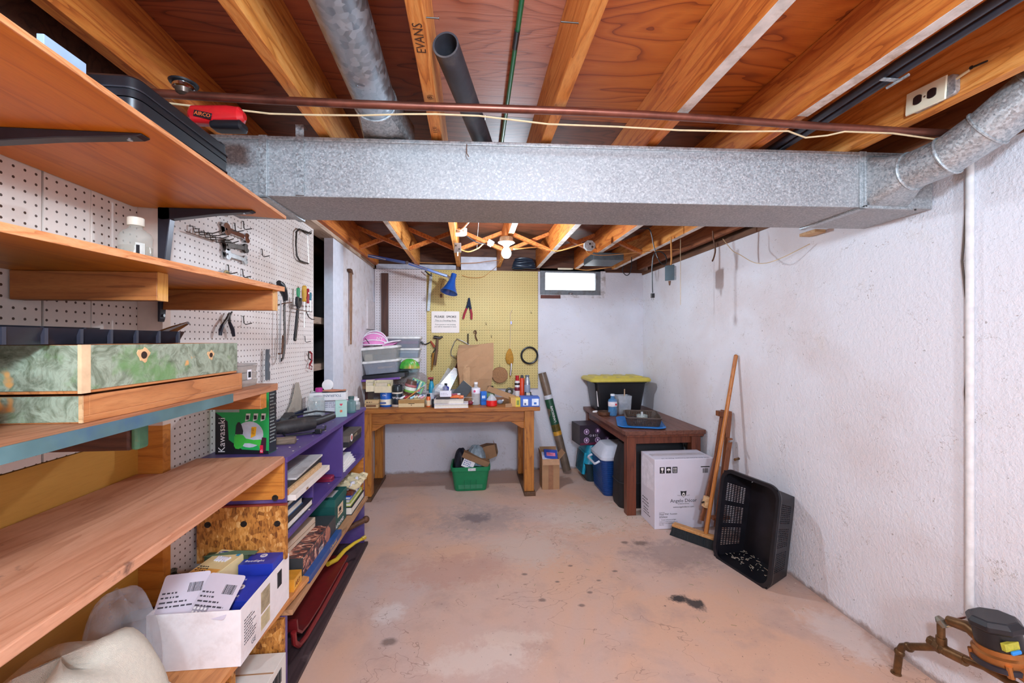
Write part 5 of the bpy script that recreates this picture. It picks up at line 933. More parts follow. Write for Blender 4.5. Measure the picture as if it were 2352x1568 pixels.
t = bulbbox('blue floodlight pack with a torn window at the front of the carton', V((-.755, 1.452, z + .052)), 6, -3, .115, .12, .105); build(MB().lathe([(.016, 0), (.02, .008), (.012, .022), (.004, .028)], 14, tr(-.03, .01, .105)), 'bulb_tip', plain('#c8ccd0', .1, .3), t)
t = T('bulb_pack', 'yellow energy-saver bulb box leaning in the white carton', 'bulb pack', None, m=Mx.Translation((-.868, 1.505, z + .138)) @ Mx.Rotation(R(-14), 4, 'Z') @ Mx.Rotation(R(5), 4, 'X'))
build(MB().box((-.05, -.085, 0), (.05, .085, .07)), 'pack_body', plain('#e8d29a', .5, var=.05), t, False, .0015); patch(t, 'orange_area', plain('#e8a850', .5), (-.045, -.07, .07), (1, 0, 0), (0, 1, 0), .088, .05); patch(t, 'oval_logo', plain('#24408c', .5), (-.02, .065, .07), (1, 0, 0), (0, 1, 0), 0, 0, [(.022 * math.cos(a), .011 * math.sin(a)) for a in [2 * math.pi * k / 20 for k in range(20)]]); txt(t, 'noma', .013, (-.037, .061, .071), (1, 0, 0), (0, 1, 0), M_white); txt(t, '3Pk', .014, (.02, .068, .07), (1, 0, 0), (0, 1, 0), plain('#3a7a4a', .5))
build(MB().tube([(-.02 + .045 * q / 24, .03 + .012 * math.cos(q * 1.3), .0705 + .001) for q in range(25)], .0035, 6), 'spiral_picture', plain('#d8d4dc', .4), t); patch(t, 'blue_square', plain('#3a9ac8', .5), (.032, .055, .07), (1, 0, 0), (0, 1, 0), .012, .012); lines(t, (-.04, -.015, .071), (1, 0, 0), (0, 1, 0), .05, 3, .01, M_ink); patch(t, 'white_end', M_paper, (-.05, -.085, .0), (1, 0, 0), (0, 0, 1), .1, .068)
t = T('torn_flap_box', 'brown lidded carton with dark contents between the bulb packs', 'carton', (-.815, 1.60, z + .05), rz=R(-8)); build(MB().box((-.02, -.05, 0), (.02, .04, .10)), 'carton_body', M_kraftd, t, False, .001); build(MB().box((-.02, -.05, .1005), (.02, .04, .102)), 'flap', plain('#2a2630', .5), t, False)
for k, (x, y, a, rx_) in enumerate(((-.885, 1.368, 8, -48), (-.775, 1.352, -14, -44))):
    t = T('light_card', ('blank-backed bulb card at the left of the white carton', 'bulb card with a grey dot chart at the front of the carton')[k], 'card', None, m=Mx.Translation((x, y, z + .188)) @ Mx.Rotation(R(a), 4, 'Z') @ Mx.Rotation(R(-rx_), 4, 'X'), group='bulb blister cards')
    build(MB().loft([rr(.125, .12, .008, 0, 3), rr(.125, .12, .008, .0012, 3)]), 'card', plain('#d4cad4', .5, var=.02), t, False); n_ = .0012
    barcode(t, (.012, .005, n_), (1, 0, 0), (0, 1, 0), .04, .026, M_ink, 12, k); lines(t, (-.055, .005, n_), (1, 0, 0), (0, 1, 0), .06, 2, .012, plain('#4a444c', .7)); lines(t, (-.055, -.02, n_), (1, 0, 0), (0, 1, 0), .11, 2, .012, plain('#4a444c', .7))
    if k:
        patch(t, 'dot_chart', plain('#a09aa4', .5), (-.055, -.055, n_), (1, 0, 0), (0, 1, 0), .05, .025)
        for q in range(8): build(MB().cyl((-.05 + .012 * (q % 4), -.048 + .011 * (q // 4), n_ + .0005), (-.05 + .012 * (q % 4), -.048 + .011 * (q // 4), n_ + .0012), .004, 8), 'dot', M_white, t)
t = T('green_carton', 'dark green carton with torn corner behind the white carton', 'carton', (-.865, 1.585, z + .004)); build(MB().box((-.07, -.03, 0), (.075, .0, .205)), 'carton_body', plain('#3a4a34', .5, var=.15), t, False, .001); build(MB().prism([(-.05, .0), (.13, 0), (.14, .012), (.06, .016), (.0, .008)], 0, .003, frame((-.03, -.03, .205), (1, 0, 0), (0, -1, .4))), 'torn_flap', plain('#4a5a40', .6), t, False); patch(t, 'brown_print', plain('#7a4a30', .5), (-.04, -.0302, .15), (1, 0, 0), (0, 0, 1), .1, .045)
t = T('glass_jug', 'dark olive glass jug lying behind the plastic bag', 'jug', (-.995, 1.48, z)); build(MB().lathe([(.03, 0), (.05, .006), (.052, .10), (.045, .135), (.02, .17), (.017, .20), (.019, .205)], 22, tr(0, 0, .0)), 'body', plain('#3a3418', .06, alpha=.82, var=.05), t); build(MB().tube([(.02, 0, .19), (.04, 0, .185), (.045, 0, .165), (.04, 0, .145)], .005, 8), 'handle', plain('#3a3418', .06, alpha=.85), t)
t = T('dark_packet', 'black and red bulb packet beside the glass jug', 'packet', (-.99, 1.36, z), rz=R(20)); build(MB().loft([rr(.10, .07, .01, 0, 3), rr(.11, .08, .012, .07, 3), rr(.09, .06, .01, .14, 3)]), 'packet_body', plain('#1f1a1e', .4), t); patch(t, 'red_band', plain('#a01c30', .4), (-.05, -.041, .09), (1, 0, 0), (0, 0, 1), .1, .012)
def lump(name, label, cat, part, c, rx, ry, h, m_, seed, n=36, k=12, fold=.10, pw=.62):
    t = T(name, label, cat, c); rnd = random.Random(seed); ph = [rnd.uniform(0, 6.28) for _ in range(8)]; rings = []
    for i in range(k + 1):
        u = i / k; s_ = math.cos(u * math.pi / 2) ** pw; r_ = []
        for j in range(n):
            a = 2 * math.pi * j / n; q = 1 + fold * (math.sin(5 * a + ph[0] + 2 * u) * .5 + math.sin(9 * a + ph[1] - 3 * u) * .35 + math.sin(3 * a + ph[2]) * .5) * (1 - u * .5)
            r_.append((rx * s_ * q * math.cos(a), ry * s_ * q * math.sin(a), h * math.sin(u * math.pi / 2) * (1 + .10 * math.sin(2 * a + ph[3]) * (1 - u) + .05 * math.sin(4 * a + 5 * u))))
        rings.append(r_)
    build(MB().loft(rings), part, m_, t); return t
M_towel = plain('#efe6d2', .95, var=.05, scale=120, bump=1.0)
lump('towel', 'cream terry towel bundled on the near end of the low shelf', 'towel', 'fabric', (-.868, .97, z), .166, .20, .285, M_towel, 5, pw=.5)
lump('plastic_bag', 'crinkled clear plastic bag between the towel and the carton', 'plastic bag', 'film', (-.955, 1.225, z), .085, .08, .28, M_film, 9, fold=.22)
lump('plastic_bag', 'small clear bag with pink print by the towel corner', 'plastic bag', 'film', (-.76, 1.17, z), .055, .055, .03, plain('#d8b4a8', .15, alpha=.4, var=.2, scale=30), 11, fold=.2)
t = T('power_lead', 'white power cord curling out of the small clear bag', 'cord', (-.77, 1.18, z + .035)); build(MB().tube([(-.10, .03, .045), (-.06, .02, .02), (-.01, .0, .008), (.03, -.03, .0), (.03, -.055, -.015)], .007, 8), 'cable', plain('#e6dcd4', .4), t); build(MB().tube([(-.075, -.03, .01), (-.03, -.02, .016), (.01, -.02, .014), (.035, -.05, .004), (.03, -.09, -.01)], .006, 8), 'cable', plain('#e6dcd4', .4), t)
# box under the low shelf
t = T('shipping_carton', 'white carton marked 917000 under the low shelf', 'carton', (-.83, 1.487, .0005)); build(MB().box((-.14, -.095, 0), (.158, .095, .186)), 'carton_body', plain('#ddd6cc', .65, var=.04), t, False, .001); xr_ = .158
txt(t, '917000', .030, (xr_, -.06, .02), (0, 0, 1), (0, -1, 0), M_ink); barcode(t, (xr_, -.01, .11), (0, 1, 0), (0, 0, 1), .07, .05, M_ink, 18); lines(t, (xr_, -.05, .10), (0, 1, 0), (0, 0, 1), .11, 5, .012, plain('#4a4a44', .7)); patch(t, 'label_frame', plain('#b8c0b8', .6), (xr_, .02, .012), (0, 1, 0), (0, 0, 1), .06, .06); build(MB().box((-.14, -.003, .186), (.158, .003, .1865)), 'flap_seam', M_kraft, t, False)
# ------------------------------------------------------------------ workbench
ZW = .756
t = T('workbench', 'old wooden workbench with a cluttered top and bracketed apron', 'workbench', (-.16, 3.8, 0))
build(MB().box((-.905, 3.465, ZW - .034), (.583, 4.10, ZW)), 'top', M_bench, t, False, .004, True)
build(MB().box((-.90, 3.515, .625), (.50, 3.54, ZW - .0345)), 'apron', M_bench, t, False, .002, True)
build(MB().box((-.90, 4.02, .625), (.50, 4.04, ZW - .0345)), 'apron', M_bench, t, False, .002, True); build(MB().box((.475, 3.54, .64), (.495, 4.02, ZW - .0345)), 'apron', M_bench, t, False, .002, True)
for (x0, x1, y0, y1) in ((.452, .535, 3.495, 3.58), (-.895, -.815, 3.495, 3.58), (.452, .535, 3.96, 4.04), (-.895, -.815, 3.96, 4.04)): build(MB().box((x0, y0, .034), (x1, y1, ZW - .0345)), 'leg', M_benchz, t, False, .003, True)
for (x0, x1) in ((.45, .545), (-.90, -.81)): build(MB().box((x0, 3.47, .0005), (x1, 4.06, .0335)), 'foot_rail', wood('#5a3a22', '#6e4a2e', '#3a2412', 'y', 1, .6, .1), t, False, .003, True)
for s_, xe in ((1, .452), (-1, -.815)):
    build(MB().prism([(0, 0), (-s_ * .115, 0), (-s_ * .09, -.012), (-s_ * .03, -.05), (0, -.056)], 3.512, 3.538, Mx(((1, 0, 0, xe), (0, 0, 1, 0), (0, 1, 0, .6245), (0, 0, 0, 1)))), 'corner_bracket', M_bench, t, False, .002, True)
def D(px, py, z=ZW + .0005): return AZ(px, py, z)
def cyl_can(name, label, cat, px, py, r_px, h_px, col, band=None, lid=None, text=None, z=ZW + .0005, tc=None):
    p = D(px, py, z); r = sz(r_px, p); h = sz(h_px, p); p.y += r; t = T(name, label, cat, tuple(p))
    build(MB().lathe([(r * .96, 0), (r, .003), (r, h * .96), (r * .94, h)], 22), 'body', plain(col, .35), t)
    if band: build(MB().lathe([(r * 1.01, h * band[1]), (r * 1.012, h * band[1]), (r * 1.012, h * band[2]), (r * 1.01, h * band[2])], 22), 'label_band', plain(band[0], .5), t)
    if lid: build(MB().lathe([(r * 1.03, h * .93), (r * 1.04, h * .94), (r * 1.04, h * 1.0), (r * .98, h * 1.02)], 22), 'lid', plain(lid, .4), t)
    if text: txt(t, text, h * .22, (-r * .7, -r * 1.0, h * .58), (1, 0, 0), (0, 0, 1), tc or M_white)
    return t
def spray(name, label, cat, px, py, r_px, h_px, parts, z=ZW + .0005):
    p = D(px, py, z); r = sz(r_px, p); h = sz(h_px, p); t = T(name, label, cat, tuple(p))
    for nm, prof, col in parts: build(MB().lathe([(a * r, b * h) for a, b in prof], 18), nm, plain(col, .3, var=.06) if isinstance(col, str) else col, t)
    return t, r, h
def pbox(name, label, cat, px0, px1, py, h_px, d, col, z=ZW + .0005, rz=0, dy=0):
    a, b = D(px0, py, z), D(px1, py, z); w = (b - a).length; h = sz(h_px, a); c = (a + b) / 2; t = T(name, label, cat, (c.x, c.y + d / 2 + dy, z), rz=R(rz)); m_ = plain(col, .55, var=.05) if isinstance(col, str) else col
    build(MB().box((-w / 2, -d / 2, 0), (w / 2, d / 2, h)), 'body', m_, t, False, .0015); return t, w, h
# front row
t, w, h = pbox('card_box', 'little cream and brown card box at the bench left end', 'box', 838, 868, 937, 18, .08, '#c9a878'); patch(t, 'brown_print', plain('#6a4428', .6), (-w / 2 + .01, -.04, h * .15), (1, 0, 0), (0, 0, 1), w * .75, h * .25); build(MB().box((-w / 2 - .001, -.041, h * .5), (w / 2 + .001, .041, h * .54)), 'lid_seam', M_ink, t, False); lines(t, (-w / 2 + .015, -.041, h * .7), (1, 0, 0), (0, 0, 1), w * .7, 1, .02, M_ink)
t = cyl_can('paint_can', 'blue tin with a white label on the bench', 'can', 884, 935, 13.5, 34, '#1c5cb4', ('#e6dcc8', .14, .52)); txt(t, 'Cfix', .018, (-.02, -.052, .095), (1, 0, 0), (0, 0, 1), M_white); patch(t, 'blue_print', plain('#2a4a8c', .5), (-.04, -.0515, .03), (1, 0, 0), (0, 0, 1), .05, .012)
t = cyl_can('paint_can', 'dark tin with white lettering beside the blue tin', 'can', 910, 935, 12, 33, '#14202a', ('#c8b8a8', .02, .18), '#d8d0c0', 'Weber')
pc = D(911, 935); t = T('paint_can', 'black stacked tin on top of the dark tin', 'can', (pc.x, pc.y + .046, ZW + .128)); build(MB().lathe([(.038, 0), (.042, .003), (.042, .05), (.038, .056)], 22), 'body', plain('#121a20', .3), t); build(MB().lathe([(.0425, .006), (.043, .008), (.0425, .01)], 22), 'rim', M_iron, t)
# cream drawers on the tins
for k, (px0, px1, py0, py1, rz, lb) in enumerate(((863, 900, 874, 901, 0, 'cream plastic parts drawer balanced on the blue tin'), (841, 862, 873, 898, 14, 'tilted cream parts drawer left of the one on the blue tin'))):
    p = AY((px0 + px1) / 2, py1, 3.60); w = sz(px1 - px0, p); h = sz(py1 - py0, p); t = T('parts_bin', lb, 'drawer', (p.x, p.y, p.z if k else ZW + .1245), rz=R(rz), group='cream parts drawers'); b = MB()
    for (q0, q1) in (((-w / 2, -.04, 0), (w / 2, .05, .003)), ((-w / 2, -.04, .003), (w / 2, -.036, h * .55)), ((-w / 2, .046, .003), (w / 2, .05, h)), ((-w / 2, -.036, .003), (-w / 2 + .004, .046, h)), ((w / 2 - .004, -.036, .003), (w / 2, .046, h))): b.box(q0, q1)
    build(b, 'drawer_body', plain('#d4c6a4', .5, var=.08), t, False); build(MB().box((-w / 2 + .01, -.03, .004), (w / 4, .0, h * .8)), 'folded_paper', plain('#c9bca4', .7), t, False); build(MB().box((w * .28, -.03, .004), (w * .42, -.01, h * .7)), 'small_carton', plain('#d8cc7a', .6), t, False)
    if k: build(MB().box((-w * .3, .0, -(p.z - ZW) + .001), (w * .3, .06, -.001)), 'stand', wood('#3a2c24', '#4a3a30', '#241a14', 'z', 1, .7, .1), t, False)
t = cyl_can('spice_jar', 'narrow dark red bottle between the tins and card box', 'bottle', 842, 925, 4.5, 26, '#4a1c18', None, '#7a2a20')
# shallow card tray of oddments
t, w, h = pbox('card_tray', 'shallow pale wooden tray of oddments at the bench front', 'tray', 916, 974, 935, 17, .16, '#d8bf90'); build(MB().box((-w * .12, -.0805, h * .45), (w * .12, -.08, h)), 'black_tape', M_ink, t, False); build(MB().box((-w / 2 - .001, -.081, h * .52), (w / 2 + .001, -.08, h)), 'tape_band', plain('#a88048', .5), t, False); build(MB().cyl((.0, -.081, h * .3), (0, -.083, h * .3), .004, 8), 'pin', M_ink, t); tray = t; base = WM[t].translation
rnd = random.Random(12)
odd = [('white bottle cap', '#e8e6ea'), ('red-topped glue tube', '#b02838'), ('small white pill bottle', '#f0eef0'), ('pale blue lighter', '#9ac8dc'), ('cream spool', '#d8ccb0'), ('white putty tube', '#dcdce4'), ('pink eraser', '#d89aa8')]
for k, (nm, col) in enumerate(odd):
    x = base.x - .085 + k * .028; y = base.y - .04 + .03 * (k % 3); t = T('oddment', nm + ' lying in the pale wooden tray', 'oddment', (x, y, ZW + h + .001)); build(MB().tube([(-.016, -.008, .010), (.0, .0, .012), (.016, .010, .022)], [.009, .010, .006], 10), 'body', plain(col, .4), t); build(MB().cyl((.016, .010, .022), (.022, .014, .027), .006, 10), 'cap', plain(('#e8e8ee', '#b02838', '#3a6ab0')[k % 3], .4), t)
t = T('paint_brush', 'thin orange-handled brush slanting over the tray', 'brush', tuple(D(936, 930))); a, b = WM[t].inverted() @ AY(930, 918, 3.55), WM[t].inverted() @ AY(968, 890, 3.62); build(MB().tube([a, (a + b) / 2, b], [.003, .005, .004], 8), 'handle', plain('#c8803c', .4), t); d_ = (b - a).normalized(); build(MB().tube([b, b + d_ * .02], [.005, .006], 8), 'ferrule', M_steel, t); build(MB().tube([b + d_ * .02, b + d_ * .05], [.006, .002], 8), 'bristles', plain('#c9c0b8', .8), t)
t = T('label_jar', 'brown jar with a green and pink label tipped above the tray', 'jar', None, m=Mx.Translation(AY(939, 904, 3.66)) @ Mx.Rotation(R(14), 4, 'Y')); build(MB().lathe([(.045, 0), (.05, .006), (.05, .09), (.044, .10), (.044, .12)], 22), 'body', plain('#5a3c30', .3), t); build(MB().lathe([(.0505, .03), (.051, .031), (.051, .062), (.0505, .063)], 22), 'label_band', plain('#dfe8d8', .5, var=.1, scale=40), t); build(MB().lathe([(.0507, .018), (.0512, .019), (.0512, .036), (.0507, .037)], 22), 'green_band', plain('#7ab04a', .5), t); build(MB().lathe([(.0505, .066), (.051, .067), (.051, .085), (.0505, .086)], 22), 'pink_band', plain('#b0686a', .5), t); build(MB().box((-.04, -.02, -.10), (.04, .04, -.001)), 'support_block', M_kraftd, t, False)
p = AY(956, 892, 3.74); t = T('striped_carton', 'green and blue striped carton tilted on the bench', 'carton', None, m=Mx.Translation(p) @ Mx.Rotation(R(22), 4, 'Y')); build(MB().box((-.06, -.02, -.03), (.06, .02, .08)), 'carton_body', plain('#8ac08a', .5), t, False, .001)
for k in range(6): patch(t, 'stripe', plain(('#2a4a8c', '#e8ecd8', '#3a9ab0')[k % 3], .5), (-.055 + k * .018, -.02, -.028), (1, 0, 0), (0, 0, 1), .009, .104)
build(MB().cyl((-.02, -.0205, .03), (-.02, -.0215, .03), .024, 18), 'blue_disc', plain('#2c3c9c', .4), t); build(MB().cyl((.03, -.021, -.005), (.03, -.022, -.005), .012, 14), 'pink_disc', plain('#d87aa0', .4), t)
lump('clear_blister', 'clear plastic blister pack lying across the bench clutter', 'blister pack', 'film', tuple(AY(945, 876, 3.95)), .15, .07, .09, plain('#a89c98', .1, alpha=.45, var=.2, scale=18), 21, fold=.12)
t, r, h = spray('spray_bottle', 'teal spray bottle with a red nozzle on the bench', 'bottle', 991, 928, 6.5, 62, [('lower_label', [(.95, 0), (1, .01), (1, .42), (.98, .43)], '#d8dce8'), ('upper_body', [(.98, .43), (.98, .62), (.8, .76), (.55, .82), (.55, .86)], '#1c8aa8'), ('collar', [(.6, .86), (.62, .87), (.6, .92)], '#20323c')]); build(MB().box((-r * 1.2, -r * .4, h * .92), (r * .7, r * .4, h)), 'trigger_head', plain('#8a1c24', .4), t, False, .003)
t, r, h = spray('glue_bottle', 'small orange bottle with a black cap at the bench front', 'bottle', 984, 934, 4.8, 30, [('body', [(.92, 0), (1, .01), (1, .74), (.8, .8)], '#d8642c'), ('cap', [(.78, .8), (.8, .82), (.76, 1)], '#181418')]); build(MB().lathe([(r * 1.01, h * .1), (r * 1.02, h * .11), (r * 1.02, h * .5), (r * 1.01, h * .51)], 16), 'label_band', plain('#e8c8a0', .5), t)
t, r, h = spray('small_jar', 'tiny black jar with white lettering right of the orange bottle', 'jar', 996, 934, 5, 18, [('body', [(.95, 0), (1, .04), (1, .8), (.9, .84)], '#141a24'), ('lid', [(.95, .84), (.98, .86), (.95, 1)], '#20242c')])
book('paper_pad', 'thick white paper pad at the front edge of the bench', 'pad', D(996, 940).x, D(1075, 940).x, 3.475, 3.62, ZW + .0005, .034, plain('#e8e6ee', .5), rz=1)
book('paper_pad', 'cream edged book lying on the white pad', 'book', D(1000, 932).x, D(1066, 932).x, 3.49, 3.62, ZW + .035, .036, plain('#d8ccc4', .5), rz=-1)
t = T('magazine_stack', 'dark glossy magazines on top of the cream edged book', 'magazine', (D(1032, 925).x, 3.57, ZW + .0715)); 
for k in range(3): build(MB().box((-.10 + .012 * k, -.06, .0085 * k), (.09 + .008 * k, .07, .0085 * k + .0078)), 'issue', plain(('#2c2c34', '#4a4650', '#24242c')[k], .3), t, False)
t, w, h = pbox('small_carton', 'small white carton sitting on the magazines', 'carton', 1010, 1036, 912, 13, .05, '#e4e2ec', z=ZW + .0985, dy=.02); lines(t, (-w / 2 + .01, -.0255, h * .6), (1, 0, 0), (0, 0, 1), w * .8, 2, .012, plain('#b0aabc', .6))
t = T('putty_knife', 'orange-handled scraper lying over the pads', 'scraper', (D(1056, 921).x, 3.52, ZW + .085)); build(MB().tube([(-.07, 0, 0), (-.02, 0, .004), (.04, .005, 0)], [.012, .015, .013], 10), 'handle', plain('#e06a28', .4), t); build(MB().box((.04, -.012, -.003), (.13, .016, -.001)), 'blade', M_steel, t, False)
t = T('marker', 'crimson marker pen beside the orange scraper', 'pen', (D(1040, 914).x, 3.55, ZW + .1)); build(MB().tube([(-.03, 0, 0), (.06, .02, .002)], .008, 10), 'barrel', plain('#a0204a', .4), t); build(MB().tube([(.06, .02, .002), (.085, .026, .0025)], .0075, 10), 'cap', M_white, t)
lump('plastic_wrap', 'crumpled clear wrap above the white carton on the bench', 'plastic wrap', 'film', tuple(AY(1011, 904, 3.68)), .07, .05, .085, M_film, 31, fold=.2)
p = AY(1024, 900, 3.70); jar('bottle', 'round cobalt blue bottle behind the clear wrap', (p.x, p.y, p.z - .0), .028, .06, .012, plain('#1c2c90', .1), .015, M_ink, cat='bottle')
a = D(1050, 905); t = T('dark_book', 'dark slate book leaning against the paper bag', 'book', None, m=Mx.Translation(AY(1042, 905, 3.74)) @ Mx.Rotation(R(40), 4, 'Y') @ Mx.Rotation(R(-12), 4, 'X')); build(MB().box((-.012, -.01, -.02), (.10, .012, .15)), 'cover', plain('#3a3c40', .6), t, False, .001); build(MB().box((-.008, -.008, .15), (.098, .010, .1515)), 'pages', M_cream, t, False)
t = T('picture_sheet', 'colourful glossy print leaning on the yellow pegboard', 'print', None, m=Mx.Translation(AY(1017, 893, 3.98)) @ Mx.Rotation(R(30), 4, 'Y') @ Mx.Rotation(R(-10), 4, 'X'))
glo = NT('glossy_print'); v_ = glo.coord((3, 3, 7)); f_ = glo.noise(v_, 4, 4, .6, 2); glo.base(glo.ramp(f_, [(.3, lin('#8a6a78')), (.45, lin('#c8a88a')), (.55, lin('#6a4a5a')), (.7, lin('#d8b878')), (.8, lin('#9a8aa8'))])); glo.rm(.2)
build(MB().prism([(-.06, -.05), (.07, -.03), (.05, .24), (-.01, .23)], -.004, .004, frame((0, 0, 0), (1, 0, 0), (0, -1, 0))), 'sheet', glo.m, t, False); build(MB().box((-.06, .0045, -.05), (.05, .007, .2)), 'backing', M_film, t, False)
# kraft paper bag
p = AY(1092, 893, 3.86); t = T('paper_bag', 'open brown paper bag standing on the bench', 'paper bag', (p.x, 3.90, ZW + .0005)); zb_ = 0
w0 = sz(36, p); w1 = sz(40, p); hb = AY(1090, 792, 3.86).z - ZW; d0 = .075
def bagring(z, w, d, sk=0, wob=0): return [(-w + sk, -d, z), (-w * .45 + sk, -d - wob, z + .0), (w * .2 + sk, -d + wob * .6, z), (w + sk, -d, z), (w * .985 + sk, 0 - wob, z), (w + sk, d, z), (0 + sk, d + wob, z), (-w + sk, d, z), (-w * 1.0 + sk + wob, 0, z)]
rg = [bagring(zb_, w0 * .9, d0), bagring(hb * .22, w0, d0, -.004, .010), bagring(hb * .4, w0 * 1.02, d0, .004, -.012), bagring(hb * .62, w1 * 1.02, d0, 0, .012), bagring(hb * .82, w1 * 1.04, d0 * .95, .0, -.006)]
top = bagring(hb, w1, d0, .004, .004); top = [(x, y, z - (.03 if i in (0, 1, 8) else 0) + (.02 if i in (3, 4, 5) else 0)) for i, (x, y, z) in enumerate(top)]
inn = [(x * .985, y * .97, z - .0005) for x, y, z in top]; inb = [(x * .97, y * .95, z) for x, y, z in bagring(.003, w0 * .9, d0)]
build(MB().loft(rg + [top, inn, inb]), 'bag_body', M_kraft, t, False)
build(MB().sheet([[(-w0 * .9 + .02 + u * .06, -d0 - .006 - .006 * (1 - abs(2 * u - 1)), hb * (.25 + .4 * v_)) for v_ in (0, .3, .6, 1)] for u in (0, .35, .7, 1)], .001), 'crease_fold', plain('#b48c66', .75), t, False)
# water bottle, toothpaste box, red tub, cartons, aerosols
p = D(1093, 929); jar('water_bottle', 'clear water bottle with a white cap on the bench', tuple(p), sz(10, p), sz(48, p), sz(4, p), plain('#dfe8ec', .05, alpha=.35, var=.05, scale=60), .012, M_white, cat='bottle'); o_ = bpy.data.objects['water_bottle']; r = sz(10, p); build(MB().lathe([(r * 1.01, .10), (r * 1.02, .101), (r * 1.02, .145), (r * 1.01, .146)], 18), 'label_band', plain('#e8e4ee', .5), o_); build(MB().cyl((-.012, -r * 1.0, .122), (-.012, -r * 1.05, .122), .010, 12), 'pink_dot', plain('#d03a70', .5), o_)
t, w, h = pbox('toothpaste_box', 'small bright blue carton standing askew by the water bottle', 'carton', 1104, 1117, 930, 31, .04, '#1f6ac4', rz=14); patch(t, 'swirl', plain('#c8d8f0', .5), (-w / 2 + .006, -.02, h * .5), (1, 0, 0), (0, 0, 1), w * .6, h * .2); build(MB().box((-w / 2 - .0005, -.0205, h * .3), (w / 2 + .0005, .0205, h * .34)), 'dark_stripe', plain('#123c84', .5), t, False)
t, r, h = spray('soap_bottle', 'clear dispenser with a green label and black top behind the red tub', 'bottle', 1127, 922, 9, 36, [('body', [(.9, 0), (1, .03), (1, .55), (.6, .75)], M_jar), ('label_band', [(1.01, .3), (1.02, .31), (1.02, .54), (1.0, .55)], '#9ad0a0'), ('top', [(.7, .75), (.75, .77), (.7, 1)], '#1a2226')])
p = D(1130, 934); t = T('red_tub', 'bright red tub with a clear domed lid at the bench front', 'tub', (p.x, p.y + .05, ZW + .0005)); build(MB().lathe([(.042, 0), (.047, .006), (.047, .048), (.044, .05)], 26), 'tub_body', plain('#d81c1c', .35), t); build(MB().lathe([(.045, .05), (.04, .062), (.026, .082), (.014, .095), (.012, .1)], 22), 'domed_lid', plain('#d4d6dc', .15, alpha=.6), t)
t, w, h = pbox('light_carton', 'carton printed blue and yellow at the right end of the bench', 'carton', 1196, 1240, 934, 22, .12, '#3a62b8', rz=-2); patch(t, 'white_window', plain('#dfe6f4', .5), (w * .10, -.06, h * .12), (1, 0, 0), (0, 0, 1), w * .36, h * .72); patch(t, 'blue_square', plain('#2a6ac0', .5), (w * .2, -.0606, h * .25), (1, 0, 0), (0, 0, 1), w * .14, h * .22); patch(t, 'bulb_picture', plain('#e8ecf4', .5, var=.2, scale=90), (-w * .36, -.06, h * .15), (1, 0, 0), (0, 0, 1), w * .26, h * .66); patch(t, 'bulb_stem', plain('#3a4a80', .5), (-w * .3, -.0606, h * .2), (1, 0, 0), (0, 0, 1), w * .1, h * .2)
t, w, h = pbox('light_carton', 'brown-ended yellow carton beside the blue printed one', 'carton', 1172, 1195, 934, 21, .10, '#c89a5a', rz=4); patch(t, 'yellow_face', plain('#d8c040', .5), (0, -.05, 0), (1, 0, 0), (0, 0, 1), w * .5, h); patch(t, 'green_motif', plain('#7a8a3c', .5), (w * .1, -.0506, h * .2), (1, 0, 0), (0, 0, 1), w * .25, h * .5); build(MB().box((-w / 2 - .06, -.05, .0), (-w / 2, -.047, h * .4), Mx.Rotation(.2, 4, 'Z')), 'open_flap', M_kraft, t, False)
t = T('kraft_carton', 'flattened kraft carton lid slanting across the bench right', 'carton', tuple(D(1158, 918))); a, b = WM[t].inverted() @ AY(1130, 890, 3.80), WM[t].inverted() @ AY(1190, 912, 3.62); build(MB().box((0, -.06, -.003), ((b - a).length, .06, .0), frame(a, b - a, (0, .5, 1))), 'flap', M_kraftd, t, False); build(MB().box((0, -.06, -.05), ((b - a).length, -.057, -.003), frame(a, b - a, (0, .5, 1))), 'side', M_kraft, t, False)
spray('aerosol_can', 'white aerosol with a red cap on the bench right', 'aerosol can', 1188, 916, 6, 54, [('body', [(.9, 0), (1, .01), (1, .72), (.8, .78)], '#ddd6d4'), ('black_band', [(1.01, .60), (1.02, .61), (1.02, .68), (1.0, .69)], '#201c20'), ('maroon_band', [(1.01, .36), (1.02, .37), (1.02, .5), (1.0, .51)], '#7a2434'), ('cap', [(.7, .78), (.72, .8), (.7, 1)], '#b81c24')])
spray('aerosol_can', 'orange-red aerosol between the white and silver cans', 'aerosol can', 1199, 916, 5.5, 55, [('body', [(.9, 0), (1, .01), (1, .84), (.8, .88)], '#d0401c'), ('cap', [(.7, .88), (.72, .9), (.5, 1)], '#3a3438')])
t, r, h = spray('aerosol_can', 'silver aerosol can with shoulder, last on the bench right', 'aerosol can', 1211, 917, 7, 56, [('body', [(.9, 0), (1, .01), (1, .68), (.85, .8), (.62, .9), (.6, .92)], plain('#a8b0ba', .25, .7)), ('cap', [(.66, .92), (.7, .93), (.6, 1)], '#5a626a'), ('label_band', [(1.01, .1), (1.02, .11), (1.02, .6), (1.0, .61)], '#8a94a8')])
p = D(1214, 918); t = T('cord_reel', 'black reel with a pale winding lying before the aerosols', 'reel', (p.x, p.y, ZW + .022)); 
build(MB().cyl((-.035, 0, .028), (.012, 0, .028), .018, 16), 'winding', plain('#d0c4b0', .5), t)
for x in (-.036, .012): build(MB().cyl((x, 0, .028), (x + .012, 0, .028), .026, 18), 'flange', M_black, t)
build(MB().box((-.03, -.03, -.0215), (.04, .03, .0015)), 'stand', M_dk, t, False); build(MB().tube([(.024, 0, .028), (.04, -.005, .02), (.055, -.01, .004)], .003, 6), 'crank', M_iron, t)
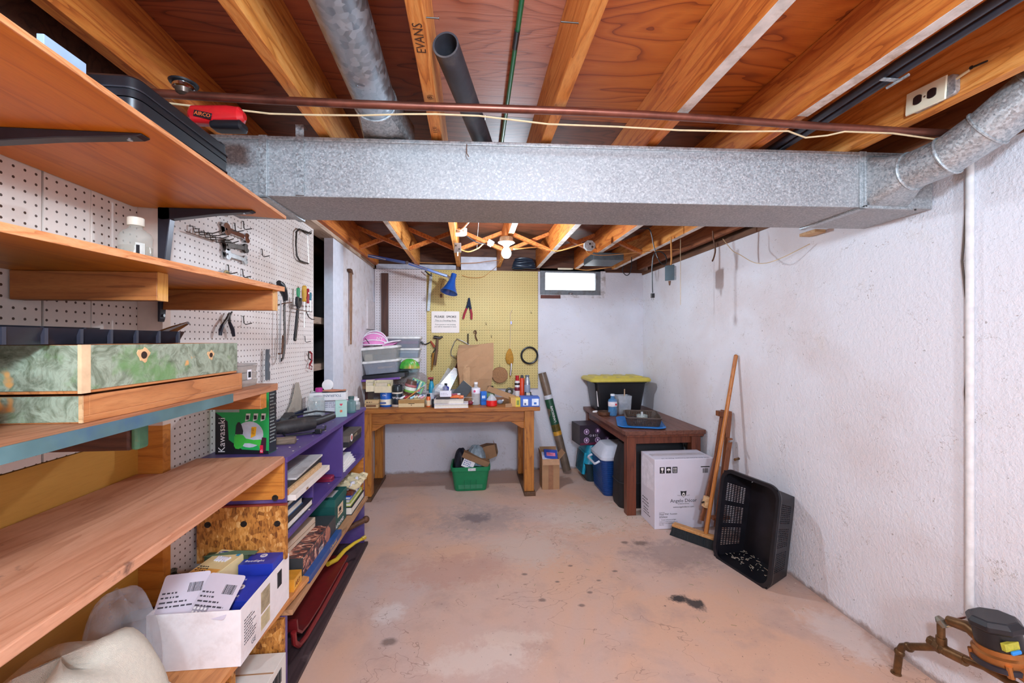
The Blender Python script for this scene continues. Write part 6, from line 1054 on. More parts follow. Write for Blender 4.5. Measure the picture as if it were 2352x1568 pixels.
t = T('tape_roll', 'black and clear tape roll behind the aerosols', 'tape', tuple(AY(1170, 905, 3.85))); build(MB().tube([(.026 * math.cos(a), 0, .026 + .026 * math.sin(a)) for a in [2 * math.pi * k / 18 for k in range(18)]], .012, 8, closed=True), 'roll', plain('#4a4a3c', .3), t)
# little oddments between
for k, (px, py, col, nm) in enumerate(((1075, 905, '#4a5a58', 'grey-green rag'), (1100, 905, '#d8cfc0', 'cream cap'), (1108, 918, '#d8c8a0', 'cream pill tube'), (1080, 922, '#7a2030', 'dark red pouch'), (1148, 920, '#8a94a4', 'grey blister strip'), (1003, 912, '#5a4a78', 'violet tube'), (976, 893, '#78c8d8', 'aqua egg timer'))):
    p = D(px, py + 8) if k not in (6,) else AY(px, py + 20, 3.7); t = T('bench_oddment', nm + ' among the clutter on the workbench', 'oddment', (p.x, p.y, ZW + .001)); build(MB().sphere((0, 0, .02), .022, 12, None, 6, (1.3, .9, .9)), 'body', plain(col, .5, var=.15), t); build(MB().cyl((.02, 0, .03), (.034, 0, .036), .008, 8), 'tip', plain('#e0dcd8', .5), t)
# plastic storage boxes and cap
def sbox(label, x0, x1, py0, py1, Y, d, tint, ry=0, fill=None, z=None):
    a, b = AY(x0, py1, Y), AY(x1, py1, Y); w = (b - a).length; h = sz(py1 - py0, a); c = (a + b) / 2; t = T('storage_box', label, 'storage box', None, m=Mx.Translation((c.x, Y + d / 2, c.z)) @ Mx.Rotation(R(ry), 4, 'Y'), group='plastic storage boxes')
    build(MB().loft([rr(w * .86, d * .86, .015, 0, 3), rr(w * .96, d * .96, .018, h * .82, 3), rr(w * .94, d * .94, .016, h * .82, 3), rr(w * .84, d * .84, .013, .004, 3)]), 'shell', plain(tint, .2, alpha=.38, var=.05), t)
    build(MB().loft([rr(w, d, .02, h * .8, 3), rr(w * 1.02, d * 1.02, .02, h * .86, 3), rr(w * 1.0, d * 1.0, .02, h * .96, 3), rr(w * .9, d * .9, .02, h, 3)]), 'lid', plain('#dcdad6', .4), t)
    for k, (col, u0, u1, z0, z1) in enumerate(fill or []): build(MB().box((w * u0, -d * .36, h * z0), (w * u1, d * .3, h * z1)), 'contents', plain(col, .6, var=.2), t, False)
    return t
t = T('flat_case', 'flat black case under the tilted storage boxes', 'case', (AY(880, 862, 3.75).x, 3.86, AY(880, 869, 3.75).z)); build(MB().loft([rr(.40, .22, .02, 0, 3), rr(.40, .22, .02, .035, 3), rr(.36, .18, .02, .042, 3)], Mx.Rotation(R(-5), 4, 'Y')), 'shell', plain('#1c1c24', .4), t); build(MB().box((-.19, -.1, -.094), (-.13, .1, -.004)), 'support', M_kraftd, t, False)
t = T('purple_book', 'thin purple binder under the flat black case', 'binder', (AY(873, 868, 3.72).x, 3.82, AY(873, 874, 3.72).z)); build(MB().box((-.17, -.1, 0), (.17, .1, .018), Mx.Rotation(R(-4), 4, 'Y')), 'cover', plain('#7a50a0', .4), t, False, .002); build(MB().box((-.165, -.098, .004), (.172, .098, .014), Mx.Rotation(R(-4), 4, 'Y')), 'pages', M_cream, t, False)
sbox('clear storage box with tools, lower of the tilted pair', 832, 918, 826, 858, 3.74, .22, '#aab0bc', -5, [('#5a5c68', -.35, .35, .04, .35), ('#a88a6a', -.1, .3, .35, .5)])
sbox('clear storage box with wires, upper of the tilted pair', 828, 916, 795, 828, 3.72, .22, '#b4b4b0', -5, [('#c8c0a8', -.4, -.2, .05, .5), ('#3c4a5a', -.15, .35, .05, .4)])
sbox('lidded storage box with magenta folders, top of the right stack', 886, 966, 772, 799, 3.92, .17, '#a0a4b0', 0, [('#8a3a68', -.2, .42, .35, .6), ('#3a4458', -.3, .42, .05, .33)])
sbox('storage box with blue papers in the middle of the right stack', 905, 964, 799, 822, 3.92, .17, '#b4bcc4', 0, [('#2c5a8c', -.42, .4, .08, .5), ('#c8d0d8', -.4, .42, .52, .72)])
sbox('storage box with teal lining at the bottom of the right stack', 905, 962, 822, 868, 3.92, .17, '#a8b8bc', 0, [('#1c7a80', -.42, .36, .05, .55)])
lump('green_bag', 'bright green patterned snack bag wedged before the right stack', 'bag', 'film', tuple(AY(940, 846, 3.84)), .085, .04, .085, plain('#4aa83c', .3, var=.3, scale=25, dirt='#d88a3a'), 41, fold=.12)
# pink baseball cap inside a white washing cage
p = AY(862, 800, 3.76); t = T('baseball_cap', 'pink baseball cap held in a white wire washing cage', 'cap', (p.x, 3.83, p.z + .030)); M_pink = plain('#e08ac0', .8, var=.06)
K = []
for i in range(9):
    u = i / 8 * math.pi / 2; K.append([(-.02 + .105 * math.cos(u) ** .8 * math.cos(a) * (1.06 if math.cos(a) > 0 else 1), .085 * math.cos(u) ** .8 * math.sin(a), .002 + .118 * math.sin(u)) for a in [2 * math.pi * k / 28 for k in range(28)]])
build(MB().loft(K, Mx.Rotation(R(-6), 4, 'Y')), 'crown', M_pink, t); build(MB().sheet([[(.06 + .12 * u * (1 - .25 * v_ * v_), .075 * v_, .012 - .02 * v_ * v_ + .01 * u) for v_ in (-1, -.6, -.2, .2, .6, 1)] for u in (0, .33, .66, 1)], .004), 'brim', M_pink, t)
patch(t, 'stripe', M_ink, (-.05, -.0845, .01), (.8, 0, .6), (-.6, 0, .8), .006, .06); txt(t, 'NY', .04, (.01, -.079, .045), (1, 0, 0), (0, .3, 1), M_white)
M_cage = plain('#f0eaf0', .4)
for k in range(5):
    a = R(-70 + 35 * k); build(MB().tube([(-.02 + .115 * math.cos(q) * 1.02, .092 * math.cos(q) * 0 + .092 * math.sin(a) * math.sin(q), .002 + .126 * math.sin(q) * math.cos(a) if True else 0) for q in [math.pi * j / 14 for j in range(15)]], .0045, 6), 'cage_rib', M_cage, t)
build(MB().tube([(-.02 + .118 * math.cos(a), .095 * math.sin(a), .004) for a in [2 * math.pi * k / 28 for k in range(28)]], .0045, 6, closed=True), 'cage_ring', M_cage, t)
for k in range(6): build(MB().tube([(.08, -.075 + .03 * k, .012), (.14, -.07 + .028 * k, .03), (.20 - .012 * abs(k - 2.5), -.06 + .024 * k, .036)], .004, 6), 'brim_bar', M_cage, t)
build(MB().tube([(.08, -.085, .02), (.15, -.075, .034), (.205, -.03, .04), (.205, .03, .04), (.15, .075, .034), (.08, .085, .02)], .0045, 6), 'brim_frame', M_cage, t)
# ------------------------------------------------------------------ hanging on the back wall
t = T('desk_lamp', 'blue swing-arm lamp reaching across the top of the pegboard', 'lamp', tuple(AY(843, 587, 3.66))); M_lb = plain('#1c4e9c', .3, coat=.4)
A0, A1, A2 = AY(845, 587, 3.62), AY(936, 604, 3.74), AY(1027, 634, 3.84)
build(MB().box((0, -.012, -.012), ((A1 - A0).length, .012, .012), frame(A0, A1 - A0, (0, 0, 1))), 'lower_arm', plain('#1a2a5c', .3), t, False, .003, True)
build(MB().tube([A0 + V((.0, -.016, .004)), A0 + (A1 - A0) * .45 + V((0, -.016, -.006))], .004, 8), 'spring', M_steel, t, True, 0, True)
build(MB().box((0, -.011, -.011), ((A2 - A1).length, .011, .011), frame(A1, A2 - A1, (0, 0, 1))), 'upper_arm', M_lb, t, False, .003, True)
build(MB().tube([A1 + V((.01, -.016, .0)), A1 + (A2 - A1) * .5 + V((0, -.016, .0))], .0045, 8), 'spring', M_steel, t, True, 0, True)
build(MB().cyl(A1 + V((0, -.025, 0)), A1 + V((0, .025, 0)), .014, 12), 'elbow_joint', M_steel, t, True, 0, True); build(MB().tube([A2, A2 + V((.03, 0, -.02)), A2 + V((.05, 0, -.03))], .012, 8), 'head_joint', M_steel, t, True, 0, True)
S0, S1_ = AY(1043, 629, 3.86), AY(1031, 672, 3.82); dd = (S1_ - S0); Ls = dd.length; ax = frame(S0, (0, -1, .25), dd)
build(MB().loft([ring(r_, z_ * Ls, 24) for r_, z_ in ((.02, 0), (.026, .01), (.027, .26), (.032, .40), (.045, .62), (.064, .84), (.082, 1.0), (.080, 1.0), (.062, .84), (.042, .62), (.028, .4), (.02, .2))], ax), 'shade', M_lb, t, True, 0, True)
build(MB().sphere(tuple(S0 + dd * .7), .024), 'bulb', plain('#e8e8ec', .2), t, True, 0, True)
build(MB().tube([AY(x, y, 4.1) for x, y in ((1040, 655), (1018, 640), (1012, 660), (1012, 672))], .002, 6), 'cord', M_rust, t, True, 0, True); q = AY(1013, 678, 4.1); build(MB().box((-.010, -.008, -.02), (.010, .008, .014), tr(*q)), 'plug', M_rust, t, False, 0, True)
t = T('lamp_clamp_bar', 'grey steel bar hanging from the pegboard corner by the lamp', 'metal bar', tuple(AY(988, 640, 4.1))); a, b = AY(990, 630, 4.11), AY(984, 714, 4.13); build(MB().box((0, -.014, -.008), ((b - a).length, .014, .008), frame(a, b - a, (0, -1, 0))), 'bar', M_galvb, t, False, .002, True); build(MB().tube([AY(976, 622, 4.08), AY(985, 630, 4.08), AY(992, 634, 4.08), AY(990, 627, 4.08)], .006, 8), 'clamp', M_iron, t, True, 0, True)
# the sign
a, b = AY(991, 764, 4.146), AY(1055, 715, 4.146); t = T('smoking_sign', 'white card sign reading please smoke on the yellow pegboard', 'sign', tuple(a)); w, h = b.x - a.x, b.z - a.z
build(MB().loft([rr(w, h, .008, 0, 3, w / 2, h / 2), rr(w, h, .008, .003, 3, w / 2, h / 2)], frame((0, 0, 0), (1, 0, 0), (0, -1, 0))), 'card', plain('#e8dcd4', .6, var=.02), t, False); X_, Z_ = (1, 0, 0), (0, 0, 1)
for body, s_, zz, bold in (('PLEASE  SMOKE', .031, .70, .0012), ('This is a Smoking Area', .022, .54, .0005), ('If you persist in not smoking', .0175, .36, .0002), ('you will be requested to leave', .0175, .26, .0002)):
    o_ = txt(t, body, s_, (w / 2, -.003, h * zz), X_, Z_, M_ink, al='CENTER', ex=.0004); 
    if bold > .001: txt(t, body, s_, (w / 2 + .0012, -.003, h * zz), X_, Z_, M_ink, al='CENTER', ex=.0004)
build(MB().box((w * .1, -.0036, h * .52), (w * .9, -.003, h * .527)), 'underline', M_ink, t, False); build(MB().tube([(w / 2, .0, h * 1.02), (w / 2, -.012, h * 1.05), (w / 2, -.012, h * .98)], .0015, 6), 'hook', M_iron, t)
def OB(px, py, y=4.13): return AY(px, py, y)
t = T('wire_stripper', 'wire strippers with red grips on the yellow pegboard', 'pliers', tuple(OB(1074, 705)))
for s_, pts in ((-1, ((1077, 684), (1075, 700), (1072, 708), (1067, 720), (1064, 732))), (1, ((1078, 684), (1079, 700), (1081, 710), (1083, 720), (1083, 733)))):
    build(MB().tube([OB(*q) for q in pts[:3]], [.006, .013, .012], 8), 'jaw', plain('#2e3c54', .35, .6), t, True, 0, True); build(MB().tube([OB(*q) for q in pts[2:]], [.011, .012, .010], 8), 'grip', plain('#9c2838', .4), t, True, 0, True)
t = T('claw_hammer', 'hammer with a dark head hanging on the yellow pegboard', 'hammer', tuple(OB(1004, 800))); build(MB().tube([OB(1005, 775), OB(1003, 805), OB(998, 838)], [.012, .014, .017], 10), 'handle', wood('#6a4a34', '#7c5a42', '#46301f', 'z', 2, .6, .1), t, True, 0, True); build(MB().tube([OB(996, 774), OB(1003, 775), OB(1010, 776), OB(1017, 773)], [.016, .017, .014, .008], 10), 'head', M_iron, t, True, 0, True)
t = T('hand_brace', 'old hand brace drill with a red grip on the pegboard', 'hand drill', tuple(OB(985, 800))); build(MB().tube([OB(x, y) for x, y in ((968, 786), (976, 791), (984, 788), (990, 784), (996, 795), (1000, 802), (993, 812), (992, 820))], .006, 8), 'crank', M_iron, t, True, 0, True); build(MB().tube([OB(989, 783), OB(998, 797)], [.008, .013], 10), 'grip', plain('#9c3a20', .4), t, True, 0, True); build(MB().tube([OB(967, 784), OB(973, 790)], .010, 8), 'pad', M_black, t, True, 0, True); build(MB().tube([OB(995, 810), OB(994, 822), OB(992, 850)], [.012, .010, .006], 8), 'chuck', plain('#a8742c', .4, .4), t, True, 0, True)
t = T('wire_handle_hook', 'bent grey wire handle hung behind the paper bag', 'wire', tuple(OB(1050, 800))); build(MB().tube([OB(x, y) for x, y in ((1078, 792), (1062, 783), (1050, 778), (1044, 785), (1036, 805), (1036, 815), (1050, 826))], .005, 8), 'wire', M_steel, t, True, 0, True)
t = T('steel_punch', 'short steel punch standing in the pegboard above the bag', 'punch', tuple(OB(1075, 780))); build(MB().cyl(OB(1075, 766), OB(1075, 790), .006, 8), 'shank', M_iron, t, True, 0, True); build(MB().cyl(OB(1075, 790), OB(1075, 794), .008, 8), 'collar', M_steel, t, True, 0, True)
t = T('eye_bolt', 'rusty turnbuckle hanging right of the sign', 'turnbuckle', tuple(OB(1094, 770))); build(MB().tube([OB(x, y) for x, y in ((1091, 758), (1094, 764), (1092, 770), (1094, 778), (1097, 782))], .006, 8), 'shank', M_rust, t, True, 0, True); build(MB().tube([OB(1091 + 3 * math.cos(a), 762 + 3 * math.sin(a)) for a in [2 * math.pi * k / 10 for k in range(10)]], .004, 6, closed=True), 'ring', M_rust, t, True, 0, True)
t = T('grill_brush', 'tan plaited whisk hung by a long string on the yellow pegboard', 'brush', tuple(OB(1172, 820))); build(MB().tube([OB(x, y) for x, y in ((1176, 712), (1172, 720), (1173, 745), (1172, 775), (1171, 803))], .0035, 6), 'string', M_wire, t, True, 0, True); build(MB().tube([OB(x, y) for x, y in ((1171, 800), (1170, 812), (1170, 822), (1172, 831), (1176, 836))], [.008, .034, .042, .036, .012], 12, sy=.3, up=(1, 0, 0)), 'head', plain('#b07c28', .8, var=.2, scale=60), t, True, 0, True); build(MB().tube([OB(1174, 834), OB(1174, 846), OB(1172, 862)], [.010, .011, .010], 10), 'metal_ferrule', M_chrome, t, True, 0, True); build(MB().cyl(OB(1172, 862), OB(1171, 868), .006, 8, .001), 'tip', plain('#a87c30', .6), t, True, 0, True); build(MB().box((-.008, -.004, -.014), (.008, .004, .014), tr(*OB(1174, 741))), 'tag', plain('#b8b8e8', .5), t, False, 0, True)
t = T('rubber_ring', 'black rubber ring hanging at the right edge of the yellow pegboard', 'ring', tuple(OB(1216, 816))); c = OB(1216, 816); rr0 = sz(18.5, c); build(MB().tube([c + V((rr0 * math.cos(a), 0, rr0 * math.sin(a))) for a in [2 * math.pi * k / 32 for k in range(32)]], .010, 8, closed=True), 'ring', M_black, t, True, 0, True); build(MB().cyl(c + V((0, .02, rr0 - .012)), c + V((0, -.02, rr0 - .012)), .002, 6), 'hook', M_steel, t, True, 0, True)
t = T('splatter_screen', 'round copper mesh screen hung low on the yellow pegboard', 'mesh screen', tuple(OB(1148, 861))); c = OB(1148, 861, 4.12); r0 = sz(17.5, c); build(MB().cyl(c + V((0, -.004, 0)), c + V((0, .002, 0)), r0, 30), 'mesh', plain('#b08058', .5, .3, var=.4, scale=240, bump=.6), t, True, 0, True); build(MB().tube([c + V((r0 * math.cos(a), 0, r0 * math.sin(a))) for a in [2 * math.pi * k / 32 for k in range(32)]], .004, 6, closed=True), 'rim', M_copper, t, True, 0, True); build(MB().tube([c + V((0, 0, r0)), c + V((0, .01, r0 + .03))], .002, 6), 'hook', M_iron, t, True, 0, True)
t = T('wall_scraper', 'dark reddish strap leaning behind the paper bag', 'strap', tuple(OB(1048, 845))); build(MB().tube([OB(1055, 828), OB(1045, 848)], .010, 8), 'strap', plain('#5a1c18', .5), t, True, 0, True); build(MB().cyl(OB(1055, 826), OB(1055, 829), .013, 8), 'knob', M_iron, t, True, 0, True)
for (px, py, lb) in ((954, 634, 'white peg hook on the white pegboard left of the lamp'), (1219, 716, 'pale peg hook near the right edge of the yellow pegboard'), (1128, 771, 'thin wire hook above the paper bag'), (1116, 742, 'tiny wire hook right of the smoking sign')):
    p = OB(px, py, 4.15); tag(build(MB().tube([(0, .004, .01), (0, -.006, .01), (0, -.008, -.012), (.004, -.016, -.016), (.004, -.022, -.008)], .002, 6), 'peg_hook', M_steel if 'pale' in lb or 'white peg' in lb else M_iron, loc=tuple(p)), lb, 'hook', 'hooks on the back pegboards')
# ------------------------------------------------------------------ between the workbench and the corner
t = T('plastic_roll', 'long roll of brown plastic sheeting leaning by the window', 'roll', (.942, 4.03, 0)); a, b = V((.945, 4.035, .03)), AY(1245, 856, 4.115); L = b - a; r0 = .041
M_roll = plain('#6e5c4e', .3, var=.25, scale=12, dirt='#544438', bump=.3)
build(MB().loft([oring(a + L * u + V((.002 * math.sin(9 * u), 0, 0)), L, r0 * (1 + .04 * math.sin(23 * u)), 20) for u in [k / 16 for k in range(17)]]), 'roll_body', M_roll, t, True, 0, True)
for (u0, u1, col, nm) in ((.40, .73, '#1c4a34', 'green_label'), (.36, .47, '#c8902c', 'orange_label'), (.73, .77, '#c8c8d0', 'barcode_label')): build(MB().loft([oring(a + L * u0, L, r0 + .002, 20), oring(a + L * u1, L, r0 + .002, 20)]), nm, plain(col, .4, var=.2, scale=40), t, True, 0, True)
lu = L.normalized(); q = a + L * .50 + V((.012, -r0 - .003, 0)); txt(t, 'LANDSCAPE', .03, WM[t].inverted() @ q, lu, V((-1, 0, 0)) - lu * (-lu.x), M_white)
t = T('open_carton', 'small open brown carton of books on the floor beside the workbench', 'carton', (.703, 3.68, .0005)); w_, d_, h_ = .155, .14, .268; b = MB()
for (q0, q1, n_) in (((-w_ / 2, -d_ / 2, 0), (w_ / 2, d_ / 2, .003), 'bottom'), ((-w_ / 2, -d_ / 2, .003), (w_ / 2, -d_ / 2 + .003, h_), 'front_wall'), ((-w_ / 2, d_ / 2 - .003, .003), (w_ / 2, d_ / 2, h_), 'back_wall'), ((-w_ / 2, -d_ / 2 + .003, .003), (-w_ / 2 + .003, d_ / 2 - .003, h_), 'side_wall'), ((w_ / 2 - .003, -d_ / 2 + .003, .003), (w_ / 2, d_ / 2 - .003, h_), 'side_wall')): build(MB().box(q0, q1), n_, M_kraft, t, False)
build(MB().box((-w_ / 2 + .002, 0, 0), (w_ / 2 - .002, .003, .05), tr(0, -d_ / 2 - .002, h_, 0, R(165))), 'front_flap', plain('#b48a68', .75), t, False)
build(MB().box((-w_ / 2, 0, 0), (w_ / 2, .003, .075), tr(0, d_ / 2, h_, 0, R(-8))), 'back_flap', M_kraftd, t, False)
build(MB().box((0, -d_ / 2, 0), (.003, d_ / 2, .07), tr(-w_ / 2, 0, h_, 0, 0, R(-12))), 'side_flap', M_kraftd, t, False); build(MB().box((0, -d_ / 2, 0), (.003, d_ / 2, .075), tr(w_ / 2, 0, h_, 0, 0, R(42))), 'side_flap', M_kraft, t, False)
build(MB().box((-.022, -d_ / 2 - .0006, 0), (.022, -d_ / 2, h_ - .05)), 'tape', plain('#96684a', .4), t, False)
t = T('booklet', 'blue and red booklet on the heap in the small brown carton', 'booklet', None, m=Mx.Translation((.715, 3.685, .285)) @ Mx.Rotation(R(6), 4, 'Y') @ Mx.Rotation(R(38), 4, 'X')); build(MB().box((-.06, -.05, 0), (.06, .05, .012)), 'cover', plain('#2c48a0', .4), t, False, .001); patch(t, 'red_panel', plain('#d87a9a', .4), (-.04, -.02, .012), (1, 0, 0), (0, 1, 0), .08, .036); txt(t, '1991', .026, (-.033, -.013, .0126), (1, 0, 0), (0, 1, 0), plain('#7a1c2c', .5))
t = T('notebook', 'white spiral notebook wedged in the small brown carton', 'notebook', None, m=Mx.Translation((.685, 3.665, .262)) @ Mx.Rotation(R(10), 4, 'Y') @ Mx.Rotation(R(24), 4, 'X')); build(MB().box((-.055, -.05, 0), (.06, .06, .014)), 'pages', M_paper, t, False, .001); build(MB().box((-.054, -.049, .014), (.059, .059, .015)), 'cover', plain('#b8bcd0', .4, var=.2), t, False); build(MB().box((-.056, -.0505, -.004), (.05, .055, -.0005)), 'black_card', M_ink, t, False)
# green tote under the bench
t = T('recycling_bin', 'green plastic tote stuffed with packaging under the workbench', 'bin', (-.005, 3.76, .0005)); M_grn = plain('#0f7a4c', .35, var=.06)
build(MB().loft([rr(.27, .22, .03, 0, 4), rr(.285, .235, .034, .02, 4), rr(.325, .275, .036, .175, 4), rr(.345, .295, .04, .18, 4), rr(.35, .30, .04, .213, 4), rr(.342, .292, .038, .216, 4), rr(.318, .268, .034, .21, 4), rr(.28, .23, .03, .01, 4)]), 'tub', M_grn, t)
build(MB().prism([(-.105, 0), (-.11, .075), (-.06, .1), (0, .108), (.06, .1), (.11, .075), (.105, 0)], 0, .006, frame((0, -.121, .02), (1, 0, 0), (0, -1, .13))), 'front_panel', plain('#0d7046', .35), t, False, .002)
for x in (-.05, .0, .05): build(MB().cb((x, -.129, .06), (.004, .008, .08), Mx.Rotation(0, 4, 'X')), 'rib', plain('#0b6640', .35), t, False)
patch(t, 'label', M_paper, (-.02, -.150, .186), (1, 0, 0), (0, 0, 1), .065, .022); txt(t, 'BAR CODE', .012, (-.012, -.151, .192), (1, 0, 0), (0, 0, 1), M_ink)
lump('dark_bag', 'dark blue-black garment bundle at the back of the green tote', 'bundle', 'fabric', (-.09, 3.80, .17), .07, .08, .16, plain('#1c1c2a', .6, var=.2), 51, fold=.15)
lump('carrier_bag', 'shiny pale blue-grey plastic bag bulging from the green tote', 'plastic bag', 'film', (.05, 3.80, .19), .085, .075, .165, plain('#8fa0aa', .2, var=.25, scale=30, bump=.8), 52, fold=.16)
t = T('paper_bag', 'crumpled brown paper bag lying out of the green tote', 'paper bag', None, m=Mx.Translation((.06, 3.90, .27)) @ Mx.Rotation(R(-12), 4, 'Y')); b_ = [[(-.21, -.04, -.005), (-.21, .04, -.005), (-.21, .04, .006), (-.21, -.04, .006)], [(-.05, -.06, -.05), (-.05, .06, -.05), (-.05, .06, .035), (-.05, -.06, .03)], [(.1, -.075, -.07), (.1, .075, -.07), (.1, .075, .045), (.1, -.075, .055)], [(.17, -.07, -.06), (.19, .07, -.06), (.19, .07, .02), (.17, -.07, .05)]]
build(MB().loft(b_), 'bag_body', M_kraftd, t, False); build(MB().sheet([[(.165 + .02 * u, -.07 + .14 * v_, .05 - .09 * u + .01 * v_) for v_ in (0, .5, 1)] for u in (0, .5, 1)], .001), 'folded_end', M_kraft, t, False)
t = T('cardboard_flap', 'brown cardboard sleeve across the front of the green tote', 'cardboard', None, m=Mx.Translation((.035, 3.72, .255)) @ Mx.Rotation(R(24), 4, 'Y')); build(MB().box((-.12, -.03, -.02), (.13, -.026, .03)), 'front_face', M_kraftd, t, False); build(MB().box((-.12, -.026, .027), (.13, .05, .03)), 'top_face', M_kraft, t, False)
t = T('printed_box', 'white printed packet standing at the front of the green tote', 'packet', None, m=Mx.Translation((-.03, 3.70, .205)) @ Mx.Rotation(R(24), 4, 'Y') @ Mx.Rotation(R(-10), 4, 'X')); build(MB().box((-.055, -.012, -.02), (.05, .012, .06)), 'packet_body', M_paper, t, False, .001); lines(t, (-.045, -.0125, .045), (1, 0, 0), (0, 0, 1), .08, 4, .016, plain('#3a5a9a', .6), .5)
# ------------------------------------------------------------------ dark table in the corner
t = T('side_table', 'dark brown wooden table in the back right corner', 'table', (1.47, 3.58, 0)); ZD = .64
for k in range(4): x0 = 1.145 + .1585 * k; build(MB().box((x0, 2.985, ZD - .03), (x0 + .1575, 4.155, ZD)), 'top_plank', M_dktable, t, False, .0015, True)
build(MB().box((1.19, 3.03, .535), (1.74, 3.055, ZD - .0305)), 'apron', M_dkleg, t, False, .002, True); build(MB().box((1.175, 3.06, .535), (1.20, 4.12, ZD - .0305)), 'apron', M_dkleg, t, False, .002, True); build(MB().box((1.735, 3.06, .535), (1.755, 4.12, ZD - .0305)), 'apron', M_dkleg, t, False, .002, True); build(MB().box((1.16, 2.995, ZD - .05), (1.77, 3.03, ZD - .0305)), 'edge_moulding', M_dkleg, t, False, .006, True)
for (x, y) in ((1.168, 3.012), (1.168, 4.07), (1.68, 3.012), (1.68, 4.07)): build(MB().box((x, y, .0005), (x + .072, y + .065, ZD - .0505)), 'leg', M_dkleg, t, False, .003, True)
ZD += .0005
t = T('storage_tote', 'black storage tote with a yellow lid on the dark table', 'tote', (1.415, 3.965, ZD)); M_tote = plain('#121216', .35, var=.1)
build(MB().loft([rr(.41, .25, .03, 0, 4), rr(.43, .27, .034, .01, 4), rr(.50, .33, .036, .27, 4), rr(.53, .345, .04, .275, 4), rr(.53, .345, .04, .288, 4)]), 'tub', M_tote, t)
M_yel = plain('#c9b64a', .45, var=.06)
build(MB().loft([rr(.585, .375, .045, .284, 5), rr(.60, .388, .05, .292, 5), rr(.60, .388, .05, .308, 5), rr(.57, .36, .045, .322, 5), rr(.54, .33, .04, .323, 5)]), 'lid', M_yel, t)
for x in (-.19, -.06, .07, .2): build(MB().loft([rr(.095, .26, .015, .322, 3, x - .01), rr(.08, .24, .015, .334, 3, x - .01)]), 'lid_rib', M_yel, t)
for x in (-.1, -.03, .04, .11): build(MB().cb((x, -.146, .14), (.004, .012, .22), Mx.Rotation(R(0), 4, 'X')), 'rib', M_tote, t, False)
patch(t, 'side_label', M_paper, (-.218, -.10, .05), (.0, 1, 0) if False else (.06, -1, 0), (-.12, 0, 1), .06, .15); lines(t, (-.232, -.05, .17), (.06, -1, 0), (-.12, 0, 1), .045, 8, .016, M_ink)
p = AZ(1407, 954, ZD); t = jar('water_bottle', 'blue tinted water bottle on the dark table', tuple(p), sz(10, p), sz(46, p), sz(4.5, p), plain('#5a9ad0', .06, alpha=.5, var=.05, scale=60), .012, plain('#dfe6f0', .5), cat='bottle'); r = sz(10, p); build(MB().lathe([(r * 1.01, .085), (r * 1.02, .086), (r * 1.02, .125), (r * 1.01, .126)], 18), 'label_band', plain('#e8dce0', .5), t); build(MB().cyl((.018, -r, .105), (.018, -r * 1.04, .105), .009, 10), 'red_dot', plain('#c82838', .5), t)
p = AZ(1428, 948, ZD); p.y -= .03; r = sz(16, p); h = sz(42, p); t = T('measuring_jug', 'clear square jug holding a blue tin on the dark table', 'jug', tuple(p)); build(MB().loft([rr(r * 1.7, r * 1.7, .008, 0, 3), rr(r * 2, r * 2, .01, h, 3), rr(r * 1.94, r * 1.94, .01, h, 3), rr(r * 1.64, r * 1.64, .007, .004, 3)]), 'jug_body', plain('#c8ccd4', .1, alpha=.4), t)
t = T('mixing_tin', 'blue and white label tin with a stir stick inside the jug', 'tin', (p.x, p.y, ZD + .005)); build(MB().lathe([(r * .66, 0), (r * .7, .004), (r * .72, h * .6), (r * .68, h * .61)], 20), 'tin_body', plain('#e0e2e8', .4), t); build(MB().lathe([(r * .725, h * .3), (r * .73, h * .31), (r * .735, h * .56), (r * .725, h * .57)], 20), 'blue_band', plain('#2c4474', .4, var=.4, scale=40), t); patch(t, 'green_label', plain('#3a8a5a', .5), (-r * .5, -r * .73, h * .06), (1, 0, 0), (0, 0, 1), r * .5, h * .2); build(MB().cyl((.01, 0, .01), (.02, .01, h * 1.3), .005, 8), 'stir_stick', plain('#c9a888', .6), t)
p = AZ(1388, 953, ZD); t = T('wooden_dish', 'round brown wooden dish on the dark table', 'dish', tuple(p)); build(MB().lathe([(.05, 0), (.06, .006), (.062, .034), (.056, .034), (.05, .012), (.01, .01)], 24), 'bowl', wood('#5a3420', '#6a4028', '#381c0e', 'x', 2, .5, .1), t); build(MB().lathe([(.0622, .026), (.0632, .028), (.0622, .03)], 24), 'rim', M_rust, t)
p = AZ(1368, 948, ZD); t = T('putty_tube', 'small white tube near the table edge', 'tube', tuple(p)); build(MB().tube([(-.028, 0, .011), (.01, 0, .012)], [.008, .012], 10), 'tube_body', M_white, t); build(MB().tube([(.01, 0, .012), (.028, 0, .012)], .009, 10), 'cap', plain('#dcdce4', .4), t)
t = T('blue_tray', 'shallow bright blue tray under the woven basket', 'tray', (1.37, 3.26, ZD), rz=R(-18)); build(MB().loft([rr(.32, .40, .05, 0, 5), rr(.36, .44, .06, .012, 5), rr(.352, .432, .058, .012, 5), rr(.31, .39, .05, .003, 5)]), 'tray_body', plain('#2478c8', .4), t)
build(MB().tube(rr(.36, .44, .06, .0125, 5), .003, 6, closed=True), 'rim', plain('#2a80d0', .4), t)
t = T('woven_basket', 'low brown woven plastic basket on the blue tray', 'basket', (1.40, 3.285, ZD + .004), rz=R(-18)); M_bk = plain('#4a3a30', .4, var=.2)
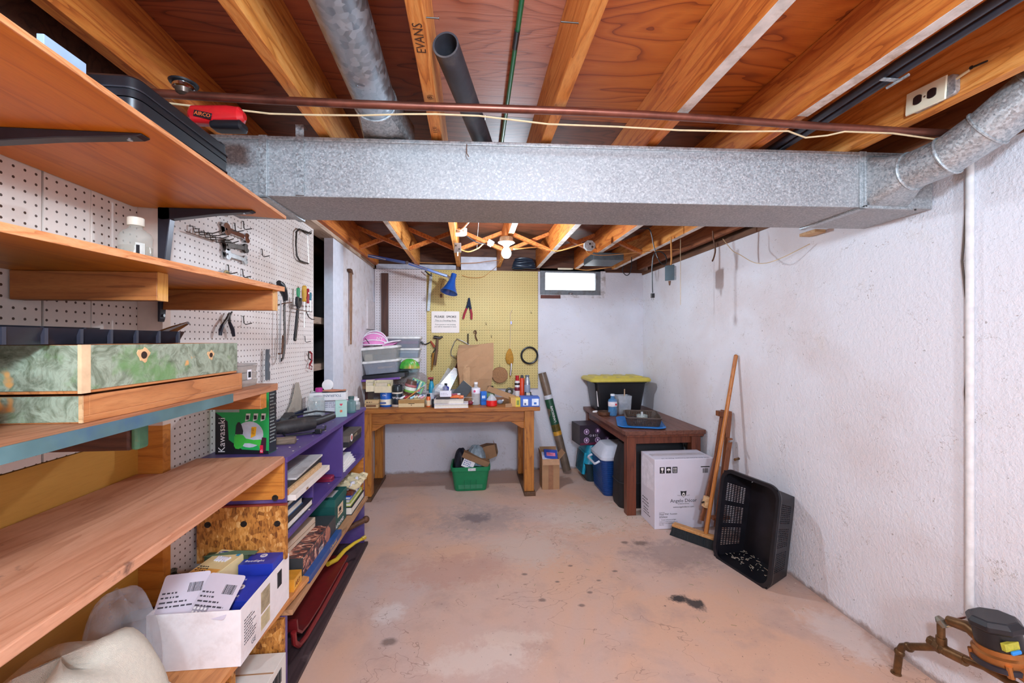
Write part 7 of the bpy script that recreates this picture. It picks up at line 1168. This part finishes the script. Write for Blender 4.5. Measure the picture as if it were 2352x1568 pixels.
def weave(par, x0, x1, y0, y1, h, n, m_):
    b = MB()
    for k in range(5):
        z = .008 + k * (h - .016) / 4; s_ = 1 + .10 * k / 4; b.tube(rr((x1 - x0) * s_, (y1 - y0) * s_, .03, z, 4), .0042, 5, closed=True)
    o = build(b, 'strand_rows', m_, par); o['kind'] = 'stuff'; ring0 = rr(x1 - x0, y1 - y0, .03, .004, 9); b = MB()
    for i, q in enumerate(ring0): b.tube([q, (q[0] * 1.11, q[1] * 1.11, h)], .0045, 5)
    for j in range(10):
        u = -.45 + .1 * j
    P = [V(ring0[i]) for i in range(len(ring0))]
    m = len(P)
    for i in range(m):
        a, c = P[i], P[(i + 1) % m]
        if (c - a).length > .06:
            for q in range(1, 14): v_ = a + (c - a) * q / 14; b.tube([v_, V((v_.x * 1.11, v_.y * 1.11, h))], .0045, 5)
    o = build(b, 'stakes', m_, par); o['kind'] = 'stuff'; build(MB().tube(rr((x1 - x0) * 1.13, (y1 - y0) * 1.13, .035, h, 6), .007, 8, closed=True), 'rim', m_, par); build(MB().loft([rr(x1 - x0, y1 - y0, .03, 0, 4), rr(x1 - x0, y1 - y0, .03, .004, 4)]), 'floor_panel', m_, par)
weave(t, -.12, .12, -.16, .16, .065, 8, M_bk)
t = T('glass_dish', 'clear glass dish standing in the woven basket', 'dish', (1.42, 3.33, ZD + .0085)); build(MB().lathe([(.04, 0), (.045, .004), (.045, .05), (.041, .05), (.038, .01)], 18), 'dish_body', M_jar, t); build(MB().cyl((0, 0, .012), (0, 0, .075), .009, 10), 'stem', plain('#e8ecf0', .08, alpha=.6), t)
t = T('clear_packet', 'small clear packet lying in the woven basket', 'packet', (1.36, 3.24, ZD + .0085)); build(MB().sheet([[(x * .04, y * .03, .012 + .004 * math.sin(4 * x + 3 * y)) for y in (-1, 0, 1)] for x in (-1, 0, 1)], .004), 'film', M_film, t); build(MB().box((-.03, -.02, .0), (.03, .02, .008)), 'card', M_white, t, False)
# under the table
t = T('pet_carrier', 'teal and dark pet carrier under the far end of the table', 'pet carrier', (1.30, 3.895, .0005)); M_teal = plain('#138fae', .35)
build(MB().loft([rr(.44, .25, .04, 0, 4), rr(.50, .30, .05, .16, 4), rr(.51, .31, .05, .17, 4)]), 'base_shell', plain('#16303a', .4), t); build(MB().loft([rr(.51, .31, .05, .171, 4), rr(.50, .30, .05, .19, 4), rr(.44, .24, .05, .335, 4), rr(.40, .2, .05, .345, 4)]), 'upper_shell', M_teal, t)
build(MB().loft([rr(.03, .25, .014, 0, 3), rr(.03, .24, .014, .2, 3)], tr(-.255, .0, .07, 0, 0, R(8))), 'door_frame', M_teal, t)
for k in range(6): build(MB().cyl((-.272, -.1 + .04 * k, .08), (-.25, -.1 + .04 * k, .26), .003, 6), 'door_bar', M_ink, t)
t = T('printed_carton', 'dark purple carton with round icons on top of the pet carrier', 'carton', (1.145, 3.86, .3465), rz=R(6)); build(MB().box((-.155, -.10, 0), (.20, .12, .185)), 'carton_body', plain('#2a1c2c', .4), t, False, .001); patch(t, 'grey_side', plain('#4c4a50', .5), (-.155, .118, .003), (0, -1, 0), (0, 0, 1), .215, .18); patch(t, 'red_glow', plain('#5a1434', .4), (-.15, -.10, .002), (1, 0, 0), (0, 0, 1), .34, .02)
for k, (x, z) in enumerate(((-.09, .125), (-.09, .045), (.02, .045), (.02, .13), (.12, .05))):
    build(MB().cyl((x, -.1002, z), (x, -.1012, z), .026, 20), 'icon_disc', plain('#c8a8cc' if k < 3 else '#5a3a5c', .5), t); build(MB().cyl((x, -.101, z), (x, -.1016, z), .021, 20), 'icon_face', plain('#4a2c50', .5), t); build(MB().box((x - .008, -.1024, z - .010), (x + .008, -.1015, z + .012), None), 'icon_mark', plain('#d8c0dc', .5), t, False)
txt(t, 'O B S I', .028, (-.06, -.1003, .078), (1, 0, 0), (0, 0, 1), plain('#d8ccdc', .5))
t = T('cooler', 'blue picnic cooler with a white lid under the table', 'cooler', (1.31, 3.56, .0005)); M_cb = plain('#143c7c', .3, var=.05)
build(MB().loft([rr(.37, .30, .035, 0, 5), rr(.385, .312, .04, .012, 5), rr(.42, .335, .045, .30, 5)]), 'body', M_cb, t)
for k in range(16): z_ = .03 + k * .0165; s_ = .388 + .032 * z_ / .3; build(MB().tube(rr(s_, s_ * .805, .042, z_, 5), .0022, 5, closed=True), 'ridge', plain('#174689', .3), t)
M_cw = plain('#c9cedc', .4, var=.04)
build(MB().loft([rr(.425, .34, .045, .301, 5), rr(.435, .35, .05, .306, 5), rr(.435, .35, .05, .33, 5), rr(.41, .325, .05, .345, 5), rr(.32, .24, .05, .412, 5), rr(.30, .22, .045, .416, 5)]), 'lid', M_cw, t)
build(MB().tube([(-.215, -.11, .285), (-.245, -.11, .27), (-.255, -.10, .262), (-.255, .10, .262), (-.245, .11, .27), (-.215, .11, .285)], .010, 8), 'handle', M_cw, t)
t = T('garment_bag', 'large black soft case standing behind the table leg', 'soft case', (1.45, 3.24, .0005)); build(MB().loft([rr(.57, .20, .05, 0, 5), rr(.585, .22, .06, .04, 5), rr(.57, .21, .06, .35, 5), rr(.50, .16, .05, .50, 5), rr(.46, .12, .04, .515, 5)], tr(0, 0, 0)), 'case_body', plain('#17151a', .6, var=.2, bump=.2), t); build(MB().tube([(-.08, 0, .51), (-.07, 0, .53), (.07, 0, .53), (.08, 0, .51)], .007, 8), 'carry_handle', M_black, t); build(MB().tube(rr(.582, .222, .06, .2, 6), .004, 6, closed=True), 'zip', M_dk, t)
# white shipping carton
t = T('shipping_carton', 'tall white carton printed with a shield emblem before the table', 'carton', (1.495, 2.892, .0005)); w_, d_, h_ = .44, .234, .487
build(MB().box((-w_ / 2, -d_ / 2, 0), (w_ / 2, d_ / 2, h_)), 'carton_body', plain('#dad6e2', .6, var=.03, scale=8), t, False, .003); fx, fy = -w_ / 2, -d_ / 2; X_, Z_ = (1, 0, 0), (0, 0, 1)
build(MB().box((-w_ / 2, -.0015, h_), (w_ / 2, .0015, h_ + .0006)), 'flap_seam', plain('#b0a8b0', .6), t, False); build(MB().box((-w_ / 2 + .02, -.03, h_), (w_ / 2 - .02, .03, h_ + .0004)), 'tape', plain('#d4cfd6', .2), t, False)
def P2(u, v_): return V((fx + w_ * u, fy, h_ * v_))
for k in range(3):
    o_ = P2(.085 + .105 * k, .80); patch(t, 'symbol_square', M_ink, o_, X_, Z_, .036, .044)
    q = o_ + V((.018, -.0008, .006))
    if k == 0: patch(t, 'glass_symbol', M_white, q, X_, Z_, 0, 0, [(-.008, 0), (.008, 0), (.002, .003), (.002, .012), (.009, .02), (.009, .033), (-.009, .033), (-.009, .02), (-.002, .012), (-.002, .003)])
    elif k == 1:
        patch(t, 'umbrella_symbol', M_white, q, X_, Z_, 0, 0, [(.014 * math.cos(a), .014 + .014 * math.sin(a)) for a in [math.pi * j / 12 for j in range(13)]]); patch(t, 'umbrella_shaft', M_white, q + V((-.001, 0, .002)), X_, Z_, .002, .014)
    else:
        for x in (-.010, .004): patch(t, 'arrow_symbol', M_white, q + V((x, 0, .004)), X_, Z_, 0, 0, [(.001, 0), (.005, 0), (.005, .02), (.009, .02), (.003, .03), (-.003, .02), (.001, .02)])
        patch(t, 'base_line', M_white, q + V((-.013, 0, .0)), X_, Z_, .026, .002)
barcode(t, P2(.80, .79), X_, Z_, .044, .032, M_ink, 12); patch(t, 'code_bar', M_ink, P2(.77, .872), X_, Z_, .066, .007)
c = P2(.48, .47); patch(t, 'shield_emblem', M_ink, c, X_, Z_, 0, 0, [(-.022, .034), (-.018, .004), (0, -.012), (.018, .004), (.022, .034), (0, .03)])
build(MB().loft([[(c.x + .010 * math.cos(a), c.y - .0007, c.z + .008 + .015 * math.sin(a)) for a in [2 * math.pi * k / 14 for k in range(14)]], [(c.x + .010 * math.cos(a), c.y - .0012, c.z + .008 + .015 * math.sin(a)) for a in [2 * math.pi * k / 14 for k in range(14)]]]), 'emblem_drop', M_white, t, False); patch(t, 'emblem_core', M_ink, c + V((-.004, -.0011, .002)), X_, Z_, .008, .010)
for s_ in (-1, 1): build(MB().tube([(c.x + s_ * .02, c.y - .0005, c.z + .004), (c.x + s_ * .032, c.y - .0005, c.z + .001), (c.x + s_ * .045, c.y - .0005, c.z + .005)], .0009, 5), 'scroll', M_ink, t)
txt(t, 'Angelo Décor', .034, c + V((0, 0, -.045)), X_, Z_, M_ink, al='CENTER'); txt(t, 'INTERNATIONAL', .011, c + V((0, 0, -.060)), X_, Z_, plain('#4a464e', .7), al='CENTER'); txt(t, 'www.angelodecor.com', .0165, c + V((0, 0, -.083)), X_, Z_, M_ink, al='CENTER')
for k, (s_, size) in enumerate((('Item Description', .006), ('Metal Wall  Fountain', .0155), ('Item Number', .006), ('AD69000', .0155), ('1    Fountain with pump and lights', .009), ('13.75 in L X 9.06 in W X 16.93 in H', .009), ('NET WEIGHT  5.90 kg  GROSS WEIGHT 6.72 kg', .0065), ('Made in China', .006))):
    txt(t, s_, size, P2(.075, (.235, .205, .188, .160, .128, .098, .076, .058)[k]), X_, Z_, M_ink)
lines(t, (fx, d_ / 2 - .03, .16), (0, -1, 0), Z_, .14, 3, .022, plain('#5a5660', .7)); lines(t, (fx, d_ / 2 - .05, .09), (0, -1, 0), Z_, .12, 3, .018, plain('#5a5660', .7))
txt(t, 'This Box Required Content  Pack in 10', .022, (w_ / 2 - .03, -.09, h_), (-1, 0, 0), (0, -1, 0), plain('#6a6478', .7))
patch(t, 'pale_flap', plain('#e6e4f0', .6), (fx, d_ / 2 - .02, .25), (0, -1, 0), Z_, .2, .2, [(0, 0), (.2, .01), (.19, .19), (.03, .22), (0, .2)])
# broom
h0, h1 = V((1.375, 2.70, .0)), V((1.555, 2.465, .0)); t = T('push_broom', 'push broom with an orange handle leaning on the right wall', 'broom', tuple((h0 + h1) / 2)); m = frame((h0 + h1) / 2, h1 - h0, (0, 0, 1)); L = (h1 - h0).length
br = MB(); rnd = random.Random(5)
build(MB().loft([[(-L / 2 - .012, -.035, .001), (L / 2 + .01, -.035, .001), (L / 2 + .01, .03, .001), (-L / 2 - .012, .03, .001)], [(-L / 2 - .004, -.028, .03), (L / 2, -.028, .03), (L / 2, .022, .03), (-L / 2 - .004, .022, .03)], [(-L / 2, -.022, .058), (L / 2, -.022, .058), (L / 2, .018, .058), (-L / 2, .018, .058)]], m), 'bristle_core', plain('#1c2226', .8, var=.3, scale=80, bump=.8), t, True, 0, True)
for k in range(420):
    x, y = rnd.uniform(-L / 2, L / 2), rnd.choice((-1, 1)) * rnd.uniform(.012, .024); br.cyl(m @ V((x, y, .056)), m @ V((x * 1.05, y * 1.55, .0015)), .0011, 4, .0006)
o_ = build(br, 'bristles', plain('#20282c', .6), t, True, 0, True); o_['kind'] = 'stuff'
build(MB().box((-L / 2, -.026, .0585), (L / 2, .022, .078), m), 'head_block', wood('#c08a52', '#d09c64', '#946232', 'x', 1, .6, .1), t, False, .004, True)
a, b = m @ V((L * .22, 0, .07)), V((1.772, 2.62, 1.214)); M_hand = wood('#b06a2c', '#c07a38', '#8a4c1a', 'z', 1, .4, .05)
build(MB().tube([a, (a + b) / 2, b], .0125, 14), 'handle', M_hand, t, True, 0, True); build(MB().sphere(tuple(b), .0128), 'handle_end', M_hand, t, True, 0, True)
# folded easel
t = T('easel', 'folded wooden easel leaning between the broom and the wall', 'easel', (1.62, 2.66, 0)); M_es = wood('#7c4628', '#8e5634', '#562c14', 'z', 1, .5, .1)
def slat(p, q, w_, d_, n_): L_ = (q - p); build(MB().box((-w_ / 2, -d_ / 2, 0), (w_ / 2, d_ / 2, L_.length), frame(p, L_.cross(V((0, 1, 0))) if abs(L_.x) > 9 else V((1, 0, 0)) - L_.normalized() * L_.normalized().x, L_)), n_, M_es, t, False, .002, True)
slat(V((1.58, 2.66, .002)), V((1.735, 2.70, .84)), .03, .02, 'leg'); slat(V((1.655, 2.64, .002)), V((1.765, 2.68, .82)), .03, .02, 'leg'); slat(V((1.53, 2.62, .12)), V((1.70, 2.665, .70)), .024, .016, 'strut'); slat(V((1.635, 2.62, .07)), V((1.745, 2.645, .66)), .034, .02, 'mast')
build(MB().box((1.69, 2.665, .80), (1.775, 2.72, .835)), 'top_bar', M_es, t, False, .002, True); build(MB().box((1.60, 2.60, .125), (1.72, 2.64, .145)), 'cross_bar', M_es, t, False, .002, True)
q = AX(1621, 1152, 1.535); build(MB().box((-.012, -.02, -.035), (.02, .02, .035), tr(q.x, q.y, q.z, 0, 0, R(14))), 'clamp_block', M_pine, t, False, .003, True); build(MB().cyl(q + V((-.03, -.01, 0)), q + V((-.01, 0, 0)), .006, 8), 'wing_nut', M_iron, t, True, 0, True)
q = AX(1677, 1012, 1.69); build(MB().cyl(q + V((-.02, -.02, 0)), q + V((.02, 0, 0)), .007, 8), 'wing_nut', M_steel, t, True, 0, True); q = AX(1690, 1053, 1.73); build(MB().cyl(q + V((-.02, -.02, 0)), q + V((.02, 0, 0)), .009, 8), 'brass_knob', M_brass, t, True, 0, True)
# black laundry basket tipped on end
W_ = V((.215, -.976, 0)).normalized(); U_ = V((.150, .03, .985)); U_ = (U_ - W_ * U_.dot(W_)).normalized(); D_ = U_.cross(W_); D_ = D_ if D_.x > 0 else -D_
O_ = V((1.517, 2.22, .006)); bm_ = Mx((W_, U_, D_)).transposed().to_4x4(); bm_.translation = O_
t = T('laundry_basket', 'black perforated plastic basket tipped on end by the right wall', 'basket', None, m=bm_); M_bsk = plain('#15141a', .3, var=.1, scale=10, dirt='#242028')
RW, RL, BW_, BL, DP = .36, .52, .28, .43, .185      # rim width/length, base width/length, depth  (x across, y up, z depth)
def corner(sx, sy, z):
    f = z / DP; return V((sx * (RW / 2 * (1 - f) + BW_ / 2 * f), RL / 2 + sy * (RL / 2 * (1 - f) + BL / 2 * f), z))
def perf(p00, p10, p01, p11, nu, nv, blocks, name, mu=.10, mv=.16):
    us = [0]; hu = []
    span = (1 - 2 * mu - .05 * (blocks - 1)) / blocks; u = mu
    for b_ in range(blocks):
        st = span / nu
        for k in range(nu): us += [u, u + st * .58]; hu.append((len(us) - 2)); u += st
        u += .05
    us.append(1); vs_ = [0]; hv = []; st = (1 - 2 * mv) / nv
    for k in range(nv): vs_ += [mv + k * st, mv + k * st + st * .72]; hv.append(len(vs_) - 2)
    vs_.append(1); b = MB(); V4 = []
    for a_ in us:
        for c_ in vs_: V4.append(p00 * (1 - a_) * (1 - c_) + p10 * a_ * (1 - c_) + p01 * (1 - a_) * c_ + p11 * a_ * c_)
    fs = []; n = len(vs_)
    for i in range(len(us) - 1):
        for j in range(n - 1):
            if i in hu and j in hv: continue
            fs.append((i * n + j, (i + 1) * n + j, (i + 1) * n + j + 1, i * n + j + 1))
    b.add(V4, fs); o = build(b, name, M_bsk, t, False); s_ = o.modifiers.new('wall', 'SOLIDIFY'); s_.thickness = .003; s_.offset = 0
z0, z1 = .0, DP
for sx in (-1, 1): perf(corner(sx, -1, 0), corner(sx, 1, 0), corner(sx, -1, DP), corner(sx, 1, DP), 10, 7, 3, 'side_wall', .12)
for sy in (-1, 1): perf(corner(-1, sy, 0), corner(1, sy, 0), corner(-1, sy, DP), corner(1, sy, DP), 1, 1, 1, 'end_wall', .45, .46)
build(MB().loft([rr(BW_, BL, .02, DP - .002, 4, 0, RL / 2), rr(BW_, BL, .02, DP + .002, 4, 0, RL / 2)]), 'bottom', M_bsk, t)
build(MB().loft([rr(RW - .01, RL - .01, .055, 0, 6, 0, RL / 2), rr(RW + .03, RL + .03, .07, -.002, 6, 0, RL / 2), rr(RW + .036, RL + .036, .072, .010, 6, 0, RL / 2), rr(RW + .026, RL + .026, .068, .022, 6, 0, RL / 2), rr(RW - .012, RL - .012, .05, .02, 6, 0, RL / 2)], loop=False, c0=False, c1=False), 'rim', M_bsk, t)
# straw litter
b = MB(); rnd = random.Random(8)
for k in range(90):
    if k < 40: x, y = rnd.gauss(1.05, .18), rnd.gauss(2.95, .12)
    else: x, y = rnd.uniform(-.3, 1.7), rnd.uniform(1.7, 3.4)
    a = rnd.uniform(0, 3.14); l = rnd.uniform(.008, .035); b.cyl((x, y, .0012), (x + l * math.cos(a), y + l * math.sin(a), .0014), .0009, 4)
o_ = build(b, 'straw_litter', plain('#8a8a58', .8, var=.3), wc=True, loc=(.8, 2.6, 0)); tag(o_, 'scattered bits of straw and grit on the floor', 'litter', kind='stuff')
b = MB()
for k in range(60):
    x, y, zz = rnd.gauss(0, .10), rnd.uniform(.015, .05), DP * rnd.uniform(.2, .9); a = rnd.uniform(0, 3.14); l = rnd.uniform(.008, .03); b.cyl((x, .012 + .25 * 0 + (RL - BL) / 2 * zz / DP + .004, zz), (x + l * math.cos(a), .013 + (RL - BL) / 2 * zz / DP + .005, zz + l * math.sin(a) * .5), .001, 4)
o_ = build(b, 'grass_clippings', plain('#c9bca8', .8), t); o_['kind'] = 'stuff'
# ------------------------------------------------------------------ water meter by the right wall
t = T('water_meter', 'bronze water meter with a black lid on copper pipes by the right wall', 'water meter', (1.68, 1.2, 0)); X0 = 1.68
def MP(px, py, x=X0): return AX(px, py, x)
c = MP(2292, 1462); mc = Mx.Translation(c) @ Mx.Rotation(R(-8), 4, 'X') @ Mx.Rotation(R(-6), 4, 'Y')
build(MB().lathe([(.03, -.10), (.06, -.085), (.068, -.06), (.068, -.04), (.060, -.035), (.06, -.02)], 28, mc), 'meter_body', M_bronze, t, True, 0, True)
build(MB().lathe([(.070, -.078), (.075, -.076), (.075, -.062), (.070, -.06)], 28, mc), 'flange', plain('#24242e', .4), t, True, 0, True)
build(MB().lathe([(.056, -.02), (.056, .03), (.052, .034)], 28, mc), 'register', M_black, t, True, 0, True)
build(MB().lathe([(.060, .03), (.066, .034), (.066, .05), (.056, .062), (.05, .064)], 8, mc @ Mx.Rotation(.39, 4, 'Z')), 'lid', plain('#1a1a20', .35), t, False, .004, True)
build(MB().box((-.066, -.066, .012), (-.058, -.02, .028), mc @ Mx.Rotation(R(18), 4, 'Z')) if False else MB().cb((-.03, -.052, .006), (.05, .012, .022), mc), 'yellow_tag', plain('#b8b03c', .5, var=.2, scale=90), t, False, .001, True)
build(MB().cb((-.028, -.062, -.008), (.034, .008, .012), mc @ Mx.Rotation(R(0), 4, 'Z')), 'blue_seal', plain('#2a8ad8', .4), t, False, .004, True)
for k in range(4):
    a = R(45 + 90 * k); build(MB().cyl(mc @ V((.068 * math.cos(a), .068 * math.sin(a), -.084)), mc @ V((.068 * math.cos(a), .068 * math.sin(a), -.050)), .009, 8), 'bolt', M_bronze, t, True, 0, True)
pA, pB, pC, pD = MP(2058, 1560), MP(2066, 1495), MP(2085, 1484), MP(2160, 1486)
rp = .0125
build(MB().tube([pA + V((0, 0, -.06)), pA, pB, pB + (pC - pB) * .5 + V((0, .004, .006)), pC, pD], rp, 14), 'supply_pipe', M_brass, t, True, 0, True)
build(MB().tube([pA + V((0, 0, .03)), pA + V((0, 0, .0)), pA + V((0, 0, -.03))], [.016, .024, .022], 14), 'valve_body', M_brass, t, True, 0, True); build(MB().tube([pA + V((-.0, -.02, 0)) + V((.022 * math.cos(a) * .3, -.02, .022 * math.sin(a))) for a in [2 * math.pi * k / 14 for k in range(14)]], .004, 6, closed=True), 'valve_wheel', M_iron, t, True, 0, True)
for q in (pB + V((0, 0, -.004)), pC + V((0, -.004, 0))): build(MB().sphere(tuple(q), .017), 'elbow_fitting', M_brass, t, True, 0, True)
build(MB().cyl(pD + V((0, .035, 0)), pD + V((0, -.02, 0)), .019, 8).cyl(pD + V((0, .015, 0)), pD + V((0, -.005, 0)), .023, 6), 'union_nut', M_brass, t, False, .002, True)
tee = MP(2180, 1488); build(MB().cyl(pD + V((0, -.02, 0)), tee + V((0, -.05, -.006)), .018, 14), 'tee_fitting', M_brass, t, True, 0, True)
up0, up1 = MP(2162, 1482), MP(2161, 1428); build(MB().cyl(up0, up1, .0115, 12).cyl(up0, up0 + V((0, 0, .03)), .0155, 12), 'riser', M_brass, t, True, 0, True)
build(MB().tube([up1 + V((0, .012, .012)), up1 + V((0, 0, .004)), up1 + V((0, -.014, -.012))], [.008, .016, .010], 8), 'ground_clamp', plain('#8a8478', .4, .8), t, True, 0, True)
build(MB().tube([up1 + V((0, -.004, .004)), MP(2215, 1418, 1.72), MP(2228, 1412, XR - .01)], .003, 6), 'ground_wire', M_copper, t, True, 0, True); build(MB().tube([up1 + V((0, -.01, -.01)), MP(2195, 1438), MP(2240, 1430), MP(2255, 1428)], .0022, 6), 'seal_wire', M_wire, t, True, 0, True)
build(MB().tube([MP(2180, 1425), MP(2225, 1440), MP(2262, 1470)], [.016, .02, .026], 12), 'inlet_neck', M_brass, t, True, 0, True)
build(MB().tube([tee + V((0, -.02, -.01)), MP(2260, 1530), MP(2345, 1580), MP(2440, 1635)], .0125, 12), 'outlet_pipe', M_brass, t, True, 0, True)
q = MP(2330, 1515); build(MB().tube([c + V((0, -.05, -.06)), c + V((0, -.12, -.075))], [.028, .022], 12), 'outlet_neck', M_bronze, t, True, 0, True)
build(MB().cyl(pA + V((0, 0, -.06)), V((pA.x, pA.y, .001)), rp, 12), 'lower_pipe', M_brass, t, True, 0, True)
